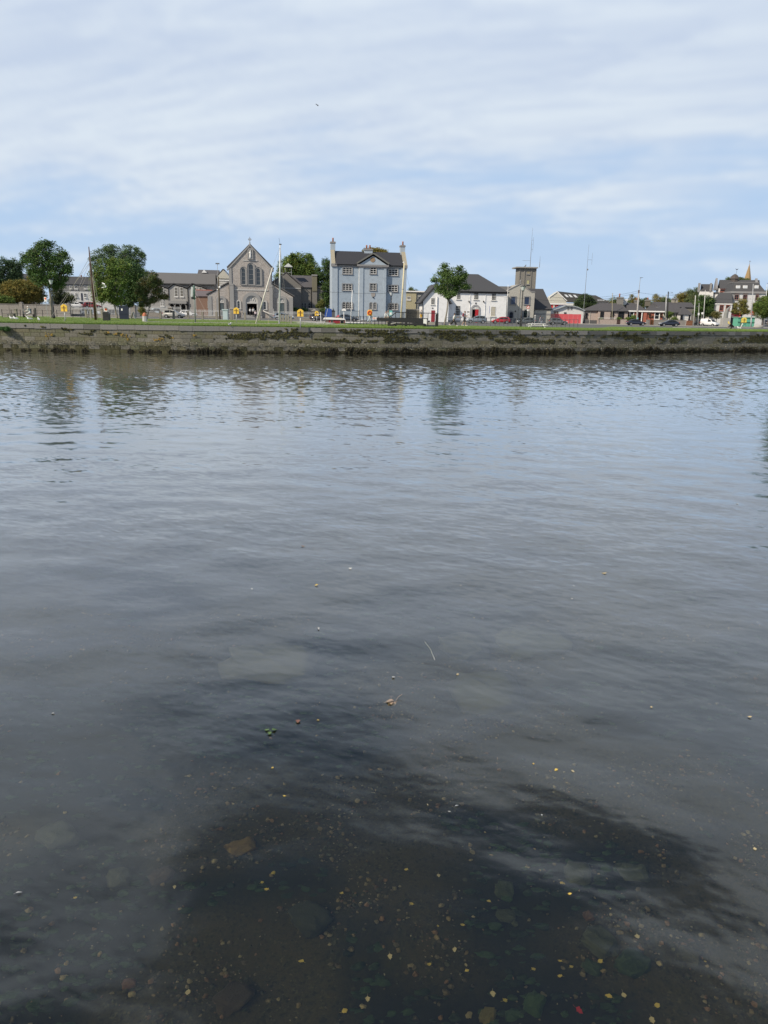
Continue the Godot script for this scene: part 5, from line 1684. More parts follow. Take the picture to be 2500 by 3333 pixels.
func cottages():
	var pink := render_wall("dusty pink render", Color(0.42, 0.345, 0.305))
	var rose := render_wall("brick red render", Color(0.37, 0.125, 0.085))
	var white := render_wall("white render", Color(0.70, 0.69, 0.67))
	var cream := render_wall("pale cream render", Color(0.60, 0.58, 0.50))
	var tiles := slate("cottage slate", Color(0.105, 0.10, 0.105))
	var grey := render_wall("old grey render", Color(0.215, 0.205, 0.19))
	var trim := trim_()
	var brown := plain("dark brown frame", Color(0.035, 0.02, 0.018), 0.5)
	var iron := iron_()
	var pot := plain("clay pot", Color(0.42, 0.17, 0.10), 0.8)
	var b := site("cottage", 1970, 208, "dusty pink single storey cottage with dark windows beside the red hoarding", "cottage", "cottages along the road")
	var r := R(1903, 1011, 2041, 1054)
	r.position.y = 0
	block("wall", b, pink, r, -8, 0)
	side_roof("roof", b, tiles, r.position.x - 0.2, r.end.x + 0.1, r.size.y, q(1990, 986).y - r.size.y, -8, 0, 0.45, 4.5, 1.3)
	put("gutter", MB.new().span(r.position.x - 0.25, r.size.y - 0.2, 0.3, r.end.x + 0.1, r.size.y, 0.5), iron, b)
	var bx0 := q(1946, 1020).x
	var bx1 := q(1985, 1020).x
	block("bay", b, pink, Rect2(bx0, 0, bx1 - bx0, r.size.y), 0, 0.9)
	var br := MB.new()
	var ba := Vector3((bx0 + bx1) * 0.5, q(1960, 996).y, -1.6)
	br.tri(Vector3(bx0 - 0.3, r.size.y, 1.2), Vector3(bx1 + 0.3, r.size.y, 1.2), ba)
	br.tri(Vector3(bx1 + 0.3, r.size.y, 1.2), Vector3(bx1 + 0.3, r.size.y, -1.0), ba)
	br.tri(Vector3(bx0 - 0.3, r.size.y, -1.0), Vector3(bx0 - 0.3, r.size.y, 1.2), ba)
	put("bay_roof", br, tiles, b)
	window(b, R(1907.5, 1019, 1914, 1036), 1, 2, brown, null, 0.05, false, null, 0.01)
	window(b, R(1952, 1014, 1964, 1037), 2, 2, brown, null, 0.05, false, null, 0.91)
	window(b, R(2012, 1015, 2030, 1036), 2, 2, brown, null, 0.05, false, null, 0.01)
	put("door", MB.new().span(q(1988, 1020).x, 0, 0.01, q(1998.5, 1020).x, q(1990, 1015).y, 0.05), brown, b)
	chimney(b, R(2017, 971, 2036, 992), -4.9, -3.4, grey, [q(2025, 970).x], pot, grey, 0.9)
	put("downpipe", MB.new().bar(Vector3(q(1921, 1030).x, 0, 0.09), Vector3(q(1921, 1030).x, r.size.y, 0.09), 0.06), cream, b)
	put("downpipe", MB.new().bar(Vector3(q(1903, 1030).x, 0, 0.09), Vector3(q(1903, 1030).x, r.size.y, 0.09), 0.07), iron, b)
	put("plinth", MB.new().span(r.position.x - 0.03, 0, -8, bx0, 0.9, 0.06), mat("dark plinth", Color(0.10, 0.10, 0.105), 0.9, grain(), 0.5), b)
	garden_wall("pink rendered garden wall with white rails before the dusty pink cottage", 1946, 2008, 200, 1.15, pink, trim)
	gate("dark brown garden gate before the dusty pink cottage", 2008, 2019, 200, 1.2, Color(0.06, 0.03, 0.025))
	garden_wall("short pink garden wall just right of the dark brown gate", 2020, 2040, 200, 1.2, pink, null)
	b = site("cottage", 2098, 209, "brick red cottage with white window frames and hanging baskets behind the concrete lamp post", "cottage", "cottages along the road")
	r = R(2041, 1012, 2155, 1055)
	r.position.y = 0
	var p0 := q(2077, 1030).x
	var p1 := q(2103, 1030).x
	var p2 := q(2090, 1016).y
	put("wall", MB.new().prism(PackedVector2Array([Vector2(r.position.x, 0), Vector2(p0, 0), Vector2(p0, p2), Vector2(p1, p2), Vector2(p1, 0), Vector2(r.end.x, 0), Vector2(r.end.x, r.size.y), Vector2(r.position.x, r.size.y)]), -8, 0), rose, b)
	put("porch_wall", MB.new().span(p0, 0, -1.8, p1, p2, -1.6), rose, b)
	put("front_door", MB.new().span(p0 + 0.9, 0, -1.6, p0 + 1.8, 2.05, -1.54), brown, b)
	var mid := q(2108, 1000).x
	side_roof("roof", b, tiles, r.position.x - 0.1, mid, r.size.y + 0.15, q(2070, 987).y - r.size.y, -8, 0, 0.45, 0.4, 2.2)
	side_roof("roof", b, tiles, mid, r.end.x + 0.3, r.size.y + 0.15, q(2120, 997).y - r.size.y, -6, 0.02, 0.45, 1.2, 2.3)
	put("fascia", MB.new().span(r.position.x, r.size.y - 0.12, 0.0, r.end.x + 0.3, r.size.y + 0.2, 0.52), trim, b)
	window(b, R(2051, 1015, 2063, 1036), 1, 2, trim, trim, 0.1, false, null, 0.01)
	window(b, R(2130.5, 1016, 2144.5, 1039), 1, 2, trim, trim, 0.12, false, null, 0.01)
	put("porch_post", MB.new().span(q(2087, 1030).x, 0, 0.2, q(2090, 1030).x, q(2090, 1014).y, 0.35), trim, b)
	put("porch_pier", MB.new().span(q(2094, 1030).x, 0, 0.05, q(2104, 1030).x, q(2090, 1014).y, 0.3), rose, b)
	for a in [[2046, 1020], [2047, 1028], [2113, 1022], [2114, 1031], [2123, 1031], [2149, 1021], [2150, 1029]]:
		var hb := MB.new(true)
		hb.ball(Vector3(q(a[0], a[1]).x, q(a[0], a[1]).y, 0.2), Vector3(0.28, 0.3, 0.2), int(a[0]), 0.9, 8, 6)
		put("hanging_basket", hb, plain("basket plants", Color(0.045, 0.03, 0.018), 0.9), b)
	chimney(b, R(2038, 978, 2051, 992), -4.9, -3.4, white, [], pot, white)
	chimney(b, R(2077, 981, 2089, 992), -4.9, -3.4, grey, [q(2083, 980).x], pot, grey, 0.6)
	chimney(b, R(2112, 979, 2126, 996), -4.9, -3.2, mat("brown stack", Color(0.16, 0.14, 0.11), 0.95, grain(), 0.5), [q(2119, 978).x], pot, grey, 0.5)
	garden_wall("grey stone garden wall before the brick red cottage, left of the orange brown gate", 2104, 2116, 200, 1.25, mats["weathered wall"], null)
	gate("orange brown garden gate before the brick red cottage", 2117, 2128, 200, 1.3, Color(0.24, 0.10, 0.03))
	garden_wall("long grey stone garden wall behind the navy saloon", 2129, 2233, 200, 1.3, mats["weathered wall"], null)
	gate("wide brown boarded gate left of the white van", 2234, 2255, 200, 1.3, Color(0.22, 0.09, 0.04))
	b = site("cottage", 2186, 214, "cream cottage with a long grey roof behind the navy saloon", "cottage", "cottages along the road")
	r = R(2156, 1015, 2216, 1056)
	r.position.y = 0
	block("wall", b, cream, r, -8, 0)
	side_roof("roof", b, tiles, q(2130, 1010).x, r.end.x + 0.2, r.size.y, q(2186, 992).y - r.size.y, -8, 0, 0.45, 3.0, 0.3)
	put("gutter", MB.new().span(r.position.x, r.size.y - 0.25, 0.3, r.end.x + 0.1, r.size.y, 0.5), iron, b)
	window(b, R(2190, 1022, 2204, 1038), 2, 1, trim, null, 0.05, false, null, 0.01)
	b = site("cottage", 2231, 211, "white end cottage with a hipped grey roof left of the poles", "cottage", "cottages along the road")
	r = R(2214, 1021, 2248, 1056)
	r.position.y = 0
	block("wall", b, white, r, -7, 0)
	side_roof("roof", b, tiles, r.position.x - 0.3, q(2256, 1021).x, r.size.y, q(2232, 999).y - r.size.y, -7, 0, 0.4, 1.5, 1.6)
	window(b, R(2215, 1026, 2223, 1040), 1, 1, brown, null, 0.05, false, null, 0.01)
	window(b, R(2241, 1026, 2246, 1040), 1, 1, brown, null, 0.05, false, null, 0.01)
	b = site("rear_cottage", 2200, 232, "long grey roofed cottage standing behind the cream cottage", "cottage", "cottages along the road")
	r = R(2138, 994, 2262, 1050)
	r.position.y = 0
	block("wall", b, grey, r, -8, 0)
	side_roof("roof", b, tiles, r.position.x, r.end.x, r.size.y, q(2200, 983).y - r.size.y, -8, 0)
	for a in [[2203, 975, 2211, 986], [2214, 975, 2221, 986]]: chimney(b, R(a[0], a[1], a[2], a[3]), -4.5, -3.6, mat("sandy stack", Color(0.36, 0.33, 0.27), 0.95, grain(), 0.5), [], pot, grey)

func garden_wall(label, x0, x1, d, h, m, rail):
	var w := site("garden_wall", (x0 + x1) * 0.5, d, label, "wall", "garden walls of the cottages")
	var a := q(x0, 1045).x
	var b := q(x1, 1045).x
	put("masonry", MB.new().span(a, 0, -0.25, b, h, 0), m, w)
	put("coping", MB.new().span(a - 0.04, h, -0.3, b + 0.04, h + 0.09, 0.05), m, w)
	if rail:
		for y in [0.18, 0.36]: put("rail", MB.new().span(a, h + 0.09 + y, -0.15, b, h + 0.13 + y, -0.1), rail, w)

func gate(label, x0, x1, d, h, c: Color):
	var g := site("garden_gate", (x0 + x1) * 0.5, d, label, "gate", "garden gates of the cottages")
	var a := q(x0, 1045).x
	var b := q(x1, 1045).x
	var m := mat("gate %s" % label, c, 0.7, grain(), 0.8)
	var n := maxi(4, int((b - a) / 0.16))
	for i in n:
		var x := lerpf(a, b, float(i) / n)
		put("board", MB.new().span(x + 0.008, 0.06, -0.05, x + (b - a) / n - 0.008, h - 0.02 * (i % 2), -0.02), m, g)
	for y in [0.25, h - 0.3]: put("rail", MB.new().span(a, y, -0.02, b, y + 0.1, 0.02), m, g)

func far_right():
	var grey := render_wall("pale grey render", Color(0.60, 0.60, 0.60))
	var white := render_wall("white render", Color(0.70, 0.69, 0.67))
	var tiles := slate("far slate", Color(0.09, 0.09, 0.095))
	var stone := stone_()
	var trim := trim_()
	var head := plain("brick head", Color(0.30, 0.12, 0.09), 0.9)
	var dark := iron_()
	var sp := site("church_spire", 2438, 330, "slim ochre church spire with a cross rising behind the mansard building", "spire")
	var s0 := R(2427, 859, 2446, 912)
	var sc := Vector3(s0.get_center().x, 0, 0)
	put("tower", MB.new().span(sc.x - 1.8, 0, -1.8, sc.x + 1.8, s0.position.y - 2, 1.8), stone, sp)
	put("spire", MB.new().lathe([[1.9, s0.position.y - 2], [1.25, s0.position.y + 1.0], [0.06, s0.end.y]], 8, Transform3D(Basis.IDENTITY, sc)), mat("ochre stone", Color(0.34, 0.235, 0.12), 0.9, grain(), 0.3), sp)
	var cr := MB.new()
	cr.bar(sc + Vector3(0, s0.end.y, 0), sc + Vector3(0, s0.end.y + 1.4, 0), 0.07)
	cr.bar(sc + Vector3(-0.4, s0.end.y + 0.95, 0), sc + Vector3(0.4, s0.end.y + 0.95, 0), 0.06)
	put("cross", cr, stone, sp)
	var h := site("rear_white_house", 2400, 240, "white house with a long slate roof and raised gable ends behind the mansard building", "house")
	var r := R(2338, 932, 2466, 1052)
	r.position.y = 0
	block("wall", h, white, r, -8, 0)
	var ridge := q(2400, 909).y
	side_roof("roof", h, tiles, r.position.x + 0.3, r.end.x - 0.3, r.size.y, ridge - r.size.y, -8, 0, 0.2)
	for a in [[2338, 2344], [2459, 2466]]:
		put("raised_gable", MB.new().prism(PackedVector2Array([Vector2(0.3, r.size.y - 0.4), Vector2(0.3, r.size.y + 0.1), Vector2(-4, ridge + 0.5), Vector2(-8.3, r.size.y), Vector2(-8.3, r.size.y - 0.4)]), q(a[0], 920).x, q(a[1], 920).x, Transform3D(Basis(Vector3(0, 0, 1), Vector3(0, 1, 0), Vector3(1, 0, 0)), Vector3.ZERO)), stone, h)
	window(h, R(2349, 940, 2367, 949), 3, 1, head, null, 0.05, false, null, 0.01)
	var tb := MB.new()
	var tx := q(2398, 905).x
	tb.lathe([[1.15, ridge - 1.0], [1.15, ridge + 0.25], [1.4, ridge + 0.3], [0.9, ridge + 1.2], [0.35, ridge + 1.6], [0.0, ridge + 1.75]], 8, Transform3D(Basis.IDENTITY, Vector3(tx, 0, -4)))
	put("turret", tb, mat("turret slate", Color(0.10, 0.085, 0.08), 0.9, grain(), 0.5), h)
	var wv := MB.new()
	wv.bar(Vector3(tx + 0.3, ridge + 1.6, -4), Vector3(tx + 0.35, ridge + 3.1, -4), 0.035)
	wv.prism(PackedVector2Array([Vector2(tx - 0.1, ridge + 3.3), Vector2(tx + 0.1, ridge + 2.95), Vector2(tx + 0.5, ridge + 2.9), Vector2(tx + 0.75, ridge + 3.25), Vector2(tx + 0.4, ridge + 3.1), Vector2(tx + 0.15, ridge + 3.15)]), -4.03, -3.97)
	put("weathervane", wv, dark, h)
	var t := site("white_tower_house", 2295, 238, "narrow tall white house with stepped dark gable ends behind the leafy trees", "house")
	r = R(2273, 940, 2316, 1050)
	r.position.y = 0
	block("wall", t, white, r, -7, 0)
	side_roof("roof", t, tiles, r.position.x + 0.3, r.end.x - 0.3, r.size.y, q(2295, 923).y - r.size.y, -7, 0, 0.2)
	for a in [[2275, 2282], [2311, 2317]]: put("gable_stack", MB.new().span(q(a[0], 930).x, r.size.y - 0.3, -4.4, q(a[1], 930).x, q(2295, 921).y, 0.12), stone, t)
	put("lower_link", MB.new().span(q(2314, 960).x, 0, -6, q(2338, 960).x, q(2325, 956).y, -1), white, t)
	put("link_roof", MB.new().span(q(2314, 960).x, q(2325, 956).y, -6.2, q(2338, 960).x, q(2325, 951).y, -0.8), tiles, t)
	# mansard block with shops
	var b := site("mansard_building", 2430, 226, "pale grey three storey corner building with a dark mansard roof and red shop signs", "building")
	r = R(2379, 948, 2482, 1054)
	r.position.y = 0
	block("wall", b, grey, r, -10, 0)
	put("parapet", MB.new().span(r.position.x - 0.3, r.size.y, -10, r.end.x + 0.3, r.size.y + 0.55, 0.4), stone, b)
	var y0 := r.size.y + 0.55
	var y1 := q(2430, 919).y
	var mf := MB.new()
	var inset := 1.5
	var p0 := Vector3(r.position.x, y0, 0.2)
	var p1 := Vector3(r.end.x, y0, 0.2)
	var p2 := Vector3(r.end.x, y0, -10)
	var p3 := Vector3(r.position.x, y0, -10)
	var t0 := Vector3(q(2397, 919).x, y1, -inset)
	var t1 := Vector3(q(2471, 919).x, y1, -inset)
	var t2 := Vector3(t1.x, y1, -9)
	var t3 := Vector3(t0.x, y1, -9)
	mf.quad(p0, p1, t1, t0)
	mf.quad(p1, p2, t2, t1)
	mf.quad(p2, p3, t3, t2)
	mf.quad(p3, p0, t0, t3)
	mf.quad(t0, t1, t2, t3)
	put("mansard_roof", mf, tiles, b)
	put("roof_edge", MB.new().span(t0.x - 0.1, y1, -9.1, t1.x + 0.1, y1 + 0.12, -inset + 0.1), stone, b)
	for a in [[2400, 2413], [2421.5, 2435], [2457, 2469]]:
		var d := R(a[0], 929, a[1], 939.5)
		var dz := -0.4
		put("dormer", MB.new().rect(d, -2.0, dz), trim, b)
		put("dormer_pane", MB.new().rect(Rect2(d.position.x + 0.12, d.position.y + 0.1, d.size.x - 0.24, d.size.y - 0.2), dz, dz + 0.03), plain("skylight glass", Color(0.6, 0.62, 0.64), 0.2), b)
	for a in [[2394, 959.5, 2406.5, 975.5], [2420, 959.5, 2432, 975.5], [2458, 960.5, 2467, 977], [2388, 992, 2400, 1009], [2414, 992, 2426, 1009], [2446, 992, 2456, 1010], [2462, 993, 2472, 1010]]:
		var o := window(b, R(a[0], a[1], a[2], a[3]), 2, 2, head, stone, 0.12, false, null, 0.01)
		var hr := R(a[0], a[1], a[2], a[3])
		put("brick_head", MB.new().span(hr.position.x - 0.12, hr.end.y + 0.12, 0, hr.end.x + 0.12, hr.end.y + 0.34, 0.1), head, o)
	put("corner_strip", MB.new().span(r.position.x - 0.05, 0, -0.5, r.position.x + 0.7, r.size.y, 0.1), stone, b)
	var sign := plain("sign red", Color(0.55, 0.012, 0.03), 0.5)
	var s := R(2365.5, 1012.5, 2412, 1031)
	var so := put("shop_sign", MB.new().rect(s, 0.3, 0.42), sign, b)
	put("sign_frame", MB.new().strip(PackedVector2Array([s.position - Vector2(0.12, 0.12), Vector2(s.position.x - 0.12, s.end.y + 0.12), s.end + Vector2(0.12, 0.12), Vector2(s.end.x + 0.12, s.position.y - 0.12), s.position - Vector2(0.12, 0.12)]), PackedVector2Array([s.position, Vector2(s.position.x, s.end.y), s.end, Vector2(s.end.x, s.position.y), s.position]), 0.28, 0.46), trim, so)
	lettering("LADBROKES", so, Vector3(s.position.x + 0.25, s.position.y + 0.75, 0.43), 0.62, trim)
	var sw := MB.new()
	var u := PackedVector2Array()
	var v := PackedVector2Array()
	for i in 9:
		var k := i / 8.0
		u.append(Vector2(s.position.x + 0.5 + 1.9 * k, s.position.y + 0.78 - 0.36 * sin(k * 2.2)))
		v.append(u[-1] - Vector2(0, 0.03 + 0.13 * sin(PI * k)))
	sw.strip(u, v, 0.42, 0.45)
	put("sign_swoosh", sw, trim, so)
	var s2 := R(2442, 1013.5, 2453, 1024.5)
	var so2 := put("shop_sign", MB.new().rect(s2, 0.3, 0.42), sign, b)
	var u2 := PackedVector2Array()
	var v2 := PackedVector2Array()
	for i in 9:
		var k := i / 8.0
		u2.append(Vector2(s2.position.x + 0.15 + 0.65 * k, s2.position.y + 0.62 - 0.3 * sin(k * 2.2)))
		v2.append(u2[-1] - Vector2(0, 0.05 + 0.13 * sin(PI * k)))
	put("sign_swoosh", MB.new().strip(u2, v2, 0.42, 0.45), trim, so2)
	put("shop_front", MB.new().span(s.position.x + 0.4, 0, 0.01, q(2440, 1040).x, s.position.y - 0.2, 0.2), plain("shop glass", Color(0.05, 0.05, 0.055), 0.15), b)
	# lower wing
	var w := site("low_grey_wing", 2352, 224, "low pale grey wing with a sloping slate roof at the left of the mansard building", "building")
	r = R(2325, 981, 2379, 1054)
	r.position.y = 0
	block("wall", w, grey, r, -8, 0)
	var rf := MB.new()
	var hy := q(2365, 952).y
	rf.sheet(Vector3(r.position.x - 0.2, r.size.y, 0.3), Vector3(r.end.x, r.size.y, 0.3), Vector3(r.end.x, hy, -3.5), Vector3(q(2352, 955).x, hy, -3.5), 0.15)
	rf.quad(Vector3(r.position.x - 0.2, r.size.y, -8), Vector3(r.position.x - 0.2, r.size.y, 0.3), Vector3(q(2352, 955).x, hy, -3.5), Vector3(q(2352, 955).x, hy, -4.5))
	rf.quad(Vector3(r.end.x, r.size.y, -8), Vector3(r.position.x - 0.2, r.size.y, -8), Vector3(q(2352, 955).x, hy, -4.0), Vector3(r.end.x, hy, -4.0))
	put("roof", rf, tiles, w)
	for a in [[2344, 993.5, 2354, 1011], [2363, 993.5, 2373, 1010.5]]: window(w, R(a[0], a[1], a[2], a[3]), 2, 2, head, head, 0.1, false, null, 0.01)
	put("quoin_strip", MB.new().span(r.position.x - 0.04, 0, -0.4, r.position.x + 0.45, r.size.y, 0.08), stone, w)
	put("eaves_band", MB.new().span(r.position.x, r.size.y - 0.35, 0, r.end.x, r.size.y - 0.05, 0.22), trim, w)
	var ki := site("green_kiosk", 2430, 212, "mint green flat roofed kiosk under the trees by the parked vans", "kiosk")
	r = R(2402, 1027, 2457, 1056)
	r.position.y = 0
	var mint := plain("mint green", Color(0.13, 0.42, 0.30), 0.6)
	for i in 6:
		var x := lerpf(r.position.x, r.end.x, i / 6.0)
		put("panel", MB.new().span(x + 0.02, 0, -3, x + r.size.x / 6.0 - 0.02, r.size.y, 0.02 * (i % 2)), mint, ki)
	put("roof", MB.new().span(r.position.x - 0.2, r.size.y, -3.2, r.end.x + 0.2, r.size.y + 0.15, 0.3), plain("pale mint", Color(0.3, 0.52, 0.42), 0.6), ki)
	put("counter_band", MB.new().span(r.position.x, 1.05, 0.02, r.end.x, 1.2, 0.2), plain("dark mint", Color(0.05, 0.18, 0.12), 0.6), ki)

func lettering(text, parent: Node3D, at: Vector3, size: float, m: Material) -> MeshInstance3D:
	var tm := TextMesh.new()
	var sf := SystemFont.new()
	sf.font_names = PackedStringArray(["Droid Sans"])
	sf.font_weight = 800
	sf.font_italic = true
	tm.font = sf
	tm.text = text
	tm.font_size = 32
	tm.pixel_size = size / 32.0
	tm.depth = 0.03
	tm.horizontal_alignment = HORIZONTAL_ALIGNMENT_LEFT
	tm.vertical_alignment = VERTICAL_ALIGNMENT_BOTTOM
	var o := mesh("lettering", tm, m, parent)
	o.position = at
	return o

func aerial(o: Node3D, h: float, arms: Array, m: Material):
	put("mast", MB.new().tube([Vector3.ZERO, Vector3(0, h * 0.45, 0), Vector3(0.0, h * 0.7, 0), Vector3(0, h, 0)], [0.075, 0.06, 0.04, 0.022], 6), m, o)
	for a in arms:
		if a[1] == 0.0: continue
		var f := MB.new()
		f.bar(Vector3(0, h * a[0], 0), Vector3(a[1], h * a[0], 0), 0.03, 5)
		f.bar(Vector3(a[1], h * a[0] - h * a[2] * 0.22, 0), Vector3(a[1], h * a[0] + h * a[2] * 0.3, 0), 0.025, 5)
		put("side_rod", f, m, o)

# ---------------------------------------------------------------- trees
func leaf_clump(seed_: int, n: int, leaf: float) -> ArrayMesh:
	# a spray of small leaves filling a unit ball; each leaf a creased pair of faces
	var k := "clump%d_%d_%d" % [seed_, n, int(leaf * 100)]
	if shapes.has(k): return shapes[k]
	var r := RandomNumberGenerator.new()
	r.seed = seed_
	var f := MB.new()
	for i in n:
		var d := Vector3(r.randfn(), r.randfn() * 0.8, r.randfn()).normalized() * pow(r.randf(), 0.5)
		var b := Basis.from_euler(Vector3(r.randf_range(-0.9, 0.9), r.randf() * TAU, r.randf_range(-0.9, 0.9)))
		var s := leaf * r.randf_range(0.7, 1.3)
		var tip := d + b * Vector3(0, -0.25, 1.0) * s
		var l := d + b * Vector3(-0.55, 0.1, 0.45) * s
		var rr := d + b * Vector3(0.55, 0.1, 0.45) * s
		f.tri(d, rr, tip)
		f.tri(d, tip, l)
	shapes[k] = f.done()
	return shapes[k]

func foliage() -> StandardMaterial3D:
	if mats.has("foliage"): return mats["foliage"]
	var m := plain("foliage", Color.WHITE, 0.75)
	m.vertex_color_use_as_albedo = true
	m.cull_mode = BaseMaterial3D.CULL_DISABLED
	m.backlight_enabled = true
	m.backlight = Color(0.28, 0.34, 0.12)
	return m

func tree(called, label, category, base: Vector3, d: float, blobs: Array, tones: Array, density := 1.0, clump := 0.5, trunk_r := 0.16, group := "", bark := Color(0.12, 0.10, 0.085), fork := 0.55) -> Node3D:
	# blobs: [pixel x, pixel y, half width, half height] of each mass of leaves, at distance d
	var t := thing(called, base, label, category, group)
	var k := d / 2601.0
	var masses := []
	var mid := Vector3.ZERO
	for b in blobs:
		var c := P(b[0], b[1], d) - base
		c.z = -(d + base.z) + rng.randf_range(-0.35, 0.35) * b[2] * k
		masses.append([c, Vector3(b[2] * k, b[3] * k, (b[2] + b[3]) * 0.5 * k)])
		mid += c / blobs.size()
		for j in 2:
			var u := Vector3(rng.randfn(), rng.randfn() * 0.8 + 0.2, rng.randfn()).normalized() * Vector3(b[2], b[3], b[2]) * k * 0.95
			masses.append([c + u, Vector3.ONE * minf(b[2], b[3]) * k * rng.randf_range(0.22, 0.42)])
	if trunk_r > 0.0:
		var f := MB.new(true)
		var knee := Vector3(mid.x * 0.45, mid.y * fork, mid.z * 0.45)
		f.tube([Vector3(0, -0.15, 0), Vector3(0, 0.25, 0), knee * 0.5 + Vector3(0.06, 0, 0.03), knee], [trunk_r * 1.5, trunk_r * 1.05, trunk_r * 0.9, trunk_r * 0.75], 8)
		put("trunk", f, mat("bark %s" % str(bark), bark, 0.95, grain(), 1.1, 2.0), t)
		var l := MB.new(true)
		for m in masses:
			var e: Vector3 = m[0]
			var bend := knee.lerp(e, 0.5) + Vector3(0, 0.25 * (knee.y - e.y) * 0.3, 0)
			l.tube([knee * 0.93, bend, e, e + (e - knee).normalized() * m[1].y * 0.6], [trunk_r * 0.55, trunk_r * 0.38, trunk_r * 0.2, trunk_r * 0.06], 6)
			for j in 3:
				var o: Vector3 = Vector3(rng.randfn(), rng.randfn() * 0.7 + 0.3, rng.randfn()).normalized() * m[1] * 0.85
				l.bar(bend.lerp(e, 0.6), e + o, trunk_r * 0.16, 4, 0.015)
		put("limb", l, mat("bark %s" % str(bark), bark, 0.95, grain(), 1.1, 2.0), t)
	for v in 2:
		var spots := []
		var tints := []
		for m in masses:
			var r: Vector3 = m[1]
			var n := int(density * 5.5 * (r.x * r.y + r.x * r.z + r.y * r.z) / (clump * clump)) / 2 + 5
			for i in n:
				var dirn := Vector3(rng.randfn(), rng.randfn(), rng.randfn()).normalized()
				var s := rng.randf_range(0.55, 1.15) * clump
				var p: Vector3 = m[0] + dirn * r * (rng.randf_range(0.72, 1.06) if rng.randf() < 0.75 else rng.randf_range(0.1, 0.75))
				spots.append(Transform3D(Basis.from_euler(Vector3(rng.randf_range(-0.5, 0.5), rng.randf() * TAU, rng.randf_range(-0.5, 0.5))).scaled(Vector3(s, s * 0.85, s)), p))
				var c: Color = (tones[0] as Color).lerp(tones[1], rng.randf())
				if tones.size() > 2 and rng.randf() < 0.3: c = c.lerp(tones[2], rng.randf())
				tints.append(c * rng.randf_range(1.1, 2.2))
		many("crown", leaf_clump(700 + v, 26, 0.34 if clump < 0.9 else 0.26), foliage(), spots, tints, t).set_meta("kind", "stuff")
	return t

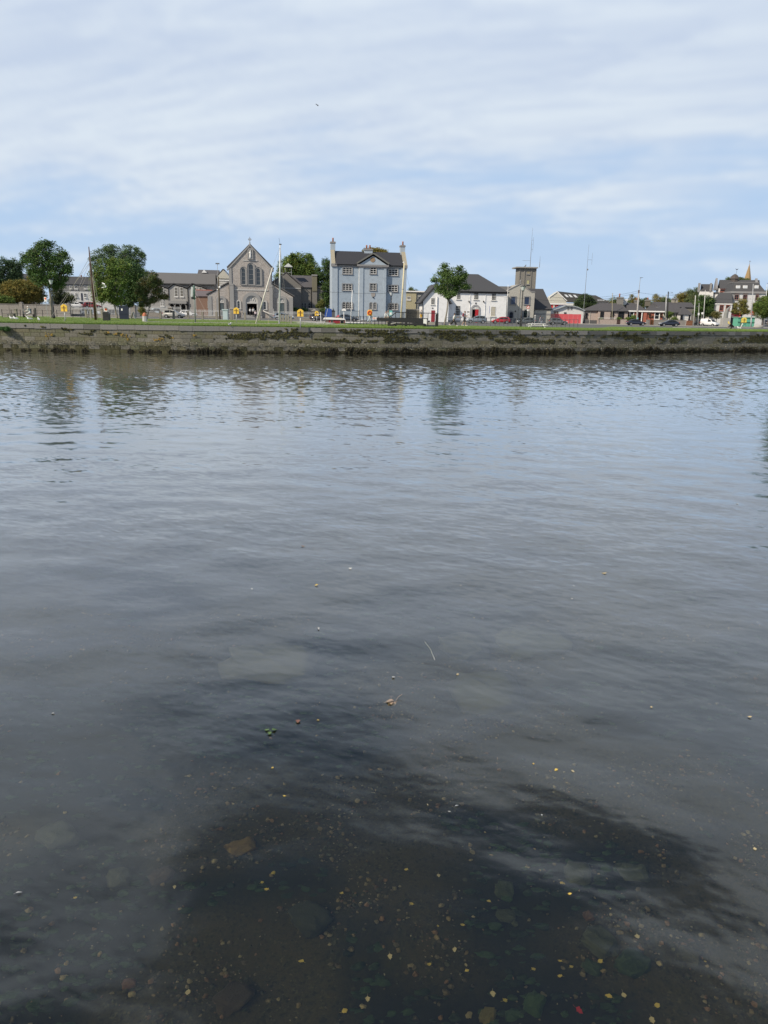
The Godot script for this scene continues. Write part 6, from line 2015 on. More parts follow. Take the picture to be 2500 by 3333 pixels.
func trees():
	var deep_green := [Color(0.032, 0.062, 0.018), Color(0.05, 0.095, 0.024), Color(0.085, 0.12, 0.03)]
	var mid_green := [Color(0.05, 0.088, 0.018), Color(0.09, 0.135, 0.026), Color(0.15, 0.16, 0.035)]
	var blue_green := [Color(0.045, 0.08, 0.035), Color(0.075, 0.115, 0.05), Color(0.10, 0.14, 0.06)]
	var tan_green := [Color(0.10, 0.095, 0.02), Color(0.17, 0.125, 0.028), Color(0.06, 0.075, 0.018)]
	var far_green := [Color(0.05, 0.075, 0.03), Color(0.075, 0.10, 0.035), Color(0.10, 0.11, 0.045)]
	var pale_bark := Color(0.26, 0.235, 0.20)
	var g := "trees on the lawn"
	tree("maple_tree", "tall round maple on the lawn beside the lantern post at far left", "tree", G(169, 1033), -G(169, 1033).z, [[152, 822, 46, 36], [108, 852, 36, 36], [196, 858, 34, 40], [150, 878, 50, 42], [122, 902, 28, 24], [184, 914, 36, 22], [222, 872, 13, 9], [140, 800, 22, 16], [178, 925, 26, 16], [92, 838, 20, 18]], deep_green, 0.62, 0.5, 0.17, g, pale_bark, 0.72)
	tree("broadleaf_tree", "dark broad tree cut by the left edge of the view, behind the yellowing bush", "tree", B(8, 190, ROAD), 190, [[10, 880, 46, 40], [44, 872, 26, 28], [0, 930, 50, 36], [62, 905, 14, 16], [40, 920, 28, 24], [-40, 900, 40, 50]], [Color(0.03, 0.055, 0.025), Color(0.045, 0.075, 0.03)], 0.9, 0.75, 0.35, "trees behind the road")
	tree("bush", "broad bush turning yellow brown above the grey boundary wall", "bush", B(78, 160, ROAD), 160, [[80, 948, 62, 34], [32, 952, 36, 30], [122, 956, 26, 26], [70, 930, 46, 18], [100, 975, 40, 16], [60, 978, 40, 16]], tan_green, 1.1, 0.5, 0.14, "bushes behind the boundary wall", Color(0.12, 0.10, 0.085), 0.4)
	tree("bush", "low green bush over the wall at the left edge", "bush", B(15, 154, ROAD), 154, [[14, 977, 30, 13], [-15, 970, 30, 18]], mid_green, 1.1, 0.45, 0.08, "bushes behind the boundary wall")
	tree("bush", "olive shrub under the crown of the tall maple", "bush", B(120, 176, ROAD), 176, [[118, 915, 26, 12], [140, 925, 25, 14], [100, 925, 22, 12]], tan_green, 0.9, 0.5, 0.12, "bushes behind the boundary wall")
	tree("bush", "dark shrub right of the maple trunk, before the terrace", "bush", B(195, 168, ROAD), 168, [[188, 955, 16, 34], [205, 968, 26, 18], [225, 973, 18, 10], [178, 980, 20, 12]], [Color(0.04, 0.055, 0.025), Color(0.075, 0.085, 0.035)], 1.0, 0.5, 0.12, "bushes behind the boundary wall")
	tree("broadleaf_tree", "tall thin leaved tree rising behind the yellow green pair", "tree", B(395, 152, ROAD), 152, [[330, 832, 34, 22], [362, 812, 28, 15], [420, 826, 36, 28], [448, 850, 22, 32], [388, 850, 36, 30], [318, 862, 22, 28], [462, 892, 14, 22], [400, 880, 60, 40]], blue_green, 0.6, 0.5, 0.2, g)
	tree("broadleaf_tree", "yellow green tree on the lawn left of the blue board", "tree", G(381, 1037), -G(381, 1037).z, [[345, 880, 36, 36], [330, 925, 34, 38], [370, 920, 40, 48], [345, 962, 40, 26], [318, 960, 16, 20], [385, 870, 30, 30], [372, 978, 26, 12]], mid_green, 0.65, 0.5, 0.13, g, pale_bark, 0.62)
	tree("broadleaf_tree", "dense dark tree on the lawn right behind the blue board", "tree", G(414, 1034), -G(414, 1034).z, [[420, 880, 44, 38], [442, 915, 28, 40], [410, 930, 44, 46], [430, 965, 40, 28], [455, 955, 20, 28], [398, 985, 30, 14]], deep_green, 0.7, 0.5, 0.15, g, Color(0.12, 0.10, 0.085), 0.66)
	tree("small_tree", "small tree with a slender pale trunk left of the grey hall", "tree", G(480, 1037), -G(480, 1037).z, [[492, 912, 24, 26], [470, 938, 22, 32], [505, 932, 20, 26], [516, 955, 18, 14], [536, 966, 9, 7], [488, 975, 34, 12], [470, 990, 18, 8]], [Color(0.04, 0.062, 0.018), Color(0.075, 0.095, 0.03), Color(0.12, 0.075, 0.03)], 0.8, 0.38, 0.085, g, pale_bark, 0.6)
	tree("round_tree", "great round tree behind the old grey friary and its bellcote", "tree", B(970, 242, ROAD), 242, [[975, 852, 44, 28], [932, 872, 26, 28], [1012, 876, 26, 30], [965, 888, 56, 30], [1000, 905, 36, 26], [920, 905, 25, 26], [950, 850, 25, 20], [1030, 900, 12, 16]], mid_green, 1.1, 0.85, 0.4, "trees behind the road", Color(0.09, 0.08, 0.07))
	tree("broadleaf_tree", "tall dark tree squeezed between the grey friary and the blue house", "tree", B(1068, 215, ROAD), 215, [[1064, 862, 18, 22], [1050, 892, 20, 22], [1074, 900, 16, 30], [1052, 925, 24, 24], [1070, 945, 22, 34], [1056, 975, 20, 26], [1076, 985, 14, 26]], deep_green, 0.95, 0.6, 0.3, "trees behind the road", Color(0.06, 0.055, 0.05))
	tree("broadleaf_tree", "tree top showing over the roof ridge of the blue house", "tree", B(1222, 250, ROAD), 250, [[1205, 818, 26, 11], [1238, 820, 24, 10], [1220, 840, 40, 30]], tan_green, 0.9, 0.7, 0.4, "trees behind the road")
	tree("bush", "small yellowish shrub against the grey friary wall", "bush", B(1047, 199, ROAD), 199, [[1047, 985, 11, 10], [1044, 997, 14, 10]], [Color(0.13, 0.13, 0.035), Color(0.09, 0.11, 0.03)], 1.1, 0.35, 0.06)
	tree("bush", "dark hedge behind the railing right of the church", "bush", B(968, 196, ROAD), 196, [[962, 1008, 14, 6], [990, 1010, 12, 6], [1060, 1010, 24, 6]], deep_green, 1.0, 0.35, 0.05)
	tree("maple_tree", "wind bent leafy tree on the lawn in front of the white house", "tree", G(1447, 1058), -G(1447, 1058).z, [[1450, 882, 20, 20], [1488, 895, 26, 26], [1430, 912, 18, 26], [1465, 915, 30, 30], [1496, 922, 20, 22], [1434, 944, 20, 16], [1520, 934, 12, 8], [1460, 950, 30, 14], [1505, 905, 12, 14]], [Color(0.048, 0.085, 0.022), Color(0.08, 0.125, 0.034), Color(0.10, 0.145, 0.045)], 0.65, 0.44, 0.11, g, pale_bark, 0.62)
	tree("bush", "bush behind the white wing left of the leafy tree", "bush", B(1406, 216, ROAD), 216, [[1406, 940, 12, 10], [1398, 950, 14, 10]], far_green, 0.9, 0.6, 0.15)
	tree("bush", "small tree top over the cream yellow building", "bush", B(1342, 235, ROAD), 235, [[1338, 945, 10, 8], [1350, 950, 12, 8]], far_green, 0.8, 0.5, 0.15)
	tree("round_bush", "round dark green bush below the free standing aerial", "bush", B(1905, 218, ROAD), 218, [[1902, 978, 22, 20], [1888, 990, 20, 22], [1922, 990, 18, 20], [1908, 1002, 30, 16]], [Color(0.03, 0.05, 0.02), Color(0.05, 0.075, 0.026)], 1.1, 0.5, 0.15)
	var hill := [[1975, 985, 14, 8, 380], [2003, 980, 20, 12, 400], [2034, 984, 18, 10, 390], [2064, 975, 20, 13, 410], [2090, 984, 16, 12, 370], [2108, 982, 14, 11, 380], [2144, 975, 20, 14, 400], [2170, 981, 16, 12, 390], [2192, 986, 16, 9, 380], [2216, 972, 24, 13, 420], [2246, 954, 18, 14, 430], [2266, 950, 14, 14, 430], [2232, 966, 26, 16, 410], [2262, 972, 24, 20, 400]]
	var where := ["leftmost, above the long dark roof", "left of the pink cottage chimney", "behind the pink cottage chimney", "behind the concrete lamp post", "between the lamp post and the brown stack", "behind the brown chimney stack", "right of the brown stack, rounded", "left of the dark pole", "just right of the dark pole", "on the rise left of the white tower house", "highest on the rise", "on the rise, touching the white tower house", "in the middle of the rise", "low on the rise beside the white tower house"]
	for i in hill.size():
		var a: Array = hill[i]
		tree("hill_tree", "far hillside tree " + where[i], "tree", B(a[0], a[4], ROAD), a[4], [[a[0] - a[2] * 0.3, a[1], a[2] * 0.7, a[3]], [a[0] + a[2] * 0.45, a[1] + a[3] * 0.3, a[2] * 0.6, a[3] * 0.8], [a[0], a[1] + a[3] * 0.9, a[2], a[3] * 0.8]], far_green if i % 3 else tan_green, 1.0, 0.95, 0.35, "trees on the far hill")
	tree("broadleaf_tree", "dense leafy tree before the white tower house, behind the white van", "tree", B(2292, 226, ROAD), 226, [[2292, 978, 22, 18], [2278, 1000, 18, 26], [2308, 988, 16, 20], [2294, 1010, 26, 24], [2272, 1022, 14, 14], [2314, 1012, 14, 18]], deep_green, 1.1, 0.55, 0.2, "trees at the right corner")
	tree("small_tree", "small rusty green tree left of the tall grey statue", "tree", B(2330, 216, ROAD), 216, [[2326, 1022, 10, 8], [2338, 1020, 9, 7], [2332, 1030, 14, 7]], [Color(0.08, 0.085, 0.025), Color(0.12, 0.10, 0.035)], 0.9, 0.36, 0.09, "trees at the right corner", Color(0.12, 0.10, 0.085), 0.6)
	tree("small_tree", "thin tree turning yellow in front of the red shop sign", "tree", B(2410, 204, ROAD), 204, [[2414, 980, 13, 9], [2404, 996, 16, 12], [2422, 1000, 14, 12], [2412, 1014, 22, 10], [2432, 1016, 8, 8], [2394, 1014, 10, 8]], [Color(0.10, 0.105, 0.025), Color(0.17, 0.14, 0.035), Color(0.07, 0.09, 0.02)], 0.65, 0.42, 0.09, "trees at the right corner", Color(0.12, 0.10, 0.085), 0.6)
	tree("broadleaf_tree", "full green tree at the right edge in front of the mansard building", "tree", B(2480, 203, ROAD), 203, [[2482, 978, 16, 14], [2470, 1000, 18, 20], [2494, 998, 20, 24], [2480, 1020, 26, 18], [2510, 1000, 22, 36]], mid_green, 1.0, 0.48, 0.15, "trees at the right corner")
	tree("broadleaf_tree", "dark tree behind the right corner of the mansard building", "tree", B(2500, 262, ROAD), 262, [[2496, 965, 14, 18], [2515, 960, 24, 24], [2494, 990, 16, 20]], far_green, 1.0, 0.8, 0.3, "trees behind the road")
	tree("broadleaf_tree", "tree top over the left end of the far white house roof", "tree", B(2376, 280, ROAD), 280, [[2374, 909, 11, 6], [2384, 914, 14, 8]], far_green, 1.0, 0.7, 0.3, "trees behind the road")
	tree("broadleaf_tree", "tree top right of the slate turret", "tree", B(2414, 282, ROAD), 282, [[2413, 909, 8, 5], [2420, 914, 12, 8]], far_green, 1.0, 0.7, 0.3, "trees behind the road")
	tree("broadleaf_tree", "tall dark poplar standing just past the right edge", "tree", B(2590, 112, 0.0), 112, [[2620, 760, 30, 60], [2610, 850, 42, 80], [2600, 950, 46, 70], [2640, 900, 50, 90]], deep_green, 0.6, 0.8, 0.3, g)
	var garden := [[2178, 1024, 14, 11, 209, "round dark bush in the garden of the cream cottage"], [2196, 1040, 12, 8, 204, "low bush behind the navy saloon"], [2064, 1036, 10, 11, 205, "pale green garden bush behind the dark saloon"], [2044, 1040, 9, 6, 204, "small bush at the corner of the pink cottage"], [2014, 1038, 8, 5, 206, "window box bush under the right window of the pink cottage"], [463, 1012, 10, 12, 158, "yellow bush beside the left gate pier"], [1956, 1041, 7, 5, 207, "window box bush under the bay of the pink cottage"]]
	for a in garden:
		tree("garden_bush", a[5], "bush", B(a[0], a[4], ROAD), a[4], [[a[0] - a[2] * 0.3, a[1], a[2] * 0.7, a[3]], [a[0] + a[2] * 0.4, a[1] + 1, a[2] * 0.6, a[3] * 0.8]], mid_green if a[0] != 463 else [Color(0.16, 0.14, 0.03), Color(0.10, 0.11, 0.03)], 1.1, 0.36, 0.05, "garden bushes")
	var iv := tree("ivy", "green ivy tuft growing from the top joint of the quay wall at the left edge", "plant", Vector3(-35.2, -0.75, -72.45), 72.3, [[14, 1071, 18, 6], [4, 1069, 10, 5]], [Color(0.03, 0.075, 0.016), Color(0.05, 0.11, 0.03)], 1.6, 0.13, 0.012)

# ---------------------------------------------------------------- vehicles
func car_paint(c: Color) -> StandardMaterial3D:
	var k := "car paint %s" % str(c)
	var m := plain(k, c, 0.35, 0.0)
	m.clearcoat_enabled = true
	m.clearcoat = 0.8
	m.clearcoat_roughness = 0.05
	return m

var car_kinds := {
	"hatch": {"l": 4.1, "w": 1.76, "h": 1.48, "belt": 0.94, "deck": [[-2.05, 0.72], [-1.98, 0.92], [0.85, 0.93], [1.7, 0.78], [1.98, 0.64], [2.05, 0.5]], "roof": [[-1.95, 0.93], [-1.62, 1.40], [-0.5, 1.48], [0.1, 1.42], [1.0, 0.92]], "glass": [[-1.45, -0.62], [-0.52, 0.42]]},
	"saloon": {"l": 4.6, "w": 1.8, "h": 1.44, "belt": 0.93, "deck": [[-2.3, 0.7], [-2.2, 0.95], [-1.6, 1.0], [0.9, 0.92], [1.9, 0.78], [2.22, 0.64], [2.3, 0.5]], "roof": [[-1.85, 0.98], [-1.05, 1.38], [-0.4, 1.44], [0.2, 1.39], [1.1, 0.92]], "glass": [[-1.3, -0.5], [-0.4, 0.55]]},
	"suv": {"l": 4.45, "w": 1.84, "h": 1.66, "belt": 1.06, "deck": [[-2.2, 0.78], [-2.12, 1.05], [0.85, 1.06], [1.85, 0.92], [2.15, 0.76], [2.22, 0.55]], "roof": [[-2.08, 1.06], [-1.75, 1.56], [-0.5, 1.66], [0.1, 1.60], [1.0, 1.05]], "glass": [[-1.65, -0.62], [-0.52, 0.42]]},
	"van": {"l": 4.5, "w": 1.84, "h": 1.86, "belt": 1.1, "deck": [[-2.25, 0.7], [-2.2, 1.08], [1.1, 1.1], [1.85, 0.95], [2.18, 0.78], [2.25, 0.55]], "roof": [[-2.2, 1.1], [-2.14, 1.8], [-0.5, 1.86], [0.45, 1.80], [1.25, 1.08]], "glass": [[-0.1, 0.75]]},
}

func at_roof(roof: Array, x: float) -> float:
	for i in roof.size() - 1:
		if x <= roof[i + 1][0]: return lerpf(roof[i][1], roof[i + 1][1], (x - roof[i][0]) / (roof[i + 1][0] - roof[i][0]))
	return roof[-1][1]

func car_mesh(kind: String, piece: String) -> ArrayMesh:
	var key := "car %s %s" % [kind, piece]
	if shapes.has(key): return shapes[key]
	var c: Dictionary = car_kinds[kind]
	var hw: float = c.w * 0.5
	var f := MB.new()
	var roof: Array = c.roof
	var wt := 0.70
	var wb := 0.90
	match piece:
		"body":
			f.soft(true)
			var rings := []
			for s in c.deck:
				var x: float = s[0]
				var e: float = absf(x) / (c.l * 0.5)
				var w: float = hw * (1.0 - 0.22 * pow(e, 6.0))
				var lo := 0.2 + 0.16 * pow(e, 8.0)
				var top: float = s[1]
				var half := [Vector2(w * 0.9, lo), Vector2(w, lo + (top - lo) * 0.3), Vector2(w, lo + (top - lo) * 0.65), Vector2(w * 0.965, top - 0.05), Vector2(w * 0.86, top)]
				var ring := []
				for p in half: ring.append(Vector3(x, p.y, p.x))
				for i in range(half.size() - 1, -1, -1): ring.append(Vector3(x, half[i].y, -half[i].x))
				rings.append(ring)
			for i in rings.size() - 1:
				for k in rings[i].size():
					var m: int = (k + 1) % rings[i].size()
					f.quad(rings[i][k], rings[i + 1][k], rings[i + 1][m], rings[i][m])
			for k in range(1, rings[0].size() - 1):
				f.tri(rings[0][0], rings[0][k], rings[0][k + 1])
				f.tri(rings[-1][0], rings[-1][k + 1], rings[-1][k])
			f.soft(false)
			for i in roof.size() - 1:
				var a: Array = roof[i]
				var b: Array = roof[i + 1]
				var fa := func(p: Array, up: bool, s: float) -> Vector3:
					var share: float = clampf((p[1] - c.belt) / (c.h - c.belt), 0, 1)
					return Vector3(p[0], p[1] if up else c.belt - 0.04, s * hw * (lerpf(wb, wt, share) if up else wb))
				f.quad(fa.call(a, false, 1.0), fa.call(b, false, 1.0), fa.call(b, true, 1.0), fa.call(a, true, 1.0))
				f.quad(fa.call(a, true, -1.0), fa.call(b, true, -1.0), fa.call(b, false, -1.0), fa.call(a, false, -1.0))
				f.quad(fa.call(a, true, 1.0), fa.call(b, true, 1.0), fa.call(b, true, -1.0), fa.call(a, true, -1.0))
		"left", "right":
			for s in [-1.0 if piece == "left" else 1.0]:
				for g in c.glass:
					var x0: float = g[0]
					var x1: float = g[1]
					var y0: float = c.belt + 0.03
					var pts := []
					for x in [x0, x1]:
						var yt: float = maxf(at_roof(roof, x) - 0.09, y0 + 0.02)
						pts.append([x, y0])
						pts.append([x, yt])
					var pos := func(p: Array) -> Vector3:
						return Vector3(p[0], p[1], s * (hw * lerpf(wb, wt, clampf((p[1] - c.belt) / (c.h - c.belt), 0, 1)) + 0.012))
					var q0: Vector3 = pos.call(pts[0])
					var q1: Vector3 = pos.call(pts[2])
					var q2: Vector3 = pos.call(pts[3])
					var q3: Vector3 = pos.call(pts[1])
					if s > 0: f.quad(q0, q1, q2, q3)
					else: f.quad(q3, q2, q1, q0)
		"front", "rear":
			var a: Array = roof[-1] if piece == "front" else roof[0]
			var b: Array = roof[-2] if piece == "front" else roof[1]
			var d := Vector3(b[0] - a[0], b[1] - a[1], 0)
			var n := Vector3(-d.y, d.x, 0).normalized() * (0.014 if piece == "rear" else -0.014)
			if n.y < 0: n = -n
			var lo := Vector3(a[0], a[1], 0) + d * 0.08 + n
			var hi := Vector3(a[0], a[1], 0) + d * 0.9 + n
			var v := [lo + Vector3(0, 0, hw * wb * 0.92), lo - Vector3(0, 0, hw * wb * 0.92), hi - Vector3(0, 0, hw * wt * 0.9), hi + Vector3(0, 0, hw * wt * 0.9)]
			if piece == "front": f.quad(v[0], v[1], v[2], v[3])
			else: f.quad(v[1], v[0], v[3], v[2])
		"tyre":
			f.soft(true)
			f.lathe([[0.2, -0.09], [0.29, -0.1], [0.315, -0.06], [0.315, 0.06], [0.29, 0.1], [0.2, 0.09]], 16, Transform3D(Basis(Vector3.RIGHT, PI / 2), Vector3.ZERO))
		"rim":
			f.lathe([[0.0, -0.06], [0.2, -0.085], [0.21, 0.0], [0.2, 0.085], [0.0, 0.06]], 10, Transform3D(Basis(Vector3.RIGHT, PI / 2), Vector3.ZERO))
		"arch":
			f.lathe([[0.0, -0.02], [0.37, -0.02], [0.37, 0.02], [0.0, 0.02]], 16, Transform3D(Basis(Vector3.RIGHT, PI / 2), Vector3.ZERO))
		"light": f.soft(true).ball(Vector3.ZERO, Vector3(0.14, 0.09, 0.16), 0, 0.0, 8, 5)
		"plate": f.box(Vector3.ZERO, Vector3(0.02, 0.11, 0.5))
		"mirror": f.soft(true).ball(Vector3.ZERO, Vector3(0.08, 0.07, 0.11), 0, 0.0, 7, 5)
		"bumper": f.box(Vector3.ZERO, Vector3(0.06, 0.16, c.w * 0.72))
		"sill": f.box(Vector3.ZERO, Vector3(c.l * 0.5, 0.1, c.w * 1.005))
	shapes[key] = f.done()
	return shapes[key]

func car(called, label, kind: String, px, py, turn, c: Color, level := ROAD) -> Node3D:
	var p := G(px, py, level)
	var t := thing(called, p, label, "van" if kind == "van" else "car", "parked cars and vans", turn)
	var v: Dictionary = car_kinds[kind]
	var dark := plain("black trim", Color(0.012, 0.012, 0.013), 0.6)
	var gl := dull(plain("car glass", Color(0.02, 0.024, 0.028), 0.05))
	mesh("body", car_mesh(kind, "body"), car_paint(c), t)
	for s in ["left", "right"]: mesh("side_window", car_mesh(kind, s), gl, t)
	mesh("windscreen", car_mesh(kind, "front"), gl, t)
	if kind != "van": mesh("rear_window", car_mesh(kind, "rear"), gl, t)
	mesh("sill", car_mesh(kind, "sill"), dark, t).position = Vector3(0, 0.24, 0)
	for s in [-1.0, 1.0]:
		for e in [-0.30, 0.315]:
			var w := mesh("wheel", car_mesh("hatch", "arch"), dark, t)
			w.position = Vector3(v.l * e, 0.335, s * (v.w * 0.5 - 0.005))
			mesh("tyre", car_mesh("hatch", "tyre"), plain("tyre rubber", Color(0.014, 0.014, 0.014), 0.9), w).position = Vector3(0, -0.015, -s * 0.06)
			mesh("rim", car_mesh("hatch", "rim"), plain("alloy", Color(0.5, 0.5, 0.51), 0.35, 0.6), w).position = Vector3(0, -0.015, -s * 0.05)
		mesh("headlight", car_mesh("hatch", "light"), plain("lamp glass", Color(0.72, 0.74, 0.76), 0.1), t).position = Vector3(v.l * 0.5 - 0.17, v.belt * 0.72, s * v.w * 0.36)
		mesh("tail_light", car_mesh("hatch", "light"), plain("tail lamp", Color(0.40, 0.015, 0.015), 0.2), t).position = Vector3(-v.l * 0.5 + 0.13, v.belt * 0.9, s * v.w * 0.38)
		mesh("mirror", car_mesh("hatch", "mirror"), car_paint(c), t).position = Vector3(0.62 if kind != "van" else 0.85, v.belt + 0.06, s * (v.w * 0.5 + 0.04))
	mesh("number_plate", car_mesh("hatch", "plate"), plain("number plate", Color(0.7, 0.7, 0.66), 0.5), t).position = Vector3(v.l * 0.5 + 0.005, 0.48, 0)
	mesh("number_plate", car_mesh("hatch", "plate"), plain("number plate", Color(0.7, 0.7, 0.66), 0.5), t).position = Vector3(-v.l * 0.5 - 0.005, 0.6, 0)
	mesh("bumper", car_mesh(kind, "bumper"), dark, t).position = Vector3(v.l * 0.5 - 0.02, 0.34, 0)
	return t

func cars():
	var white := Color(0.72, 0.72, 0.72)
	var silver := Color(0.40, 0.395, 0.37)
	var black := Color(0.012, 0.013, 0.016)
	var navy := Color(0.012, 0.016, 0.032)
	var grey := Color(0.10, 0.11, 0.12)
	car("parked_car", "white suv by the spear topped railing behind the brown mast", "suv", 298, 1028, 0.0, white)
	car("parked_car", "silver beige suv in front of the arched porch of the grey hall", "suv", 566, 1035, 0.0, silver)
	car("parked_car", "white hatchback just right of the silver beige suv", "hatch", 614, 1031, 0.05, white)
	car("parked_car", "silver car behind the railing left of the church's side door", "hatch", 698, 1030, PI, Color(0.42, 0.45, 0.45))
	car("parked_van", "white van behind the pale blue cabinet and the railing", "van", 728, 1031, PI, white)
	car("parked_car", "dark grey hatchback seen from behind, left of the slender tree", "hatch", 469, 1028, PI / 2 + 0.3, Color(0.05, 0.055, 0.06))
	car("parked_car", "black hatchback between the dark grey hatchback and the blue white van", "hatch", 491, 1029, PI / 2 - 0.25, black)
	car("parked_van", "light blue van parked right of the slender tree", "van", 510, 1028, -PI / 2 + 0.5, Color(0.36, 0.44, 0.50))
	car("parked_car", "white hatchback behind the trunk of the yellow green tree", "hatch", 352, 1026, -PI / 2 - 0.4, white)
	car("parked_car", "blue grey estate behind the row of five posts", "hatch", 924, 1042, 0.0, Color(0.16, 0.20, 0.26))
	car("parked_van", "white van behind the railing right of the church", "van", 942, 1030, PI, white)
	car("parked_car", "dark grey hatchback behind the small yellow lifebuoy box", "hatch", 1042, 1045, 0.0, Color(0.045, 0.045, 0.055))
	car("parked_car", "navy hatchback with red badge behind the red narrow boat", "saloon", 1130, 1046, 0.0, Color(0.03, 0.045, 0.07))
	car("parked_car", "silver blue suv in front of the open red door of the white house", "suv", 1551, 1052, PI, Color(0.19, 0.23, 0.27))
	car("parked_car", "red hatchback right of the silver blue suv", "hatch", 1629, 1053, PI, Color(0.42, 0.022, 0.035))
	car("parked_car", "grey green saloon behind the double armed lamp post", "hatch", 1711, 1056, PI, Color(0.085, 0.10, 0.105))
	car("parked_car", "grey hatchback in front of the coral hoarding", "hatch", 1815, 1057, 0.0, grey)
	car("parked_car", "black saloon beside the concrete lamp post", "saloon", 2069, 1059, 0.0, navy)
	car("parked_car", "navy saloon in front of the long grey garden wall", "saloon", 2177, 1062, PI, navy)
	car("parked_van", "white van with black grille facing the road at right", "van", 2309, 1062, -0.95, white)
	car("parked_car", "dark car half hidden behind the white van", "hatch", 2276, 1060, PI / 2, black)
	car("parked_car", "dark red car behind the nose of the white van", "hatch", 2336, 1056, -0.8, Color(0.28, 0.015, 0.025))
	car("parked_van", "dark blue people carrier left of the yellow box at right", "suv", 2390, 1056, PI, Color(0.045, 0.085, 0.15))
	car("parked_van", "grey panel van under the tree at the right edge", "van", 2452, 1057, PI, Color(0.15, 0.15, 0.155))
	car("parked_car", "black car seen from behind at the right edge", "suv", 2492, 1056, PI / 2 - 0.3, Color(0.02, 0.02, 0.03))
	car("parked_car", "silver car facing the river behind the black gate rails", "hatch", 1411, 1046, -PI / 2, Color(0.36, 0.38, 0.40))
	car("parked_car", "black car beside the trunk of the wind bent tree", "hatch", 1434, 1046, PI / 2, black)
	# raised car park before the terrace
	var park := thing("car_park_wall", B(262, 178, ROAD), "low retaining wall of the raised car park in front of the terrace", "wall")
	put("masonry", MB.new().span(q(198, 1000).x, 0, -12, q(345, 1000).x, 1.45, 0), mats["weathered wall"], park)
	put("coping", MB.new().span(q(198, 1000).x, 1.45, -0.4, q(345, 1000).x, 1.55, 0.1), mats["concrete"], park)
	var up := ROAD + 1.46
	for a in [["parked_van", "white van with a blue side on the raised car park", "van", 215, 184, 0.1, Color(0.62, 0.64, 0.7)], ["parked_car", "white car on the raised car park between the van and the dark car", "saloon", 252, 183, 0.2, white], ["parked_car", "dark car on the raised car park", "hatch", 281, 184, 0.2, black], ["parked_car", "red car at the end of the raised car park", "hatch", 299, 183, 0.6, Color(0.35, 0.03, 0.03)]]:
		var o = car(a[0], a[1], a[2], 1250, 1060, a[5], a[6])
		o.position = B(a[3], a[4], up)

# ---------------------------------------------------------------- things on the lawn
func pole(called, label, category, px, py, top_px, top_py, r: float, m: Material, group = "", r2 := -1.0) -> Node3D:
	var base := G(px, py)
	var t := thing(called, base, label, category, group)
	put("shaft", MB.new(true).bar(Vector3(0, -0.1, 0), P(top_px, top_py, -base.z) - base, r, 8, r2), m, t)
	return t

func upright(px, py, top_py) -> float: return q(px, top_py).y

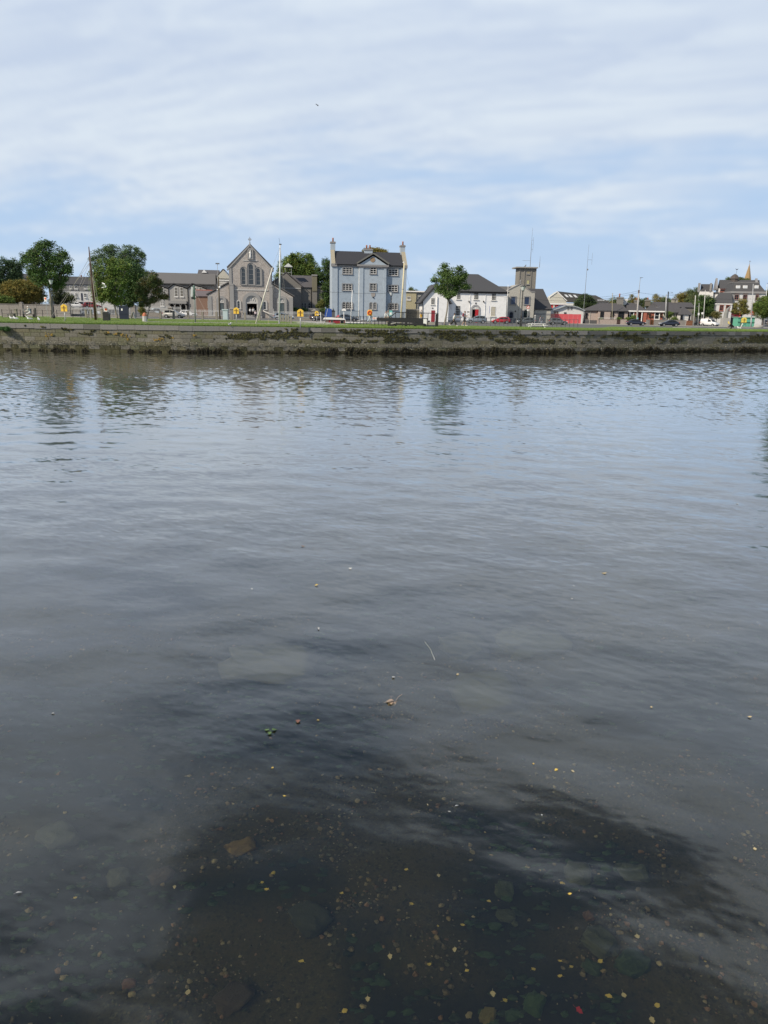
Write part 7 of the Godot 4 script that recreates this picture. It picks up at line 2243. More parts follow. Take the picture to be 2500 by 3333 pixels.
func lawn_things():
	var black := iron_()
	var galv := plain("galvanised steel", Color(0.42, 0.43, 0.43), 0.45, 0.3)
	var white := trim_()
	var timber := mat("weathered post", Color(0.27, 0.25, 0.21), 0.95, grain(), 0.8)
	var rope := plain("grey rope", Color(0.34, 0.32, 0.29), 0.8)
	# lantern post by the maple
	var l := thing("lantern_post", G(176, 1037), "black lantern post with a tapered glass head in front of the tall maple", "street lamp", "street lamps")
	var h := upright(170, 1037, 926)
	put("shaft", MB.new(true).lathe([[0.0, 0.0], [0.2, 0.0], [0.17, 0.3], [0.11, 0.45], [0.1, 1.4], [0.065, 1.5], [0.05, h]], 10), black, l)
	lamp_head(l, h, 0.34, 0.62, black)
	# yellow lifebuoy boxes
	var y := plain("lifebuoy yellow", Color(0.78, 0.50, 0.06), 0.5)
	for a in [[212, 1046, 1002, 0.54, 0.56, "yellow lifebuoy box with a dark cross between mast ropes at far left"], [770, 1050, 1011, 0.54, 0.56, "yellow lifebuoy box in front of the church's left buttress"], [978, 1067, 1018, 0.48, 0.52, "yellow lifebuoy box on a grey post at the quay edge, largest of them"], [1031, 1047, 1020, 0.42, 0.5, "small yellow lifebuoy box by the dark grey hatchback"], [2408, 1071, 1041, 0.66, 0.6, "pale yellow lifebuoy box on a leaning white post at right"]]:
		var b := thing("lifebuoy_box", G(a[0], a[1]), a[5], "lifebuoy box", "lifebuoy boxes")
		var by := upright(a[0], a[1], a[2])
		var lean := Vector3(0.5 if a[0] == 2408 else 0.0, 0, 0)
		put("post", MB.new(true).bar(Vector3(0, -0.1, 0), Vector3(lean.x, by - 0.2, -0.08), 0.05, 8), galv if a[0] != 2408 else white, b)
		var w: float = a[3] * 0.5 + 0.06
		var hh: float = a[4] * 0.5 + 0.06
		var bx := MB.new()
		bx.prism(PackedVector2Array([Vector2(-w, -hh), Vector2(w, -hh), Vector2(w, hh * 0.55), Vector2(w * 0.6, hh * 0.9), Vector2(0, hh * 1.15), Vector2(-w * 0.6, hh * 0.9), Vector2(-w, hh * 0.55)]), -0.13, 0.0, Transform3D(Basis.IDENTITY, Vector3(lean.x, by, 0.05)))
		var o := put("box", bx, y if a[0] != 2408 else plain("faded yellow", Color(0.75, 0.60, 0.12), 0.5), b)
		var lip := MB.new()
		lip.span(lean.x - w - 0.02, by - hh - 0.03, -0.1, lean.x + w + 0.02, by - hh, 0.08)
		put("lip", lip, y, o)
		var br := MB.new()
		br.span(lean.x - w * 0.75, by - 0.03, 0.052, lean.x + w * 0.75, by + 0.03, 0.075)
		br.span(lean.x - 0.04, by - hh, 0.055, lean.x + 0.04, by + hh * 0.6, 0.08)
		put("bracket", br, plain("brown bracket", Color(0.16, 0.08, 0.03), 0.7), o)
	var rb := thing("lifebuoy_box", G(1203, 1055), "open yellow lifebuoy box with a red ring before the blue house", "lifebuoy box", "lifebuoy boxes")
	var ry := upright(1201, 1055, 1018)
	put("post", MB.new(true).bar(Vector3(0, -0.1, 0), Vector3(0, ry, -0.1), 0.05, 8), galv, rb)
	put("box", MB.new().prism(PackedVector2Array([Vector2(-0.34, -0.36), Vector2(0.34, -0.36), Vector2(0.34, 0.2), Vector2(0.2, 0.38), Vector2(-0.2, 0.38), Vector2(-0.34, 0.2)]), -0.2, 0.0, Transform3D(Basis.IDENTITY, Vector3(0, ry, 0))), y, rb)
	var ring := []
	for i in 17: ring.append(Vector3(cos(TAU * i / 16) * 0.22, ry + sin(TAU * i / 16) * 0.22, 0.05))
	put("ring", MB.new(true).tube(ring, [0.085], 8, false), plain("lifebuoy red", Color(0.60, 0.06, 0.02), 0.5), rb)
	# the brown mast with its stays
	var mb := G(312, 1042)
	var m := thing("mast", mb, "tall raking brown wooden mast with rope stays on the lawn at left", "mast", "boat masts on the quay")
	var mt := P(289, 803, -mb.z) - mb
	put("spar", MB.new(true).tube([Vector3(0, -0.1, 0), mt * 0.45, mt * 0.8, mt], [0.15, 0.13, 0.10, 0.05], 9), mat("varnished spar", Color(0.085, 0.045, 0.03), 0.6, grain(), 1.2), m)
	put("second_spar", MB.new(true).tube([Vector3(0.28, -0.05, 0.1), Vector3(0.28, -0.05, 0.1).lerp(mt, 0.55), mt * 0.72], [0.045, 0.04, 0.03], 7), plain("pale spar", Color(0.45, 0.40, 0.33), 0.6), m)
	for a in [[160, 1040, 0.80], [178, 1036, 0.86], [208, 1047, 0.80], [214, 1040, 0.72], [287, 1041, 0.88], [296, 1042, 0.70], [330, 1043, 0.9]]:
		put("stay", MB.new().bar(G(a[0], a[1]) - mb, mt * a[2], 0.018, 5), rope, m)
	# white yacht mast with rigging, and the leaning boom
	mb = G(909, 1055)
	m = thing("mast", mb, "white metal yacht mast with thin rigging standing on the lawn right of the church", "mast", "boat masts on the quay")
	mt = P(912, 797, -mb.z) - mb
	var alu := plain("white mast", Color(0.60, 0.62, 0.63), 0.4)
	put("spar", MB.new(true).tube([Vector3(0, -0.1, 0), mt * 0.6, mt], [0.10, 0.09, 0.07], 9), alu, m)
	put("masthead", MB.new().box(mt + Vector3(0.02, 0.05, 0), Vector3(0.28, 0.12, 0.08)), black, m)
	put("wind_vane", MB.new().bar(mt, mt + Vector3(-0.12, 0.75, 0), 0.012, 4), black, m)
	put("spreader", MB.new().bar(mt * 0.65 + Vector3(-0.55, 0.05, 0), mt * 0.65 + Vector3(0.45, -0.02, 0), 0.025, 5), alu, m)
	put("spreader", MB.new().bar(mt * 0.28 + Vector3(-0.3, 0, 0), mt * 0.28 + Vector3(0.3, 0, 0), 0.02, 5), alu, m)
	for e in [P(886, 872, -mb.z) - mb, P(928, 1040, -mb.z) - mb, G(872, 1056) - mb, G(938, 1056) - mb]: put("shroud", MB.new().bar(mt * 0.985, e, 0.010, 4), rope, m)
	mb = G(833, 1054)
	m = thing("boom", mb, "long white pole leaning to the right in front of the church", "pole")
	put("spar", MB.new(true).bar(Vector3.ZERO, P(887, 871, -mb.z) - mb, 0.085, 8, 0.06), plain("cream spar", Color(0.66, 0.63, 0.56), 0.5), m)
	# sign pole with camera box
	var sp := thing("camera_pole", G(636, 1050), "grey green pole with a floodlight box at its head left of the church", "pole")
	var sy := upright(636, 1050, 928)
	put("shaft", MB.new(true).bar(Vector3(0, -0.1, 0), Vector3(0, sy, 0), 0.085, 9, 0.07), plain("pole grey", Color(0.24, 0.26, 0.25), 0.6), sp)
	put("sleeve", MB.new(true).bar(Vector3(0, sy * 0.62, 0), Vector3(0, sy * 0.99, 0), 0.10, 9), plain("pole green", Color(0.05, 0.12, 0.09), 0.5), sp)
	put("floodlight", MB.new().box(Vector3(-0.24, sy * 0.82, 0.02), Vector3(0.22, 1.1, 0.18), Basis(Vector3.BACK, -0.1)), plain("lamp face", Color(0.50, 0.53, 0.53), 0.3), sp)
	put("arm", MB.new().bar(Vector3(-0.45, sy * 0.70, 0), Vector3(0, sy * 0.72, 0), 0.035), black, sp)
	put("junction_box", MB.new().box(Vector3(-0.22, sy * 0.66, 0), Vector3(0.2, 0.3, 0.2)), black, sp)
	put("guy", MB.new().bar(Vector3(0.1, sy * 0.85, 0), G(688, 1052) - here, 0.012, 4), rope, sp)
	# wooden pole with a lamp, before the church
	var wp := thing("utility_pole", B(716, 150, ROAD), "brown wooden pole in front of the church's left side door", "pole", "utility poles")
	put("shaft", MB.new(true).bar(Vector3.ZERO, P(711, 901, 150) - here, 0.17, 9, 0.12), mat("tarred pole", Color(0.105, 0.088, 0.062), 0.9, grain(), 0.9), wp)
	put("bracket_lamp", MB.new().ball(P(714, 935, 150) - here + Vector3(0.1, 0, 0.15), Vector3(0.2, 0.22, 0.2)), white, wp)
	put("insulator", MB.new().ball(P(708, 943, 150) - here, Vector3(0.12, 0.14, 0.12)), white, wp)
	var fp := thing("floodlight_pole", B(708, 205, ROAD), "thin pole with a wide flat floodlight head behind the grey hall", "street lamp", "street lamps")
	put("shaft", MB.new().bar(Vector3.ZERO, P(708, 860, 205) - here, 0.07, 7, 0.05), galv, fp)
	put("head", MB.new().box(P(708, 858, 205) - here, Vector3(0.9, 0.28, 0.5)), plain("lamp grey", Color(0.12, 0.125, 0.13), 0.5), fp)
	# pale blue cabinet
	var c := thing("cabinet", G(735, 1041), "pale blue utility cabinet with an overhanging lid in front of the church railing", "cabinet")
	var blue := plain("cabinet blue", Color(0.42, 0.50, 0.54), 0.5)
	var ch := upright(735, 1041, 1010)
	put("body", MB.new().span(-0.36, 0, -0.3, 0.36, ch, 0.3), blue, c)
	put("lid", MB.new().prism(PackedVector2Array([Vector2(-0.45, ch), Vector2(0.45, ch), Vector2(0.48, ch + 0.08), Vector2(0.42, ch + 0.16), Vector2(-0.42, ch + 0.16), Vector2(-0.48, ch + 0.08)]), -0.4, 0.4), blue, c)
	put("door_panel", MB.new().span(-0.3, 0.12, 0.3, 0.3, ch - 0.1, 0.315), blue, c)
	var c2 := thing("cabinet", G(1420, 1063), "grey blue metal cabinet beside the concrete ramp of the lock gate", "cabinet")
	put("body", MB.new().span(-0.2, 0, -0.25, 0.2, upright(1420, 1063, 1046), 0.25), blue, c2)
	put("cap", MB.new().span(-0.22, upright(1420, 1063, 1046), -0.27, 0.22, upright(1420, 1063, 1045), 0.27), blue, c2)
	# information board, bin and stone markers
	var ib := thing("information_board", G(404, 1040), "large dark navy information board with rounded corners under the trees", "information board")
	var ih := upright(404, 1040, 997)
	var navy := plain("board navy", Color(0.014, 0.02, 0.04), 0.4)
	put("panel", MB.new().prism(PackedVector2Array([Vector2(-0.58, 0.05), Vector2(0.58, 0.05), Vector2(0.58, ih - 0.12), Vector2(0.48, ih), Vector2(-0.48, ih), Vector2(-0.58, ih - 0.12)]), -0.25, 0.0), navy, ib)
	put("notice", MB.new().span(-0.3, ih - 0.55, 0.0, -0.12, ih - 0.28, 0.012), white, ib)
	put("ledge", MB.new().span(-0.6, ih * 0.42, 0.0, 0.6, ih * 0.45, 0.05), navy, ib)
	var bn := thing("litter_bin", G(348, 1044), "black litter bin with a domed top on the lawn left of the navy board", "litter bin")
	var bh := upright(348, 1044, 1022)
	put("body", MB.new().span(-0.34, 0, -0.3, 0.34, bh, 0.3), plain("bin black", Color(0.016, 0.017, 0.018), 0.5), bn)
	put("hood", MB.new().prism(PackedVector2Array([Vector2(-0.38, bh), Vector2(0.38, bh), Vector2(0.24, bh + 0.24), Vector2(-0.24, bh + 0.24)]), -0.33, 0.33), plain("bin black", Color(0.016, 0.017, 0.018), 0.5), bn)
	put("slot", MB.new().span(-0.2, bh - 0.25, 0.3, 0.2, bh - 0.12, 0.32), iron_(), bn)
	var ms := thing("marker_stone", G(472, 1047), "white marker stone with a rusty red top on the lawn below the slender tree", "stone")
	put("shaft", MB.new().lathe([[0.0, 0.0], [0.30, 0.0], [0.28, 0.62], [0.0, 0.62]], 8), mat("whitewashed stone", Color(0.52, 0.51, 0.50), 0.9, speck(), 1.2), ms)
	put("top", MB.new(true).lathe([[0.28, 0.62], [0.24, 0.82], [0.15, 0.98], [0.0, 1.02]], 8), plain("rusty red", Color(0.45, 0.16, 0.09), 0.9), ms)
	var af := thing("sandwich_board", G(434, 1038), "folding a frame sign standing between the navy board and the gate pier", "sign")
	for s in [-1.0, 1.0]:
		put("leaf", MB.new().box(Vector3(s * 0.16, 0.45, 0), Vector3(0.04, 0.95, 0.6), Basis(Vector3.BACK, s * 0.28)), plain("sign grey", Color(0.36, 0.35, 0.32), 0.6), af)
	# row of square bollards
	var marks := [[523, 1036, "by the tail of the silver beige suv"], [566, 1036, "in front of the silver beige suv"], [613, 1037, "in front of the white hatchback"], [660, 1038, "right of the grey green pole"], [706, 1039, "beside the brown wooden pole"], [753, 1040, "right of the pale blue cabinet"], [798, 1041, "left of the church steps"], [845, 1042, "right of the church steps"]]
	var i := 0
	for a in marks:
		var b := thing("bollard", G(a[0], a[1]), "square weathered bollard " + a[2], "bollard", "square bollards along the road")
		var t: float = 1.02 + 0.04 * (i % 3)
		put("post", MB.new().span(-0.15, -0.1, -0.15, 0.15, t, 0.15), timber, b)
		put("top", MB.new().lathe([[0.21, t], [0.1, t + 0.06], [0.0, t + 0.07]], 4, Transform3D(Basis(Vector3.UP, PI / 4), Vector3.ZERO)), timber, b)
		i += 1
	i = 0
	for a in [[914, 1047, "leftmost of the close set five, behind the white mast"], [922, 1048, "second from the white mast among the close set five"], [931, 1049, "middle one of the close set five"], [939, 1050, "fourth of the close set five"], [948, 1053, "tallest and nearest of the close set five"]]:
		var b := thing("bollard", G(a[0], a[1]), "square weathered bollard, " + a[2], "bollard", "square bollards along the road")
		put("post", MB.new().span(-0.11, -0.1, -0.11, 0.11, 0.92, 0.11), timber, b)
		put("top", MB.new().lathe([[0.155, 0.92], [0.07, 0.97], [0.0, 0.98]], 4, Transform3D(Basis(Vector3.UP, PI / 4), Vector3.ZERO)), timber, b)
	for a in [[53, 1030, 0.17, 0.95, "squat stone post with a cap left of the seated figure"], [297, 1036, 0.13, 1.1, "pale post just left of the brown mast"], [281, 1035, 0.12, 1.05, "pale post in front of the white suv"], [333, 1037, 0.12, 1.2, "pale post right of the brown mast"]]:
		var b := thing("bollard", G(a[0], a[1]), a[4], "bollard", "square bollards along the road")
		put("post", MB.new().span(-a[2], -0.1, -a[2], a[2], a[3], a[2]), timber, b)
		put("top", MB.new().span(-a[2] - 0.04, a[3], -a[2] - 0.04, a[2] + 0.04, a[3] + 0.08, a[2] + 0.04), timber, b)
	# bench at far left with its end stones
	var be := thing("bench", G(95, 1034), "dark bench with a tall end post and a grey back panel at far left", "bench")
	var slat := plain("dark slat", Color(0.05, 0.048, 0.045), 0.7)
	for k in 3: put("seat_slat", MB.new().span(-0.85, 0.42, -0.22 + k * 0.15, 0.75, 0.46, -0.10 + k * 0.15), slat, be)
	put("back_panel", MB.new().span(-0.95, 0.5, -0.42, 0.2, 1.12, -0.34), plain("panel grey", Color(0.15, 0.15, 0.15), 0.8), be)
	for x in [-0.7, 0.6]: put("leg", MB.new().span(x - 0.05, 0, -0.2, x + 0.05, 0.42, 0.2), slat, be)
	put("end_post", MB.new().span(0.78, -0.05, -0.12, 0.95, 1.22, 0.12), slat, be)
	var sb := thing("stone_block", G(27, 1033), "low grey stone seat with a dark end at the left edge", "stone")
	put("seat", MB.new().span(-0.55, 0, -0.3, 0.4, 0.42, 0.3), mats["weathered wall"], sb)
	put("dark_end", MB.new().span(0.4, 0, -0.32, 0.85, 0.48, 0.32), mats["dark masonry"] if mats.has("dark masonry") else black, sb)
	# road sign behind the seated figure
	var rs := thing("road_sign", G(156, 1033), "orange and white road sign on a thin pole left of the maple trunk", "sign")
	put("pole", MB.new().bar(Vector3(0, -0.1, 0), Vector3(-0.12, upright(152, 1033, 972), 0), 0.03, 6), galv, rs)
	put("panel", MB.new().box(Vector3(-0.12, upright(152, 1033, 974), 0.03), Vector3(0.34, 0.6, 0.02)), white, rs)
	put("mark", MB.new().box(Vector3(-0.1, upright(152, 1033, 972), 0.045), Vector3(0.22, 0.26, 0.012), Basis(Vector3.BACK, 0.5)), plain("sign orange", Color(0.75, 0.12, 0.04), 0.5), rs)
	var os := thing("round_sign", G(347, 1036), "round orange and white sign above the domed black bin", "sign")
	put("pole", MB.new().bar(Vector3(0, -0.1, 0), Vector3(0, upright(347, 1036, 1008), 0), 0.03, 6), galv, os)
	put("disc", MB.new().lathe([[0.0, 0.0], [0.3, 0.0], [0.3, 0.02], [0.0, 0.02]], 16, Transform3D(Basis(Vector3.RIGHT, PI / 2), Vector3(0, upright(347, 1036, 1007), 0.03))), white, os)
	put("mark", MB.new().lathe([[0.0, 0.0], [0.18, 0.0], [0.18, 0.012], [0.0, 0.012]], 8, Transform3D(Basis(Vector3.RIGHT, PI / 2), Vector3(0, upright(347, 1036, 1007), 0.052))), plain("sign orange", Color(0.75, 0.12, 0.04), 0.5), os)
	var lp2 := thing("lamp_post", B(334, 158, ROAD), "slim black lamp post between the brown mast and the black bin", "street lamp", "street lamps")
	put("shaft", MB.new(true).lathe([[0.0, 0.0], [0.17, 0.0], [0.16, 1.9], [0.08, 2.0], [0.06, upright(332, 1030, 935)]], 9), black, lp2)
	put("head", MB.new().box(Vector3(0, upright(332, 1030, 934), 0), Vector3(0.2, 0.25, 0.2)), black, lp2)
	var tp := thing("wooden_stake", G(873, 1053), "short pale stake with a yellow top in the lawn left of the white mast", "stake")
	put("stake", MB.new().bar(Vector3(0, -0.1, 0), Vector3(0.05, 0.45, 0), 0.03, 5), plain("yellow stake", Color(0.6, 0.55, 0.2), 0.7), tp)
	# thin post and rail fence along the left road edge
	var x0 := 10
	var labels := ["left of the seated figure", "between the seated figure and the maple", "between the maple and the white suv"]
	var k3 := 0
	for seg in [[8, 68], [112, 168], [186, 290]]:
		var f := thing("post_and_rail_fence", G((seg[0] + seg[1]) * 0.5, 1033), "thin dark post and rail fence " + labels[k3], "fence", "post and rail fences along the road")
		k3 += 1
		var a0 := G(seg[0], 1032.0 - 0.004 * seg[0] + 1.0) - here
		var a1 := G(seg[1], 1033.0 + 0.006 * seg[1]) - here
		a0.y = 0
		a1.y = 0
		var n := int(a0.distance_to(a1) / 1.6) + 1
		for j in n + 1:
			var p := a0.lerp(a1, float(j) / n)
			put("post", MB.new().span(p.x - 0.03, -0.1, p.z - 0.03, p.x + 0.03, 1.0, p.z + 0.03), black, f)
		for yy in [0.5, 0.92]: put("rail", MB.new().bar(a0 + Vector3(0, yy, 0), a1 + Vector3(0, yy, 0), 0.016, 5), black, f)

func lamp_head(l: Node3D, h: float, r: float, tall: float, m: Material):
	# an upside down glass cone under a cap
	var g := MB.new()
	g.lathe([[r * 0.35, h], [r * 0.85, h + tall * 0.85]], 8)
	var gm := plain("lantern glass", Color(0.62, 0.66, 0.68), 0.3)
	var o := put("lantern", g, gm, l)
	put("lantern_cap", MB.new().lathe([[r * 0.9, h + tall * 0.85], [r, h + tall * 0.88], [r * 0.95, h + tall * 0.97], [0.05, h + tall * 1.06], [0.0, h + tall * 1.1]], 10), m, o)
	put("lantern_base", MB.new().lathe([[0.06, h - 0.12], [r * 0.42, h - 0.02], [r * 0.4, h + 0.03]], 8), m, o)
	var f := MB.new()
	for k in 4:
		var a := TAU * (k + 0.5) / 4
		f.bar(Vector3(cos(a) * r * 0.36, h, sin(a) * r * 0.36), Vector3(cos(a) * r * 0.87, h + tall * 0.86, sin(a) * r * 0.87), 0.014, 4)
	put("lantern_frame", f, m, o)

func basin_things():
	var black := iron_()
	var white := trim_()
	var galv: Material = mats["galvanised steel"]
	# concrete apron of the basin
	var ap := MB.new()
	var a0 := G(955, 1052)
	var a1 := G(1075, 1055)
	ap.sheet(a0 + Vector3(0, 0.05, 0), a1 + Vector3(0, 0.05, 0), Vector3(a1.x, 0.0, a1.z - 10), Vector3(a0.x, 0.0, a0.z - 16), 0.7)
	structure(put("basin_apron", ap, mats["concrete"]))
	# red narrow boat
	var d := 116.0
	var b := thing("narrow_boat", B(1090, d, -1.5), "red cabined canal boat with a white roof moored behind the lawn edge", "boat", "boats in the basin")
	var lo := q(1054, 1050)
	var hi := q(1122, 1051)
	var x0 := lo.x
	var x1 := hi.x
	var cy := q(1090, 1050).y - 0.25
	var ty := q(1090, 1040.5).y
	var red := plain("boat red", Color(0.26, 0.02, 0.028), 0.4)
	put("hull", MB.new().prism(PackedVector2Array([Vector2(x0 + 0.5, -0.4), Vector2(x1 - 0.3, -0.4), Vector2(x1 + 0.5, cy + 0.05), Vector2(x0 - 1.0, cy + 0.25)]), -1.9, 0.0), plain("hull navy", Color(0.03, 0.04, 0.07), 0.4), b)
	put("cabin", MB.new().prism(PackedVector2Array([Vector2(x0 + 0.3, cy), Vector2(x1, cy), Vector2(x1, ty), Vector2(x0 + 0.1, ty)]), -1.6, -0.15), red, b)
	put("roof", MB.new().prism(PackedVector2Array([Vector2(x0 - 0.2, ty), Vector2(x1 + 0.08, ty), Vector2(x1 - 0.05, ty + 0.16), Vector2(x0 + 0.9, ty + 0.3), Vector2(x0 + 0.1, ty + 0.28)]), -1.75, 0.0), white, b)
	for s in [[0.06, 0.13], [0.16, 0.22], [0.33, 0.44], [0.78, 0.97]]:
		var w := MB.new()
		w.span(lerpf(x0, x1, s[0]), cy + 0.10, -0.15, lerpf(x0, x1, s[1]), ty - 0.04, -0.11)
		var o := put("window", w, plain("boat frame", Color(0.35, 0.30, 0.24), 0.5), b)
		put("pane", MB.new().span(lerpf(x0, x1, s[0]) + 0.06, cy + 0.16, -0.11, lerpf(x0, x1, s[1]) - 0.06, ty - 0.1, -0.10), glass(), o)
	put("roof_goods", MB.new().span(lerpf(x0, x1, 0.4), ty + 0.16, -1.2, lerpf(x0, x1, 0.85), ty + 0.27, -0.4), plain("buff board", Color(0.45, 0.36, 0.22), 0.8), b)
	var pr := MB.new()
	pr.bar(Vector3(lerpf(x0, x1, 0.95), ty + 0.1, -0.6), Vector3(lerpf(x0, x1, 0.95), q(1119, 1012).y, -0.6), 0.05, 7)
	put("post", pr, white, b)
	put("radar", MB.new().prism(PackedVector2Array([Vector2(-0.32, -0.12), Vector2(0.32, -0.12), Vector2(0.32, 0.06), Vector2(0.1, 0.18), Vector2(-0.3, 0.1)]), -0.2, 0.2, Transform3D(Basis.IDENTITY, Vector3(lerpf(x0, x1, 0.95), q(1119, 1009).y, -0.6))), white, b)
	put("flag", MB.new().prism(PackedVector2Array([Vector2(0, 0), Vector2(0.35, 0.08), Vector2(0.3, 0.35), Vector2(-0.05, 0.2)]), -0.01, 0.01, Transform3D(Basis.IDENTITY, Vector3(lerpf(x0, x1, 0.62), ty + 0.35, -0.5))), plain("flag red", Color(0.5, 0.1, 0.12), 0.7), b)
	# sailing boat right of it
	var s := thing("sailing_boat", B(1152, 119, -1.5), "blue hulled sailing boat with a thin white mast right of the red boat", "boat", "boats in the basin")
	var dy := q(1150, 1049).y
	put("hull", MB.new().prism(PackedVector2Array([Vector2(-1.2, -0.3), Vector2(1.0, -0.3), Vector2(1.5, dy - 0.1), Vector2(-1.5, dy - 0.1)]), -1.8, 0), plain("hull blue", Color(0.05, 0.09, 0.17), 0.4), s)
	put("deck", MB.new().span(-1.5, dy - 0.1, -1.85, 1.55, dy, 0.04), white, s)
	put("mast", MB.new(true).bar(Vector3(-0.55, dy - 0.2, -0.9), P(1146, 944, 119) - here + Vector3(0, 0, -0.9), 0.06, 8, 0.045), white, s)
	put("pulpit", MB.new().tube([Vector3(0.9, dy, 0), Vector3(0.9, dy + 0.45, 0), Vector3(1.4, dy + 0.45, 0), Vector3(1.4, dy, 0)], [0.04], 6), white, s)
	put("pulpit", MB.new().tube([Vector3(0.45, dy, -0.4), Vector3(0.45, dy + 0.2, -0.4), Vector3(1.4, dy + 0.35, -0.4)], [0.03], 6), white, s)
	put("outboard", MB.new().box(Vector3(-1.45, dy + 0.12, -0.5), Vector3(0.35, 0.5, 0.3)), plain("cream engine", Color(0.6, 0.58, 0.45), 0.5), s)
	# big yellowish mast
	var m := thing("mast", B(1304, 140, ROAD), "thick cream coloured mast leaning before the right end of the blue house", "mast", "boat masts on the quay")
	var top := P(1316, 856, 140) - here
	put("spar", MB.new(true).tube([Vector3.ZERO, top * 0.5, top], [0.16, 0.15, 0.11], 9), plain("cream mast", Color(0.62, 0.55, 0.36), 0.5), m)
	put("masthead", MB.new().ball(top + Vector3(-0.1, 0.08, 0), Vector3(0.18, 0.12, 0.12)), white, m)
	put("fitting", MB.new().ball(top * 0.58, Vector3(0.22, 0.1, 0.2)), plain("grey rope", Color(0.34, 0.32, 0.29), 0.8), m)
	for e in [P(1352, 1010, 150), P(1262, 1012, 140)]: put("stay", MB.new().bar(top * 0.97, e - here, 0.012, 4), mats["grey rope"], m)
	# posts, blue tarpaulin, lantern pier
	var tp := thing("tarpaulin_stack", B(1069, 158, ROAD), "bright blue tarpaulin covered stack left of the blue house", "tarpaulin")
	put("cover", MB.new().prism(PackedVector2Array([Vector2(-0.75, 0.9), Vector2(0.7, 0.9), Vector2(0.75, 2.0), Vector2(0.5, 2.45), Vector2(-0.3, 2.5), Vector2(-0.6, 2.1)]), -1.0, 0.3), plain("tarpaulin blue", Color(0.02, 0.07, 0.30), 0.5), tp)
	put("trailer", MB.new().span(-0.8, 0.3, -1.0, 0.8, 0.9, 0.35), black, tp)
	for sx in [-0.5, 0.5]: put("wheel", MB.new().lathe([[0.0, -0.08], [0.3, -0.08], [0.3, 0.08], [0.0, 0.08]], 12, Transform3D(Basis(Vector3.RIGHT, PI / 2), Vector3(sx, 0.3, 0.45))), black, tp)
	var lp := thing("lantern_pier", B(1085, 150, ROAD), "dark square pier with a pointed cap at the left corner of the blue house", "pier")
	put("shaft", MB.new().span(-0.27, 0, -0.27, 0.27, 1.9, 0.27), plain("pier grey", Color(0.08, 0.08, 0.085), 0.8), lp)
	put("cap", MB.new().lathe([[0.45, 1.9], [0.45, 1.98], [0.12, 2.35], [0.0, 2.6]], 4, Transform3D(Basis(Vector3.UP, PI / 4), Vector3.ZERO)), black, lp)
	var wp := thing("mooring_post", G(1045, 1049), "white post with a cross arm beside the small yellow lifebuoy box", "post")
	put("post", MB.new().bar(Vector3(0, -0.1, 0), Vector3(-0.05, upright(1045, 1049, 1016), 0), 0.045, 7), white, wp)
	put("cross_arm", MB.new().bar(Vector3(-0.65, upright(1045, 1049, 1023), 0), Vector3(0, upright(1045, 1049, 1023), 0), 0.035, 6), white, wp)
	var yd := thing("boat_spar", G(1057, 1049), "slanting pale spar between the white post and the blue tarpaulin", "pole")
	put("spar", MB.new().bar(Vector3.ZERO, P(1067, 1005, -here.z) - here, 0.035, 6), galv, yd)
	# modern lamp
	var ml := thing("lamp_post", B(1272, 150, ROAD), "black lamp post with a conical glass head in front of the blue house", "street lamp", "street lamps")
	var mh := upright(1272, 1040, 962)
	put("shaft", MB.new(true).lathe([[0.0, 0.0], [0.15, 0.0], [0.15, 1.1], [0.085, 1.2], [0.07, mh]], 9), black, ml)
	lamp_head(ml, mh, 0.5, 0.72, black)
	var ts := thing("notice_board", G(1271, 1060), "small turquoise notice board on a post before the black gate rails", "sign")
	put("post", MB.new().bar(Vector3(0, -0.2, 0), Vector3(0, upright(1271, 1060, 1014), 0), 0.035, 6), galv, ts)
	put("panel", MB.new().box(Vector3(0, upright(1271, 1060, 1019), 0.03), Vector3(0.36, 0.62, 0.03)), plain("turquoise", Color(0.16, 0.46, 0.46), 0.5), ts)
	put("print", MB.new().box(Vector3(0, upright(1271, 1060, 1021), 0.05), Vector3(0.24, 0.3, 0.012)), white, ts)
	var wn := thing("warning_sign", G(1220, 1059), "low white warning sign with a red symbol on the post fence", "sign")
	put("post", MB.new().bar(Vector3(0, -0.2, 0), Vector3(0, 1.15, -0.02), 0.03, 6), black, wn)
	put("panel", MB.new().box(Vector3(0, upright(1220, 1059, 1036), 0.03), Vector3(0.52, 0.27, 0.02)), white, wn)
	put("symbol", MB.new().lathe([[0.06, 0.0], [0.1, 0.0], [0.1, 0.012], [0.06, 0.012]], 12, Transform3D(Basis(Vector3.RIGHT, PI / 2), Vector3(-0.12, upright(1220, 1059, 1036), 0.042))), plain("lifebuoy red", Color(0.60, 0.06, 0.02), 0.5), wn)
	for k in 2: put("line_of_print", MB.new().box(Vector3(0.1, upright(1220, 1059, 1036) + 0.05 - 0.1 * k, 0.042), Vector3(0.2, 0.03, 0.008)), plain("lifebuoy red", Color(0.60, 0.06, 0.02), 0.5), wn)
	# lock gate: heavy beams and a walkway with railings
	var lg := thing("lock_gate", G(1335, 1063), "black timber and iron lock gate with railings and a white ended balance beam", "lock gate")
	var tar := mat("tarred timber", Color(0.016, 0.017, 0.019), 0.7, grain(), 0.9)
	var bx0 := q(1226, 1040).x
	var bx1 := q(1378, 1044).x
	var by := q(1300, 1038).y
	put("balance_beam", MB.new().sheet(Vector3(bx0, by - 0.25, 0.2), Vector3(bx1, by - 0.5, 0.2), Vector3(bx1, by + 0.0, 0.2), Vector3(bx0, by + 0.1, 0.2), 0.4), tar, lg)
	put("white_end", MB.new().span(bx1, by - 0.52, -0.25, bx1 + 0.38, by + 0.05, 0.26), white, lg)
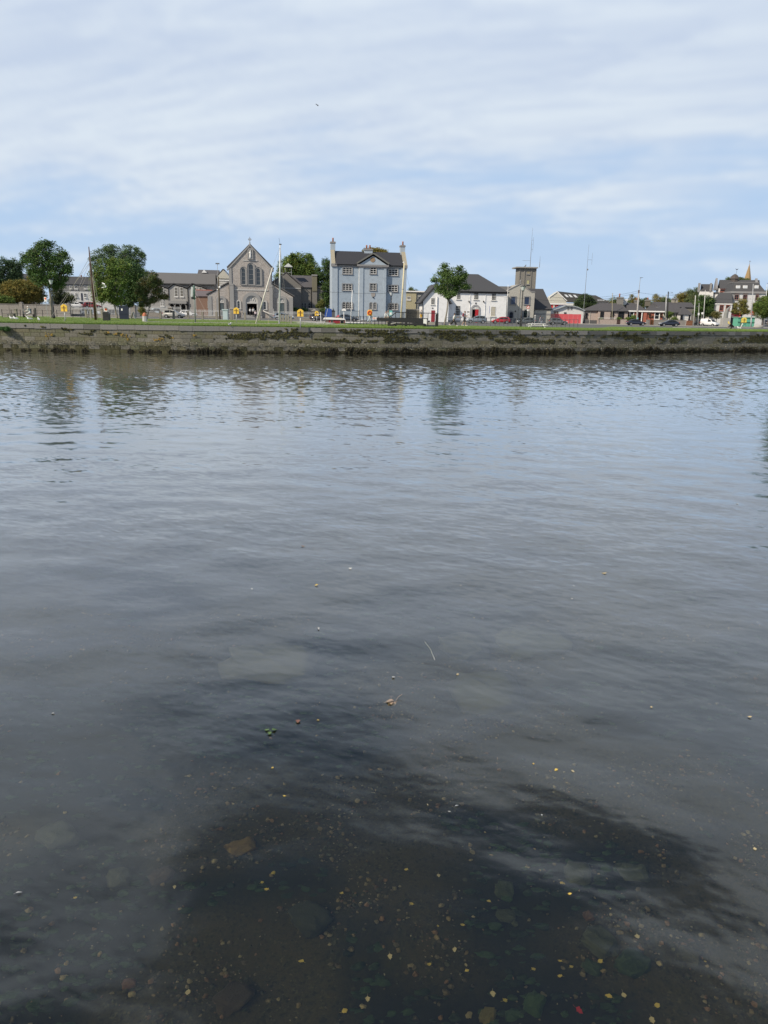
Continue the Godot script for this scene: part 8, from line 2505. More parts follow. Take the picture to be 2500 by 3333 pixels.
	put("lower_beam", MB.new().sheet(Vector3(q(1268, 1056).x, q(1300, 1058).y, 0.3), Vector3(q(1384, 1056).x, q(1384, 1060).y, 0.3), Vector3(q(1384, 1056).x, q(1384, 1053).y, 0.3), Vector3(q(1268, 1056).x, q(1300, 1052).y, 0.3), 0.5), tar, lg)
	for px in [1268, 1288, 1322, 1352, 1383]: put("upright", MB.new().span(q(px, 1050).x - 0.14, 0.05, -0.2, q(px, 1050).x + 0.14, by - 0.3, 0.25), tar, lg)
	put("foot", MB.new().span(q(1262, 1050).x, -0.1, -0.3, q(1283, 1050).x, 0.42, 0.35), tar, lg)
	put("rubbing_strip", MB.new().sheet(Vector3(q(1272, 1056).x, 0.22, 0.36), Vector3(q(1290, 1056).x, 0.38, 0.36), Vector3(q(1290, 1056).x, 0.47, 0.36), Vector3(q(1272, 1056).x, 0.33, 0.36), 0.05), mats["concrete"], lg)
	put("back_frame", MB.new().span(q(1268, 1030).x, by - 0.05, -1.6, q(1395, 1030).x, by + 0.12, -1.2), tar, lg)
	var rt := q(1330, 1018).y
	var rb := by + 0.12
	var bars := MB.new()
	var x := q(1288, 1030).x
	while x < q(1395, 1030).x:
		bars.bar(Vector3(x, rb, -1.4), Vector3(x, rt - 0.04, -1.4), 0.013, 4)
		x += 0.16
	put("railing_bars", bars, black, lg).set_meta("kind", "stuff")
	put("top_rail", MB.new().bar(Vector3(q(1286, 1018).x, rt, -1.4), Vector3(q(1430, 1020).x, rt, -1.4), 0.04, 6), black, lg)
	for px in [1288, 1312, 1334, 1395, 1428]: put("rail_post", MB.new().bar(Vector3(q(px, 1030).x, 0.0, -1.4), Vector3(q(px, 1030).x, rt, -1.4), 0.045, 6), black, lg)
	put("dark_post", MB.new().span(q(1421, 1030).x, 0, -1.9, q(1430, 1030).x, q(1424, 1022).y, -1.5), tar, lg)
	put("brace", MB.new().bar(Vector3(q(1270, 1030).x, by + 0.2, -0.6), Vector3(q(1290, 1022).x, by + 0.75, -0.6), 0.06, 6), tar, lg)
	var rp := thing("concrete_ramp", G(1402, 1063), "low concrete ramp between the lock gate and the grey blue cabinet", "ramp")
	put("slab", MB.new().prism(PackedVector2Array([Vector2(q(1384, 1063).x, 0), Vector2(q(1416, 1063).x, 0), Vector2(q(1416, 1063).x, 0.55), Vector2(q(1390, 1063).x, 0.48)]), -1.0, 0.2), mats["concrete"], rp)
	var st := thing("barrier_stack", B(1352, 150, ROAD), "row of pale orange and white barrier pieces seen under the lock gate", "barrier")
	for k in 9: put("piece", MB.new().span(-2.0 + k * 0.42, 0.15, -0.1, -1.68 + k * 0.42, 0.95, 0.0), [plain("salmon board", Color(0.58, 0.38, 0.28), 0.7), white, plain("mint board", Color(0.38, 0.48, 0.38), 0.7)][k % 3 if k < 2 or k > 6 else 0], st)
	# fences by the basin
	var lab := ["thin dark post fence behind the red boat and the sailing boat", "thin dark post fence between the lifebuoy with the red ring and the lock gate"]
	var i := 0
	for seg in [[1140, 1194, 1057], [1208, 1266, 1058.5]]:
		var f := thing("post_and_rail_fence", G((seg[0] + seg[1]) * 0.5, seg[2]), lab[i], "fence", "post and rail fences along the road")
		fence_run(f, seg[0], seg[1], seg[2], 1.05, 5, [0.55, 0.98], black)
		i += 1

func fence_run(f: Node3D, x0, x1, py, h: float, n: int, rails_at: Array, m: Material):
	var a := G(x0, py) - here
	var b := G(x1, py) - here
	a.y = 0
	b.y = 0
	for j in n + 1:
		var p := a.lerp(b, float(j) / n)
		put("post", MB.new().span(p.x - 0.035, -0.5, p.z - 0.035, p.x + 0.035, h, p.z + 0.035), m, f)
	for y in rails_at: put("rail", MB.new().bar(a + Vector3(0, y, 0), b + Vector3(0, y, 0), 0.018, 5), m, f)

func right_things():
	var black := iron_()
	var white := trim_()
	var galv: Material = mats["galvanised steel"]
	var grey_rail := plain("grey rail", Color(0.13, 0.13, 0.135), 0.5)
	var lab := ["grey post and rail fence behind the walking pair, in front of the white house", "grey post and rail fence before the red hatchback", "grey post and rail fence before the grey green saloon and the two walkers", "grey post and rail fence before the grey hatchback and the coral hoarding"]
	var i := 0
	for seg in [[1452, 1596, 1060.5, 10], [1597, 1680, 1062, 6], [1681, 1780, 1063.5, 7], [1783, 1880, 1065, 7]]:
		var f := thing("post_and_rail_fence", G((seg[0] + seg[1]) * 0.5, seg[2]), lab[i], "fence", "post and rail fences along the road")
		fence_run(f, seg[0], seg[1], seg[2], 1.1, seg[3], [0.5, 1.05], grey_rail)
		i += 1
	# double armed lamp in front of the station
	var l := thing("lamp_post", G(1695, 1063), "black lamp post with a glass cone and two finger arms before the gabled station", "street lamp", "street lamps")
	var h := upright(1697, 1063, 946)
	put("shaft", MB.new(true).lathe([[0.0, 0.0], [0.15, 0.0], [0.14, 1.55], [0.075, 1.65], [0.06, h]], 9), black, l)
	lamp_head(l, h, 0.42, 0.62, black)
	for y in [984.0, 993.0]: put("finger", MB.new().bar(Vector3(-0.38, upright(1697, 1063, y), 0), Vector3(0.34, upright(1697, 1063, y), 0), 0.025, 5), plain("pole grey", Color(0.24, 0.26, 0.25), 0.6), l)
	var r := thing("road_sign", B(1715, 176, ROAD), "round no parking sign on a pale pole in front of the arched green window", "sign")
	put("pole", MB.new().bar(Vector3.ZERO, Vector3(0, upright(1715, 1040, 1000), 0), 0.05, 6), galv, r)
	var sy := upright(1715, 1040, 1000)
	put("disc", MB.new().lathe([[0.0, 0.0], [0.33, 0.0], [0.33, 0.03], [0.0, 0.03]], 16, Transform3D(Basis(Vector3.RIGHT, PI / 2), Vector3(0, sy, 0.06))), white, r)
	put("red_rim", MB.new().lathe([[0.25, 0.0], [0.34, 0.0], [0.34, 0.02], [0.25, 0.02]], 16, Transform3D(Basis(Vector3.RIGHT, PI / 2), Vector3(0, sy, 0.1))), plain("lifebuoy red", Color(0.60, 0.06, 0.02), 0.5), r)
	put("slash", MB.new().box(Vector3(0, sy, 0.11), Vector3(0.5, 0.07, 0.012), Basis(Vector3.BACK, -0.75)), plain("lifebuoy red", Color(0.60, 0.06, 0.02), 0.5), r)
	put("plate", MB.new().box(Vector3(0, sy - 0.62, 0.06), Vector3(0.36, 0.36, 0.03)), white, r)
	var ws := thing("white_post", B(1740, 160, ROAD), "thin white post with a round cap beside the two walkers", "post")
	put("post", MB.new().bar(Vector3.ZERO, Vector3(0, upright(1740, 1050, 1029), 0), 0.06, 7), white, ws)
	put("cap", MB.new().ball(Vector3(0, upright(1740, 1050, 1028), 0), Vector3(0.2, 0.2, 0.12)), plain("cap grey", Color(0.45, 0.44, 0.42), 0.6), ws)
	var fl := thing("flagpole", B(1649, 183, ROAD), "slender white flagpole between the white house and the gabled station", "flagpole")
	put("shaft", MB.new(true).bar(Vector3.ZERO, P(1654, 926, 183) - here, 0.08, 8, 0.04), white, fl)
	put("base", MB.new().span(-0.2, 0, -0.2, 0.2, 0.5, 0.2), mats["concrete"], fl)
	var bn := thing("banner_pole", B(1591, 182, ROAD), "thin pole with a blue banner left of the cream blind window", "pole")
	put("pole", MB.new().bar(Vector3.ZERO, Vector3(0, upright(1591, 1040, 995), 0), 0.035, 6), galv, bn)
	put("banner", MB.new().box(Vector3(0.03, upright(1591, 1040, 1008), 0.05), Vector3(0.1, 1.6, 0.02)), plain("banner blue", Color(0.12, 0.16, 0.36), 0.7), bn)
	# picnic table
	var t := thing("picnic_table", G(1747, 1066), "white picnic table with splayed legs on the lawn edge at right", "table")
	for k in 4: put("top_plank", MB.new().span(-1.15, 0.46, -0.42 + k * 0.21, 1.15, 0.51, -0.24 + k * 0.21), white, t)
	for s in [-1.0, 1.0]:
		put("bench_plank", MB.new().span(-1.3, 0.28, s * 0.75 - 0.12, 1.3, 0.32, s * 0.75 + 0.12), white, t)
		put("trestle", MB.new().tube([Vector3(s * 0.95, 0, -0.8), Vector3(s * 0.7, 0.46, -0.2), Vector3(s * 0.7, 0.46, 0.2), Vector3(s * 0.95, 0, 0.8)], [0.06], 6), white, t)
	# concrete lamp post by the cottages
	var c := thing("concrete_lamp_post", B(2072, 196, ROAD), "thick tapering concrete lamp post with a thin upper arm beside the black saloon", "street lamp", "street lamps")
	var mid := P(2080, 944, 196) - here
	put("shaft", MB.new(true).tube([Vector3.ZERO, mid * 0.65, mid], [0.24, 0.2, 0.13], 10), mat("lamp concrete", Color(0.46, 0.44, 0.42), 0.9, grain(), 0.6), c)
	var tp := P(2084.5, 905, 196) - here
	put("upper_pole", MB.new().bar(mid, tp, 0.07, 7, 0.05), galv, c)
	put("lamp", MB.new().prism(PackedVector2Array([Vector2(-0.1, 0.0), Vector2(0.35, 0.03), Vector2(0.75, 0.16), Vector2(0.35, 0.14), Vector2(-0.05, 0.14)]), -0.14, 0.14, Transform3D(Basis.IDENTITY, tp)), plain("lamp grey", Color(0.12, 0.125, 0.13), 0.5), c)
	put("crosshead", MB.new().span(mid.x - 0.16, mid.y - 0.7, -0.16, mid.x + 0.16, mid.y, 0.16), plain("brown fittings", Color(0.16, 0.12, 0.11), 0.7), c)
	put("notice", MB.new().box(Vector3(0.05, 1.6, 0.25), Vector3(0.26, 0.35, 0.02)), plain("turquoise", Color(0.16, 0.46, 0.46), 0.5), c)
	var d := thing("utility_pole", B(2171, 206, ROAD), "dark tarred utility pole beside a grey stay post over the cottages", "pole", "utility poles")
	put("shaft", MB.new(true).bar(Vector3.ZERO, P(2175.5, 949, 206) - here, 0.17, 8, 0.14), plain("tarred black", Color(0.02, 0.02, 0.022), 0.9), d)
	put("stay_post", MB.new(true).bar(Vector3(-0.4, 0, 0), P(2169, 958, 206) - here, 0.15, 8, 0.11), galv, d)
	put("lamp_arm", MB.new().tube([P(2176, 952, 206) - here, P(2184, 951, 206) - here, P(2190, 953, 206) - here], [0.025, 0.03, 0.08], 6), plain("lamp grey", Color(0.12, 0.125, 0.13), 0.5), d)
	var e := thing("thin_mast", B(1992, 206, ROAD), "thin yellowish pole with a small cross head behind the pink cottage", "pole")
	put("shaft", MB.new().bar(Vector3.ZERO, P(1994, 955, 206) - here, 0.07, 6), plain("straw pole", Color(0.40, 0.36, 0.25), 0.7), e)
	put("head", MB.new().box(P(1994, 955, 206) - here, Vector3(0.3, 0.1, 0.08)), galv, e)
	for a in [[2257, 2264, 962, 205, 0.13, "leftmost tall pale pole at the corner, left of the leafy tree", "utility_pole"], [2288, 2296, 945, 203, 0.11, "tall pale pole rising through the leafy tree behind the white van", "utility_pole"], [2273, 2275.5, 987, 207, 0.08, "short cream pole between the two tall pale poles", "utility_pole"]]:
		var p := thing(a[6], B(a[0], a[3], ROAD), a[5], "pole", "utility poles")
		put("shaft", MB.new(true).bar(Vector3.ZERO, P(a[1], a[2], a[3]) - here, a[4], 8, a[4] * 0.75), plain("pale pole", Color(0.48, 0.48, 0.46), 0.8), p)
		put("cap", MB.new().ball(P(a[1], a[2], a[3]) - here, Vector3(a[4], 0.1, a[4])), galv, p)
	var sg := thing("traffic_sign", B(2269, 206, ROAD), "small white traffic sign between the corner poles", "sign")
	put("pole", MB.new().bar(Vector3.ZERO, Vector3(0, upright(2269, 1050, 1017), 0), 0.04, 6), galv, sg)
	put("panel", MB.new().box(Vector3(0, upright(2269, 1050, 1022), 0.05), Vector3(0.5, 0.6, 0.03)), white, sg)
	var s2 := thing("traffic_sign", B(2281, 204, ROAD), "round headed white sign left of the white van", "sign")
	put("pole", MB.new().bar(Vector3.ZERO, Vector3(0, upright(2281, 1050, 1020), 0), 0.04, 6), galv, s2)
	put("disc", MB.new().lathe([[0.0, 0.0], [0.28, 0.0], [0.28, 0.03], [0.0, 0.03]], 14, Transform3D(Basis(Vector3.RIGHT, PI / 2), Vector3(0, upright(2281, 1050, 1019.5), 0.05))), white, s2)
	var gl := thing("lamp_post", B(2444, 200, ROAD), "grey lamp column in front of the mansard building", "street lamp", "street lamps")
	put("shaft", MB.new(true).bar(Vector3.ZERO, P(2452, 924, 200) - here, 0.13, 8, 0.09), plain("column grey", Color(0.36, 0.37, 0.38), 0.5), gl)
	put("sleeve", MB.new(true).bar(Vector3.ZERO, (P(2452, 924, 200) - here) * 0.22, 0.17, 8, 0.16), plain("column grey", Color(0.36, 0.37, 0.38), 0.5), gl)
	var rl := thing("lamp_post", B(2487, 215, ROAD), "white lamp post with a blue black head at the right edge", "street lamp", "street lamps")
	var rt := P(2497, 924, 215) - here
	put("shaft", MB.new(true).bar(Vector3.ZERO, rt, 0.11, 8, 0.06), plain("column pale", Color(0.6, 0.61, 0.62), 0.5), rl)
	put("head", MB.new().tube([rt, rt + Vector3(0.2, 0.2, 0), rt + Vector3(0.9, 0.25, 0)], [0.05, 0.08, 0.1], 6), plain("head blue", Color(0.03, 0.05, 0.14), 0.5), rl)
	var st := thing("statue", B(2358, 203, ROAD), "tall grey stone statue leaning forward on a stepped plinth at right", "statue")
	var stone := mat("statue stone", Color(0.24, 0.245, 0.23), 0.9, grain(), 0.6)
	var ph := upright(2357, 1050, 1035)
	put("plinth", MB.new().span(-0.85, 0, -0.85, 0.85, ph, 0.85), mat("plinth stone", Color(0.40, 0.39, 0.36), 0.9, grain(), 0.5), st)
	put("plinth_step", MB.new().span(-1.15, 0, -1.1, 1.15, 0.5, 1.1), mats["plinth stone"], st)
	var top := upright(2362, 1050, 1000)
	put("figure", nets([[Vector3(0, ph, 0), Vector3(0.05, ph + 1.2, 0), 0.55, 0.5], [Vector3(0.05, ph + 1.2, 0), Vector3(0.2, top - 0.55, 0.1), 0.48, 0.36], [Vector3(0.2, top - 0.55, 0.1), Vector3(0.55, top - 0.1, 0.15), 0.3, 0.14], [Vector3(0.2, top - 0.6, 0.1), Vector3(0.95, top + 0.1, 0.1), 0.12, 0.08], [Vector3(0.5, top - 0.15, 0.12), Vector3(0.62, top + 0.12, 0.14), 0.17, 0.13]], 0.09, 0.12), stone, st)
	var rk := thing("boulder", B(2468, 186, ROAD), "pale rough boulder on the verge near the black car", "stone")
	put("rock", MB.new(true).ball(Vector3(0, 0.25, 0), Vector3(1.15, 0.5, 0.6), 5, 0.5, 10, 7), mat("pale rock", Color(0.42, 0.40, 0.36), 0.9, grain(), 0.7), rk)
	put("moss", MB.new(true).ball(Vector3(0.4, 0.5, 0.1), Vector3(0.4, 0.16, 0.3), 9, 0.5, 8, 5), plain("grey moss", Color(0.17, 0.17, 0.13), 0.9), rk)
	var bk := thing("bicycle", B(2417, 199, ROAD), "bicycle standing against the mint green kiosk", "bicycle")
	for s in [-0.5, 0.5]:
		var ring := []
		for k in 17: ring.append(Vector3(s + cos(TAU * k / 16) * 0.33, 0.35 + sin(TAU * k / 16) * 0.33, 0))
		var w := put("wheel", MB.new().tube(ring, [0.022], 5, false), black, bk)
		var spk := MB.new()
		for k in 6: spk.bar(Vector3(s, 0.35, 0), Vector3(s + cos(TAU * k / 6) * 0.32, 0.35 + sin(TAU * k / 6) * 0.32, 0), 0.004, 3)
		put("spokes", spk, galv, w)
	var fr := MB.new()
	for p in [[Vector3(-0.5, 0.35, 0), Vector3(-0.05, 0.32, 0)], [Vector3(-0.05, 0.32, 0), Vector3(-0.2, 0.85, 0)], [Vector3(-0.2, 0.8, 0), Vector3(0.35, 0.82, 0)], [Vector3(-0.05, 0.32, 0), Vector3(0.35, 0.78, 0)], [Vector3(0.32, 0.95, 0), Vector3(0.5, 0.35, 0)], [Vector3(-0.5, 0.35, 0), Vector3(-0.2, 0.8, 0)]]: fr.bar(p[0], p[1], 0.02, 5)
	put("frame", fr, plain("bike grey", Color(0.1, 0.11, 0.12), 0.4), bk)
	put("saddle", MB.new().ball(Vector3(-0.2, 0.9, 0), Vector3(0.14, 0.04, 0.07)), black, bk)
	put("handlebar", MB.new().tube([Vector3(0.3, 1.0, -0.28), Vector3(0.32, 0.98, 0), Vector3(0.3, 1.0, 0.28)], [0.015], 5), black, bk)
	var yp := thing("marker_post", B(2369, 172, ROAD), "small yellow and white marker post left of the yellow box at right", "post")
	put("post", MB.new().bar(Vector3.ZERO, Vector3(0, 0.95, 0), 0.06, 6), plain("post grey", Color(0.2, 0.2, 0.2), 0.6), yp)
	put("plate", MB.new().box(Vector3(0.02, 1.2, 0), Vector3(0.26, 0.5, 0.06), Basis(Vector3.BACK, 0.25)), plain("faded yellow", Color(0.75, 0.60, 0.12), 0.5), yp)

# ---------------------------------------------------------------- figures: one skin over tapered bones
func nets(bones: Array, cell: float, blend: float) -> MB:
	var out := MB.new(true)
	nets_into(out, bones, cell, blend)
	return out

func nets_into(out: MB, bones: Array, cell: float, blend: float):
	var lo := Vector3.ONE * 1e9
	var hi := -lo
	for b in bones:
		var r: float = maxf(b[2], b[3]) + blend + cell * 2.0
		lo = lo.min(b[0] - Vector3.ONE * r).min(b[1] - Vector3.ONE * r)
		hi = hi.max(b[0] + Vector3.ONE * r).max(b[1] + Vector3.ONE * r)
	var nx := int((hi.x - lo.x) / cell) + 2
	var ny := int((hi.y - lo.y) / cell) + 2
	var nz := int((hi.z - lo.z) / cell) + 2
	var field := PackedFloat32Array()
	field.resize(nx * ny * nz)
	field.fill(1.0)
	for b in bones:
		var a: Vector3 = b[0]
		var ab: Vector3 = b[1] - b[0]
		var l2 := maxf(ab.length_squared(), 1e-9)
		var ra: float = b[2]
		var rb: float = b[3]
		var rr := maxf(ra, rb) + blend + cell * 1.5
		var p0: Vector3 = (b[0].min(b[1]) - Vector3.ONE * rr - lo) / cell
		var p1: Vector3 = (b[0].max(b[1]) + Vector3.ONE * rr - lo) / cell
		for k in range(maxi(0, int(p0.z)), mini(nz, int(p1.z) + 1)):
			for j in range(maxi(0, int(p0.y)), mini(ny, int(p1.y) + 1)):
				for i in range(maxi(0, int(p0.x)), mini(nx, int(p1.x) + 1)):
					var p := lo + Vector3(i, j, k) * cell
					var t := clampf((p - a).dot(ab) / l2, 0.0, 1.0)
					var d := (p - a - ab * t).length() - lerpf(ra, rb, t)
					var at := (k * ny + j) * nx + i
					var h := maxf(blend - absf(d - field[at]), 0.0) / blend
					field[at] = minf(d, field[at]) - h * h * blend * 0.25
	var verts := {}
	var step := [1, nx, nx * ny]
	var off := [Vector3(1, 0, 0), Vector3(0, 1, 0), Vector3(0, 0, 1)]
	for k in nz - 1:
		for j in ny - 1:
			for i in nx - 1:
				var at := (k * ny + j) * nx + i
				var s := Vector3.ZERO
				var n := 0
				var first := field[at] < 0.0
				var same := true
				for c in 8:
					if (field[at + (c & 1) + (nx if c & 2 else 0) + (nx * ny if c & 4 else 0)] < 0.0) != first:
						same = false
						break
				if same: continue
				for ax in 3:
					for u in 2:
						for v in 2:
							var o: int = at + u * step[(ax + 1) % 3] + v * step[(ax + 2) % 3]
							var f0 := field[o]
							var f1 := field[o + step[ax]]
							if (f0 < 0.0) != (f1 < 0.0):
								s += off[(ax + 1) % 3] * u + off[(ax + 2) % 3] * v + off[ax] * (f0 / (f0 - f1))
								n += 1
				verts[at] = lo + (Vector3(i, j, k) + s / n) * cell
	for at in verts:
		for ax in 3:
			var f0 := field[at]
			var f1 := field[at + step[ax]]
			if (f0 < 0.0) == (f1 < 0.0): continue
			var b: int = step[(ax + 1) % 3]
			var c: int = step[(ax + 2) % 3]
			if not (verts.has(at - b) and verts.has(at - c) and verts.has(at - b - c)): continue
			var q0: Vector3 = verts[at]
			var q1: Vector3 = verts[at - b]
			var q2: Vector3 = verts[at - b - c]
			var q3: Vector3 = verts[at - c]
			if f0 < 0.0: out.quad(q0, q1, q2, q3)
			else: out.quad(q3, q2, q1, q0)

func person(label, at: Vector3, turn: float, look: Dictionary):
	# faces +z; look: size, lean, thighs, knees, arms, elbows (degrees), and the clothes
	var t := thing("person", at, label, "person", "", turn)
	var k: float = look.get("size", 1.72) / 1.75
	var lean := deg_to_rad(look.get("lean", 3.0))
	var hip := Vector3.ZERO
	var up := Vector3(0, cos(lean), sin(lean))
	var chest := hip + up * 0.36
	var neck := hip + up * 0.56
	var nod := lean + deg_to_rad(look.get("nod", 0.0))
	var head := neck + Vector3(0, cos(nod), sin(nod)) * 0.17
	var ahead := Vector3(0, -sin(nod), cos(nod))
	var legs := []
	var arms := []
	var low := 0.0
	for s in 2:
		var side := -1.0 if s == 0 else 1.0
		var a := deg_to_rad(look.get("thighs", [20, -18])[s])
		var kb := deg_to_rad(look.get("knees", [8, 25])[s])
		var h := hip + Vector3(side * 0.09, -0.02, 0)
		var spread: float = look.get("spread", 0.02) * side
		var knee := h + Vector3(spread, -cos(a), sin(a)) * 0.43
		var ankle := knee + Vector3(spread * 0.3, -cos(a - kb), sin(a - kb)) * 0.42
		var fa := clampf((a - kb) * 0.6, -0.6, 0.3)
		var toe := ankle + Vector3(0, -0.045 + sin(fa) * 0.1, cos(fa) * 0.19)
		legs.append([h, knee, ankle, toe])
		low = minf(low, minf(ankle.y - 0.09, toe.y - 0.045))
		var sh := neck + Vector3(side * 0.19, -0.06, 0)
		var aa := deg_to_rad(look.get("arms", [-18, 18])[s])
		var eb := deg_to_rad(look.get("elbows", [20, 25])[s])
		var el := sh + Vector3(side * 0.05, -cos(aa), sin(aa)) * 0.29
		var wr := el + Vector3(-side * 0.02, -cos(aa + eb), sin(aa + eb)) * 0.25
		arms.append([sh, el, wr, (wr - el).normalized(), side])
	var lift := Vector3(0, -low + look.get("raise", 0.0), 0)
	var skin_bones := [[neck - up * 0.06, head, 0.055, 0.06], [head - Vector3(0, 0.02, 0), head + Vector3(0, 0.045, -0.012), 0.082, 0.088], [head + ahead * 0.03 - Vector3(0, 0.07, 0), head + ahead * 0.055 - Vector3(0, 0.085, 0), 0.05, 0.036], [head + ahead * 0.085 - Vector3(0, 0.005, 0), head + ahead * 0.105 - Vector3(0, 0.035, 0), 0.01, 0.016], [head + Vector3(-0.085, -0.01, 0), head + Vector3(-0.09, 0.02, -0.01), 0.018, 0.02], [head + Vector3(0.085, -0.01, 0), head + Vector3(0.09, 0.02, -0.01), 0.018, 0.02],
		[hip, chest, 0.12, 0.125], [chest, neck - up * 0.05, 0.125, 0.08], [neck + Vector3(-0.16, -0.06, 0), neck + Vector3(0.16, -0.06, 0), 0.06, 0.06], [hip + Vector3(-0.07, 0, 0), hip + Vector3(0.07, 0, 0), 0.12, 0.12]]
	for l in legs: skin_bones.append_array([[l[0], l[1], 0.085, 0.056], [l[1], l[2], 0.056, 0.036], [l[2], l[3], 0.04, 0.03]])
	for a in arms: skin_bones.append_array([[a[0], a[1], 0.05, 0.04], [a[1], a[2], 0.04, 0.027]])
	var move := func(bones: Array) -> Array:
		var o := []
		for b in bones: o.append([(b[0] + lift) * k, (b[1] + lift) * k, b[2] * k, b[3] * k])
		return o
	var body := MB.new(true)
	nets_into(body, move.call(skin_bones), 0.026, 0.03)
	for a in arms:
		var d: Vector3 = a[3]
		var side: float = a[4]
		var across: Vector3 = Vector3(0, 0, 1) if absf(d.z) < 0.7 else Vector3(0, 1, 0)
		across = (across - d * across.dot(d)).normalized()
		var curl := Vector3(-side, 0, 0)
		var hb := [[a[2], a[2] + d * 0.05, 0.022, 0.03], [a[2] + d * 0.04 - across * 0.02, a[2] + d * 0.085 - across * 0.025, 0.018, 0.016], [a[2] + d * 0.04 + across * 0.02, a[2] + d * 0.085 + across * 0.025, 0.018, 0.016]]
		for f in 4:
			var b0: Vector3 = a[2] + d * 0.085 + across * (0.03 - 0.02 * f)
			var len: float = [0.068, 0.078, 0.072, 0.055][f]
			var b1 := b0 + d * len * 0.55 + curl * 0.006
			hb.append([b0, b1, 0.009, 0.0085])
			hb.append([b1, b1 + (d * 0.8 + curl * 0.5).normalized() * len * 0.5, 0.0085, 0.007])
		var th: Vector3 = a[2] + d * 0.03 + across * 0.03
		hb.append([th, th + (d * 0.7 + across * 0.6 + curl * 0.3) * 0.04, 0.012, 0.010])
		hb.append([th + (d * 0.7 + across * 0.6 + curl * 0.3) * 0.04, th + d * 0.062 + across * 0.03 + curl * 0.02, 0.010, 0.008])
		nets_into(body, move.call(hb), 0.009, 0.006)
	put("body", body, plain("skin", look.get("skin", Color(0.42, 0.27, 0.20)), 0.6), t)
	var cloth := func(called: String, bones: Array, c: Color): put(called, nets(move.call(bones), 0.026, 0.03), mat("cloth %s" % str(c), c, 0.9), t)
	var shirt := [[hip + up * 0.02, chest, 0.137, 0.145], [chest, neck - up * 0.06, 0.145, 0.098], [neck + Vector3(-0.16, -0.065, 0), neck + Vector3(0.16, -0.065, 0), 0.074, 0.074]]
	for a in arms:
		shirt.append([a[0], a[1] if look.get("sleeves", 0.6) >= 0.5 else a[0].lerp(a[1], 0.3), 0.068, 0.058])
		if look.get("sleeves", 0.6) >= 1.0: shirt.append([a[1], a[1].lerp(a[2], 0.95), 0.056, 0.043])
	cloth.call("top", shirt, look.top)
	var tr := [[hip + Vector3(-0.07, 0.0, 0), hip + Vector3(0.07, 0.0, 0), 0.136, 0.136]]
	for l in legs:
		if look.get("shorts", false): tr.append([l[0], l[0].lerp(l[1], 0.85), 0.104, 0.09])
		elif look.get("skirt", false):
			tr.append([l[0], l[1], 0.115, 0.12])
			tr.append([l[1], l[1].lerp(l[2], 0.35), 0.12, 0.13])
		else:
			tr.append([l[0], l[1], 0.102, 0.074])
			tr.append([l[1], l[1].lerp(l[2], 0.92), 0.072, 0.058])
	cloth.call("shorts" if look.get("shorts", false) else "skirt" if look.get("skirt", false) else "trousers", tr, look.bottom)
	for l in legs: cloth.call("shoe", [[l[2] + Vector3(0, -0.03, -0.03), l[3] + Vector3(0, -0.005, 0.02), 0.052, 0.042]], look.get("shoes", Color(0.03, 0.03, 0.03)))
	if look.has("hair"):
		var hb := [[head + Vector3(0, 0.055, -0.02), head + Vector3(0, 0.02, -0.035), 0.098, 0.094]]
		if look.get("long", false): hb.append([head + Vector3(0, 0.0, -0.06), head + Vector3(0, -0.24, -0.09), 0.085, 0.06])
		cloth.call("hair", hb, look.hair)
	if look.has("hat"):
		cloth.call("hat", [[head + Vector3(0, 0.06, -0.01), head + Vector3(0, 0.09, -0.01), 0.105, 0.09], [head + Vector3(-0.1, 0.04, 0.05), head + Vector3(0.1, 0.04, 0.05), 0.03, 0.03], [head + Vector3(0, 0.04, 0.12), head + Vector3(0, 0.04, -0.14), 0.035, 0.03]], look.hat)
	if look.has("bag"):
		cloth.call("backpack", [[chest - up * 0.08 + Vector3(0, 0, -0.2), chest + up * 0.15 + Vector3(0, 0, -0.19), 0.12, 0.10]], look.bag)
	return t

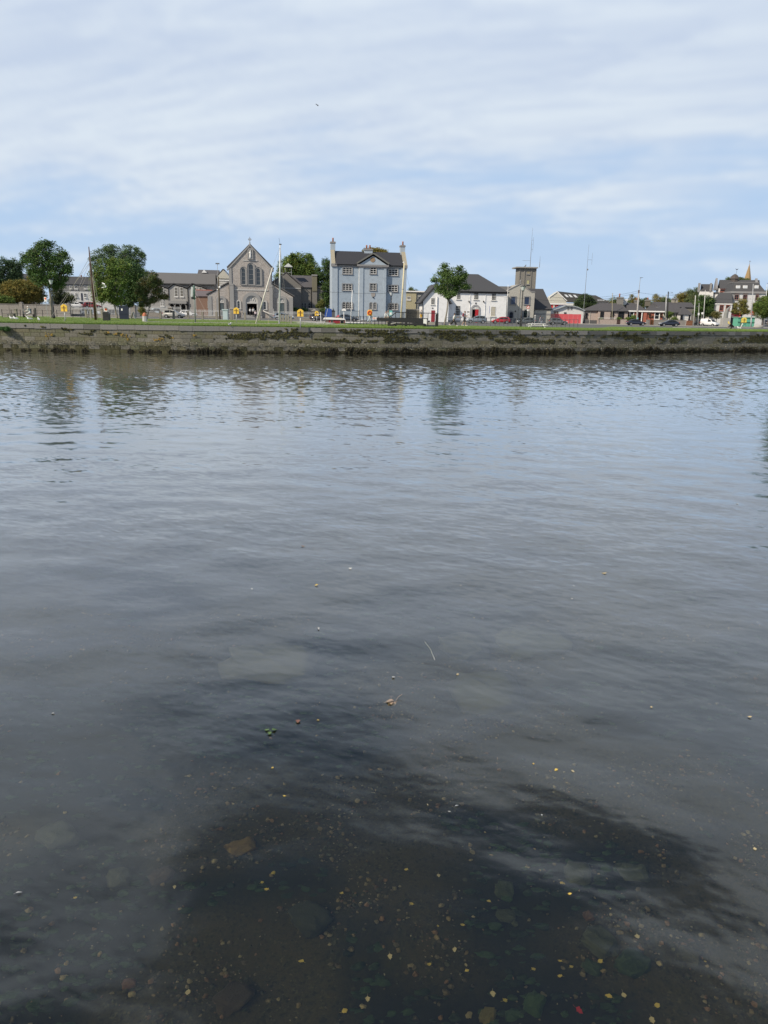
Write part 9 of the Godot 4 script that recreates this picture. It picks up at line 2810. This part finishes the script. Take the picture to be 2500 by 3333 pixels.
func people():
	var skin := Color(0.42, 0.27, 0.20)
	var grey := Color(0.14, 0.14, 0.16)
	var white := Color(0.62, 0.61, 0.60)
	var black := Color(0.02, 0.02, 0.022)
	var r := PI / 2
	person("man in dark top and shorts with a red backpack, walking right on the lawn", G(1511, 1061), r, {"size": 1.86, "thighs": [14, -10], "knees": [4, 16], "arms": [10, 35], "elbows": [70, 80], "top": Color(0.10, 0.10, 0.14), "bottom": Color(0.03, 0.03, 0.035), "shorts": true, "shoes": white, "hair": Color(0.22, 0.16, 0.12), "bag": Color(0.20, 0.035, 0.05), "sleeves": 0.3})
	person("woman in white top, black skirt and dark hat striding right on the lawn", G(1476, 1062), r, {"size": 1.66, "lean": 8, "thighs": [32, -28], "knees": [6, 30], "arms": [-20, 40], "elbows": [20, 60], "top": white, "bottom": black, "skirt": true, "shoes": Color(0.7, 0.7, 0.68), "hair": Color(0.03, 0.02, 0.02), "hat": Color(0.05, 0.045, 0.05)})
	person("figure in pale clothes sitting on the bench at far left, head bowed", G(97, 1034) + Vector3(0.1, 0, 0), -r, {"size": 1.72, "lean": 16, "nod": 22, "thighs": [74, 68], "knees": [42, 48], "arms": [22, 28], "elbows": [55, 48], "top": Color(0.58, 0.57, 0.54), "bottom": Color(0.60, 0.60, 0.58), "sleeves": 1.0, "shoes": Color(0.12, 0.11, 0.1), "hair": Color(0.72, 0.70, 0.66)})
	var door := P(820, 1028, 186)
	door.y = ROAD + 0.4
	person("man in white shirt standing at the left of the church doorway", Vector3(P(812.5, 1028, 187).x, ROAD + 0.51, -187.9), PI, {"size": 1.75, "thighs": [3, -3], "knees": [2, 2], "arms": [0, 4], "top": white, "bottom": black, "sleeves": 1.0, "hair": Color(0.25, 0.24, 0.23)})
	person("man in white shirt standing at the middle of the church doorway", Vector3(P(822.5, 1028, 187).x, ROAD + 0.51, -187.9), 0.4, {"size": 1.82, "thighs": [3, -3], "knees": [2, 2], "arms": [0, 4], "top": white, "bottom": black, "sleeves": 1.0, "hair": Color(0.06, 0.05, 0.05)})
	person("person in pale pink top and dark trousers climbing the church steps", Vector3(P(831, 1032, 185).x, ROAD, -185.2), PI + 0.3, {"size": 1.66, "thighs": [8, -6], "knees": [10, 6], "top": Color(0.62, 0.52, 0.54), "bottom": Color(0.025, 0.025, 0.035), "sleeves": 1.0, "hair": Color(0.40, 0.38, 0.36)})
	person("person in pale jeans and grey top walking behind the lifebuoy with the red ring", G(1204, 1053), r, {"size": 1.7, "thighs": [24, -24], "knees": [6, 22], "top": Color(0.40, 0.38, 0.36), "bottom": Color(0.42, 0.50, 0.54), "shoes": white, "hair": Color(0.10, 0.07, 0.05)})
	person("person in white top sitting by the left end of the lock gate", G(1255, 1058) + Vector3(0, -0.05, -1.5), 0.5, {"size": 1.65, "lean": 8, "thighs": [80, 78], "knees": [78, 76], "arms": [20, 25], "elbows": [40, 40], "top": white, "bottom": Color(0.30, 0.22, 0.17), "raise": 0.35, "hair": Color(0.20, 0.11, 0.06)})
	person("person in grey top standing by the left end of the lock gate", G(1263, 1058) + Vector3(0, 0, -1.9), -0.3, {"size": 1.75, "thighs": [4, -3], "knees": [2, 3], "top": Color(0.24, 0.25, 0.26), "bottom": Color(0.34, 0.32, 0.30), "sleeves": 1.0, "hair": Color(0.22, 0.20, 0.18)})
	var gate_top := B(1370, 140, ROAD)
	person("person in grey top and yellow shorts standing behind the black gate rails", gate_top + Vector3(0, 0.75, 0), 0.0, {"size": 1.75, "thighs": [3, -3], "knees": [2, 2], "top": Color(0.26, 0.25, 0.24), "bottom": Color(0.60, 0.36, 0.04), "shorts": true, "hair": Color(0.05, 0.04, 0.04)})
	var plat := thing("walkway", gate_top, "dark raised walkway behind the lock gate rails", "walkway")
	put("deck", MB.new().span(-1.6, 0.6, -0.8, 1.6, 0.75, 0.8), mats["tarred timber"], plat)
	for x in [-1.4, 1.4]: put("leg", MB.new().span(x - 0.1, 0, -0.6, x + 0.1, 0.6, 0.6), mats["tarred timber"], plat)
	person("dark haired walker in white and purple on the pavement before the coral hoarding", B(1757, 178, ROAD), r, {"size": 1.75, "thighs": [22, -20], "knees": [6, 24], "top": Color(0.40, 0.36, 0.40), "bottom": Color(0.26, 0.27, 0.30), "hair": Color(0.015, 0.012, 0.012), "long": true, "bag": Color(0.06, 0.03, 0.05)})
	person("shorter walker in dark jacket and blue jeans beside the dark haired walker", B(1765, 179, ROAD), r, {"size": 1.58, "thighs": [26, -24], "knees": [6, 26], "top": Color(0.05, 0.05, 0.075), "bottom": Color(0.30, 0.34, 0.42), "sleeves": 1.0, "hair": Color(0.02, 0.018, 0.02)})
	person("person in black crouching on the lawn edge left of the pale yellow lifebuoy box", G(2385, 1071), -r, {"size": 1.7, "lean": 48, "nod": 25, "thighs": [112, 106], "knees": [140, 136], "arms": [20, 30], "elbows": [40, 30], "top": Color(0.010, 0.010, 0.012), "bottom": Color(0.012, 0.012, 0.014), "sleeves": 1.0, "hair": Color(0.45, 0.36, 0.16)})

# ---------------------------------------------------------------- birds
func gull_mesh(piece: String) -> ArrayMesh:
	var key := "gull " + piece
	if shapes.has(key): return shapes[key]
	match piece:
		"body": shapes[key] = nets([[Vector3(-0.10, 0.20, 0), Vector3(0.08, 0.235, 0), 0.05, 0.065], [Vector3(0.08, 0.24, 0), Vector3(0.15, 0.33, 0), 0.05, 0.032], [Vector3(0.155, 0.345, 0), Vector3(0.175, 0.35, 0), 0.038, 0.03], [Vector3(-0.10, 0.2, 0), Vector3(-0.24, 0.18, 0), 0.04, 0.015]], 0.016, 0.02).done()
		"wing": shapes[key] = MB.new(true).ball(Vector3(-0.05, 0.235, 0.045), Vector3(0.17, 0.05, 0.028), 0, 0.0, 9, 6, Basis(Vector3.BACK, 0.12)).ball(Vector3(-0.05, 0.235, -0.045), Vector3(0.17, 0.05, 0.028), 0, 0.0, 9, 6, Basis(Vector3.BACK, 0.12)).done()
		"beak": shapes[key] = MB.new().bar(Vector3(0.195, 0.35, 0), Vector3(0.255, 0.335, 0), 0.012, 5, 0.004).done()
		"leg": shapes[key] = MB.new().bar(Vector3(0.02, 0.0, 0.03), Vector3(0.01, 0.18, 0.03), 0.006, 4).box(Vector3(0.035, 0.004, 0.03), Vector3(0.05, 0.008, 0.04)).done()
		"spread": shapes[key] = MB.new().sheet(Vector3(0.09, 0, 0.04), Vector3(-0.08, 0.0, 0.04), Vector3(-0.12, 0.22, 0.34), Vector3(0.06, 0.24, 0.34), 0.012).sheet(Vector3(0.06, 0.24, 0.34), Vector3(-0.12, 0.22, 0.34), Vector3(-0.20, 0.24, 0.62), Vector3(-0.14, 0.25, 0.62), 0.01).done()
	return shapes[key]

func gull(label, at: Vector3, turn: float, size: float, flying := false):
	var t := thing("gull", at, label, "gull", "gulls", turn)
	t.scale = Vector3.ONE * size
	var white := plain("gull white", Color(0.76, 0.76, 0.75), 0.7)
	var grey := plain("gull grey", Color(0.40, 0.42, 0.45), 0.7)
	mesh("body", gull_mesh("body"), white, t)
	mesh("beak", gull_mesh("beak"), plain("beak yellow", Color(0.55, 0.36, 0.06), 0.5), t)
	if flying:
		for s in [1.0, -1.0]:
			var w := mesh("wing", gull_mesh("spread"), white, t)
			w.position = Vector3(0, 0.24, 0)
			w.scale.z = s
			if s < 0: w.rotation.x = 0.25
	else:
		mesh("folded_wing", gull_mesh("wing"), grey, t)
		for s in [1.0, -1.0]: mesh("leg", gull_mesh("leg"), plain("leg pink", Color(0.5, 0.3, 0.25), 0.6), t).scale.z = s

func birds():
	gull("gull on the grass at far left, left one of a pair facing left", G(40, 1046), PI, 1.45)
	gull("gull on the grass at far left, right one of a pair facing left", G(52, 1046.5), PI - 0.3, 1.4)
	gull("slim gull on the grass below the bench, facing left", G(97, 1047.5), PI + 0.2, 1.4)
	gull("plump gull on the coping edge right of the slim gull", G(127, 1049.5), 2.2, 1.35)
	gull("gull standing on the coping in front of the church", G(749, 1063.5), 1.2, 1.1)
	gull("gull at the foot of the pale yellow lifebuoy box at right", G(2404, 1075.5), 2.0, 1.5)
	gull("white gull flying in front of the dense dark trees", P(340, 944, 95), 0.3, 1.35, true)
	var b := thing("distant_bird", P(1034, 343, 150), "tiny dark bird high in the sky", "bird")
	b.rotation = Vector3(0.5, 0.9, 0.9)
	put("body", MB.new(true).ball(Vector3.ZERO, Vector3(0.16, 0.06, 0.06), 0, 0.0, 8, 5), plain("bird dark", Color(0.03, 0.03, 0.035), 0.8), b)
	for s in [1.0, -1.0]:
		var w := mesh("wing", gull_mesh("spread"), plain("bird dark", Color(0.03, 0.03, 0.035), 0.8), b)
		w.scale = Vector3(0.7, 0.7, 0.7 * s)

# ---------------------------------------------------------------- overhead wires
func wire(label, a: Vector3, b: Vector3, sag: float, r := 0.022):
	var mid := (a + b) * 0.5
	var pts := []
	for i in 13:
		var t := i / 12.0
		pts.append(a.lerp(b, t) - mid - Vector3(0, sag * 4.0 * t * (1.0 - t), 0))
	var w := put("overhead_wire", MB.new().tube(pts, [r], 4), plain("wire black", Color(0.03, 0.03, 0.033), 0.7))
	w.position = mid
	tag(w, label, "wire", "overhead wires")

func wires():
	wire("overhead wire from the brown wooden pole towards the grey hall", P(711, 924, 150), P(470, 923, 195), 0.5)
	wire("overhead wire crossing the church front from the brown wooden pole", P(711, 922, 150), P(905, 936, 150), 0.3)
	wire("overhead wire crossing the blue house at the second floor", P(1020, 946, 160), P(1330, 952, 162), 0.35)
	wire("overhead wire from the blue house to the white house", P(1330, 952, 162), P(1470, 945, 165), 0.2)
	wire("overhead wire crossing the white house front", P(1470, 945, 165), P(1720, 972, 170), 0.2)
	wire("upper overhead wire between the slate wing and the concrete lamp post", P(1790, 966, 180), P(2080, 946, 196), 0.9)
	wire("lower overhead wire between the slate wing and the concrete lamp post", P(1720, 972, 176), P(2079, 953, 196), 1.1)
	wire("overhead wire from the concrete lamp post to the dark tarred pole", P(2080, 952, 196), P(2174, 961, 206), 0.15)
	wire("overhead wire from the dark tarred pole towards the mansard building", P(2175, 960, 206), P(2480, 972, 206), 0.5)
	wire("lower overhead wire from the dark tarred pole to the corner poles", P(2175, 955, 206), P(2262, 962, 205), 0.15)
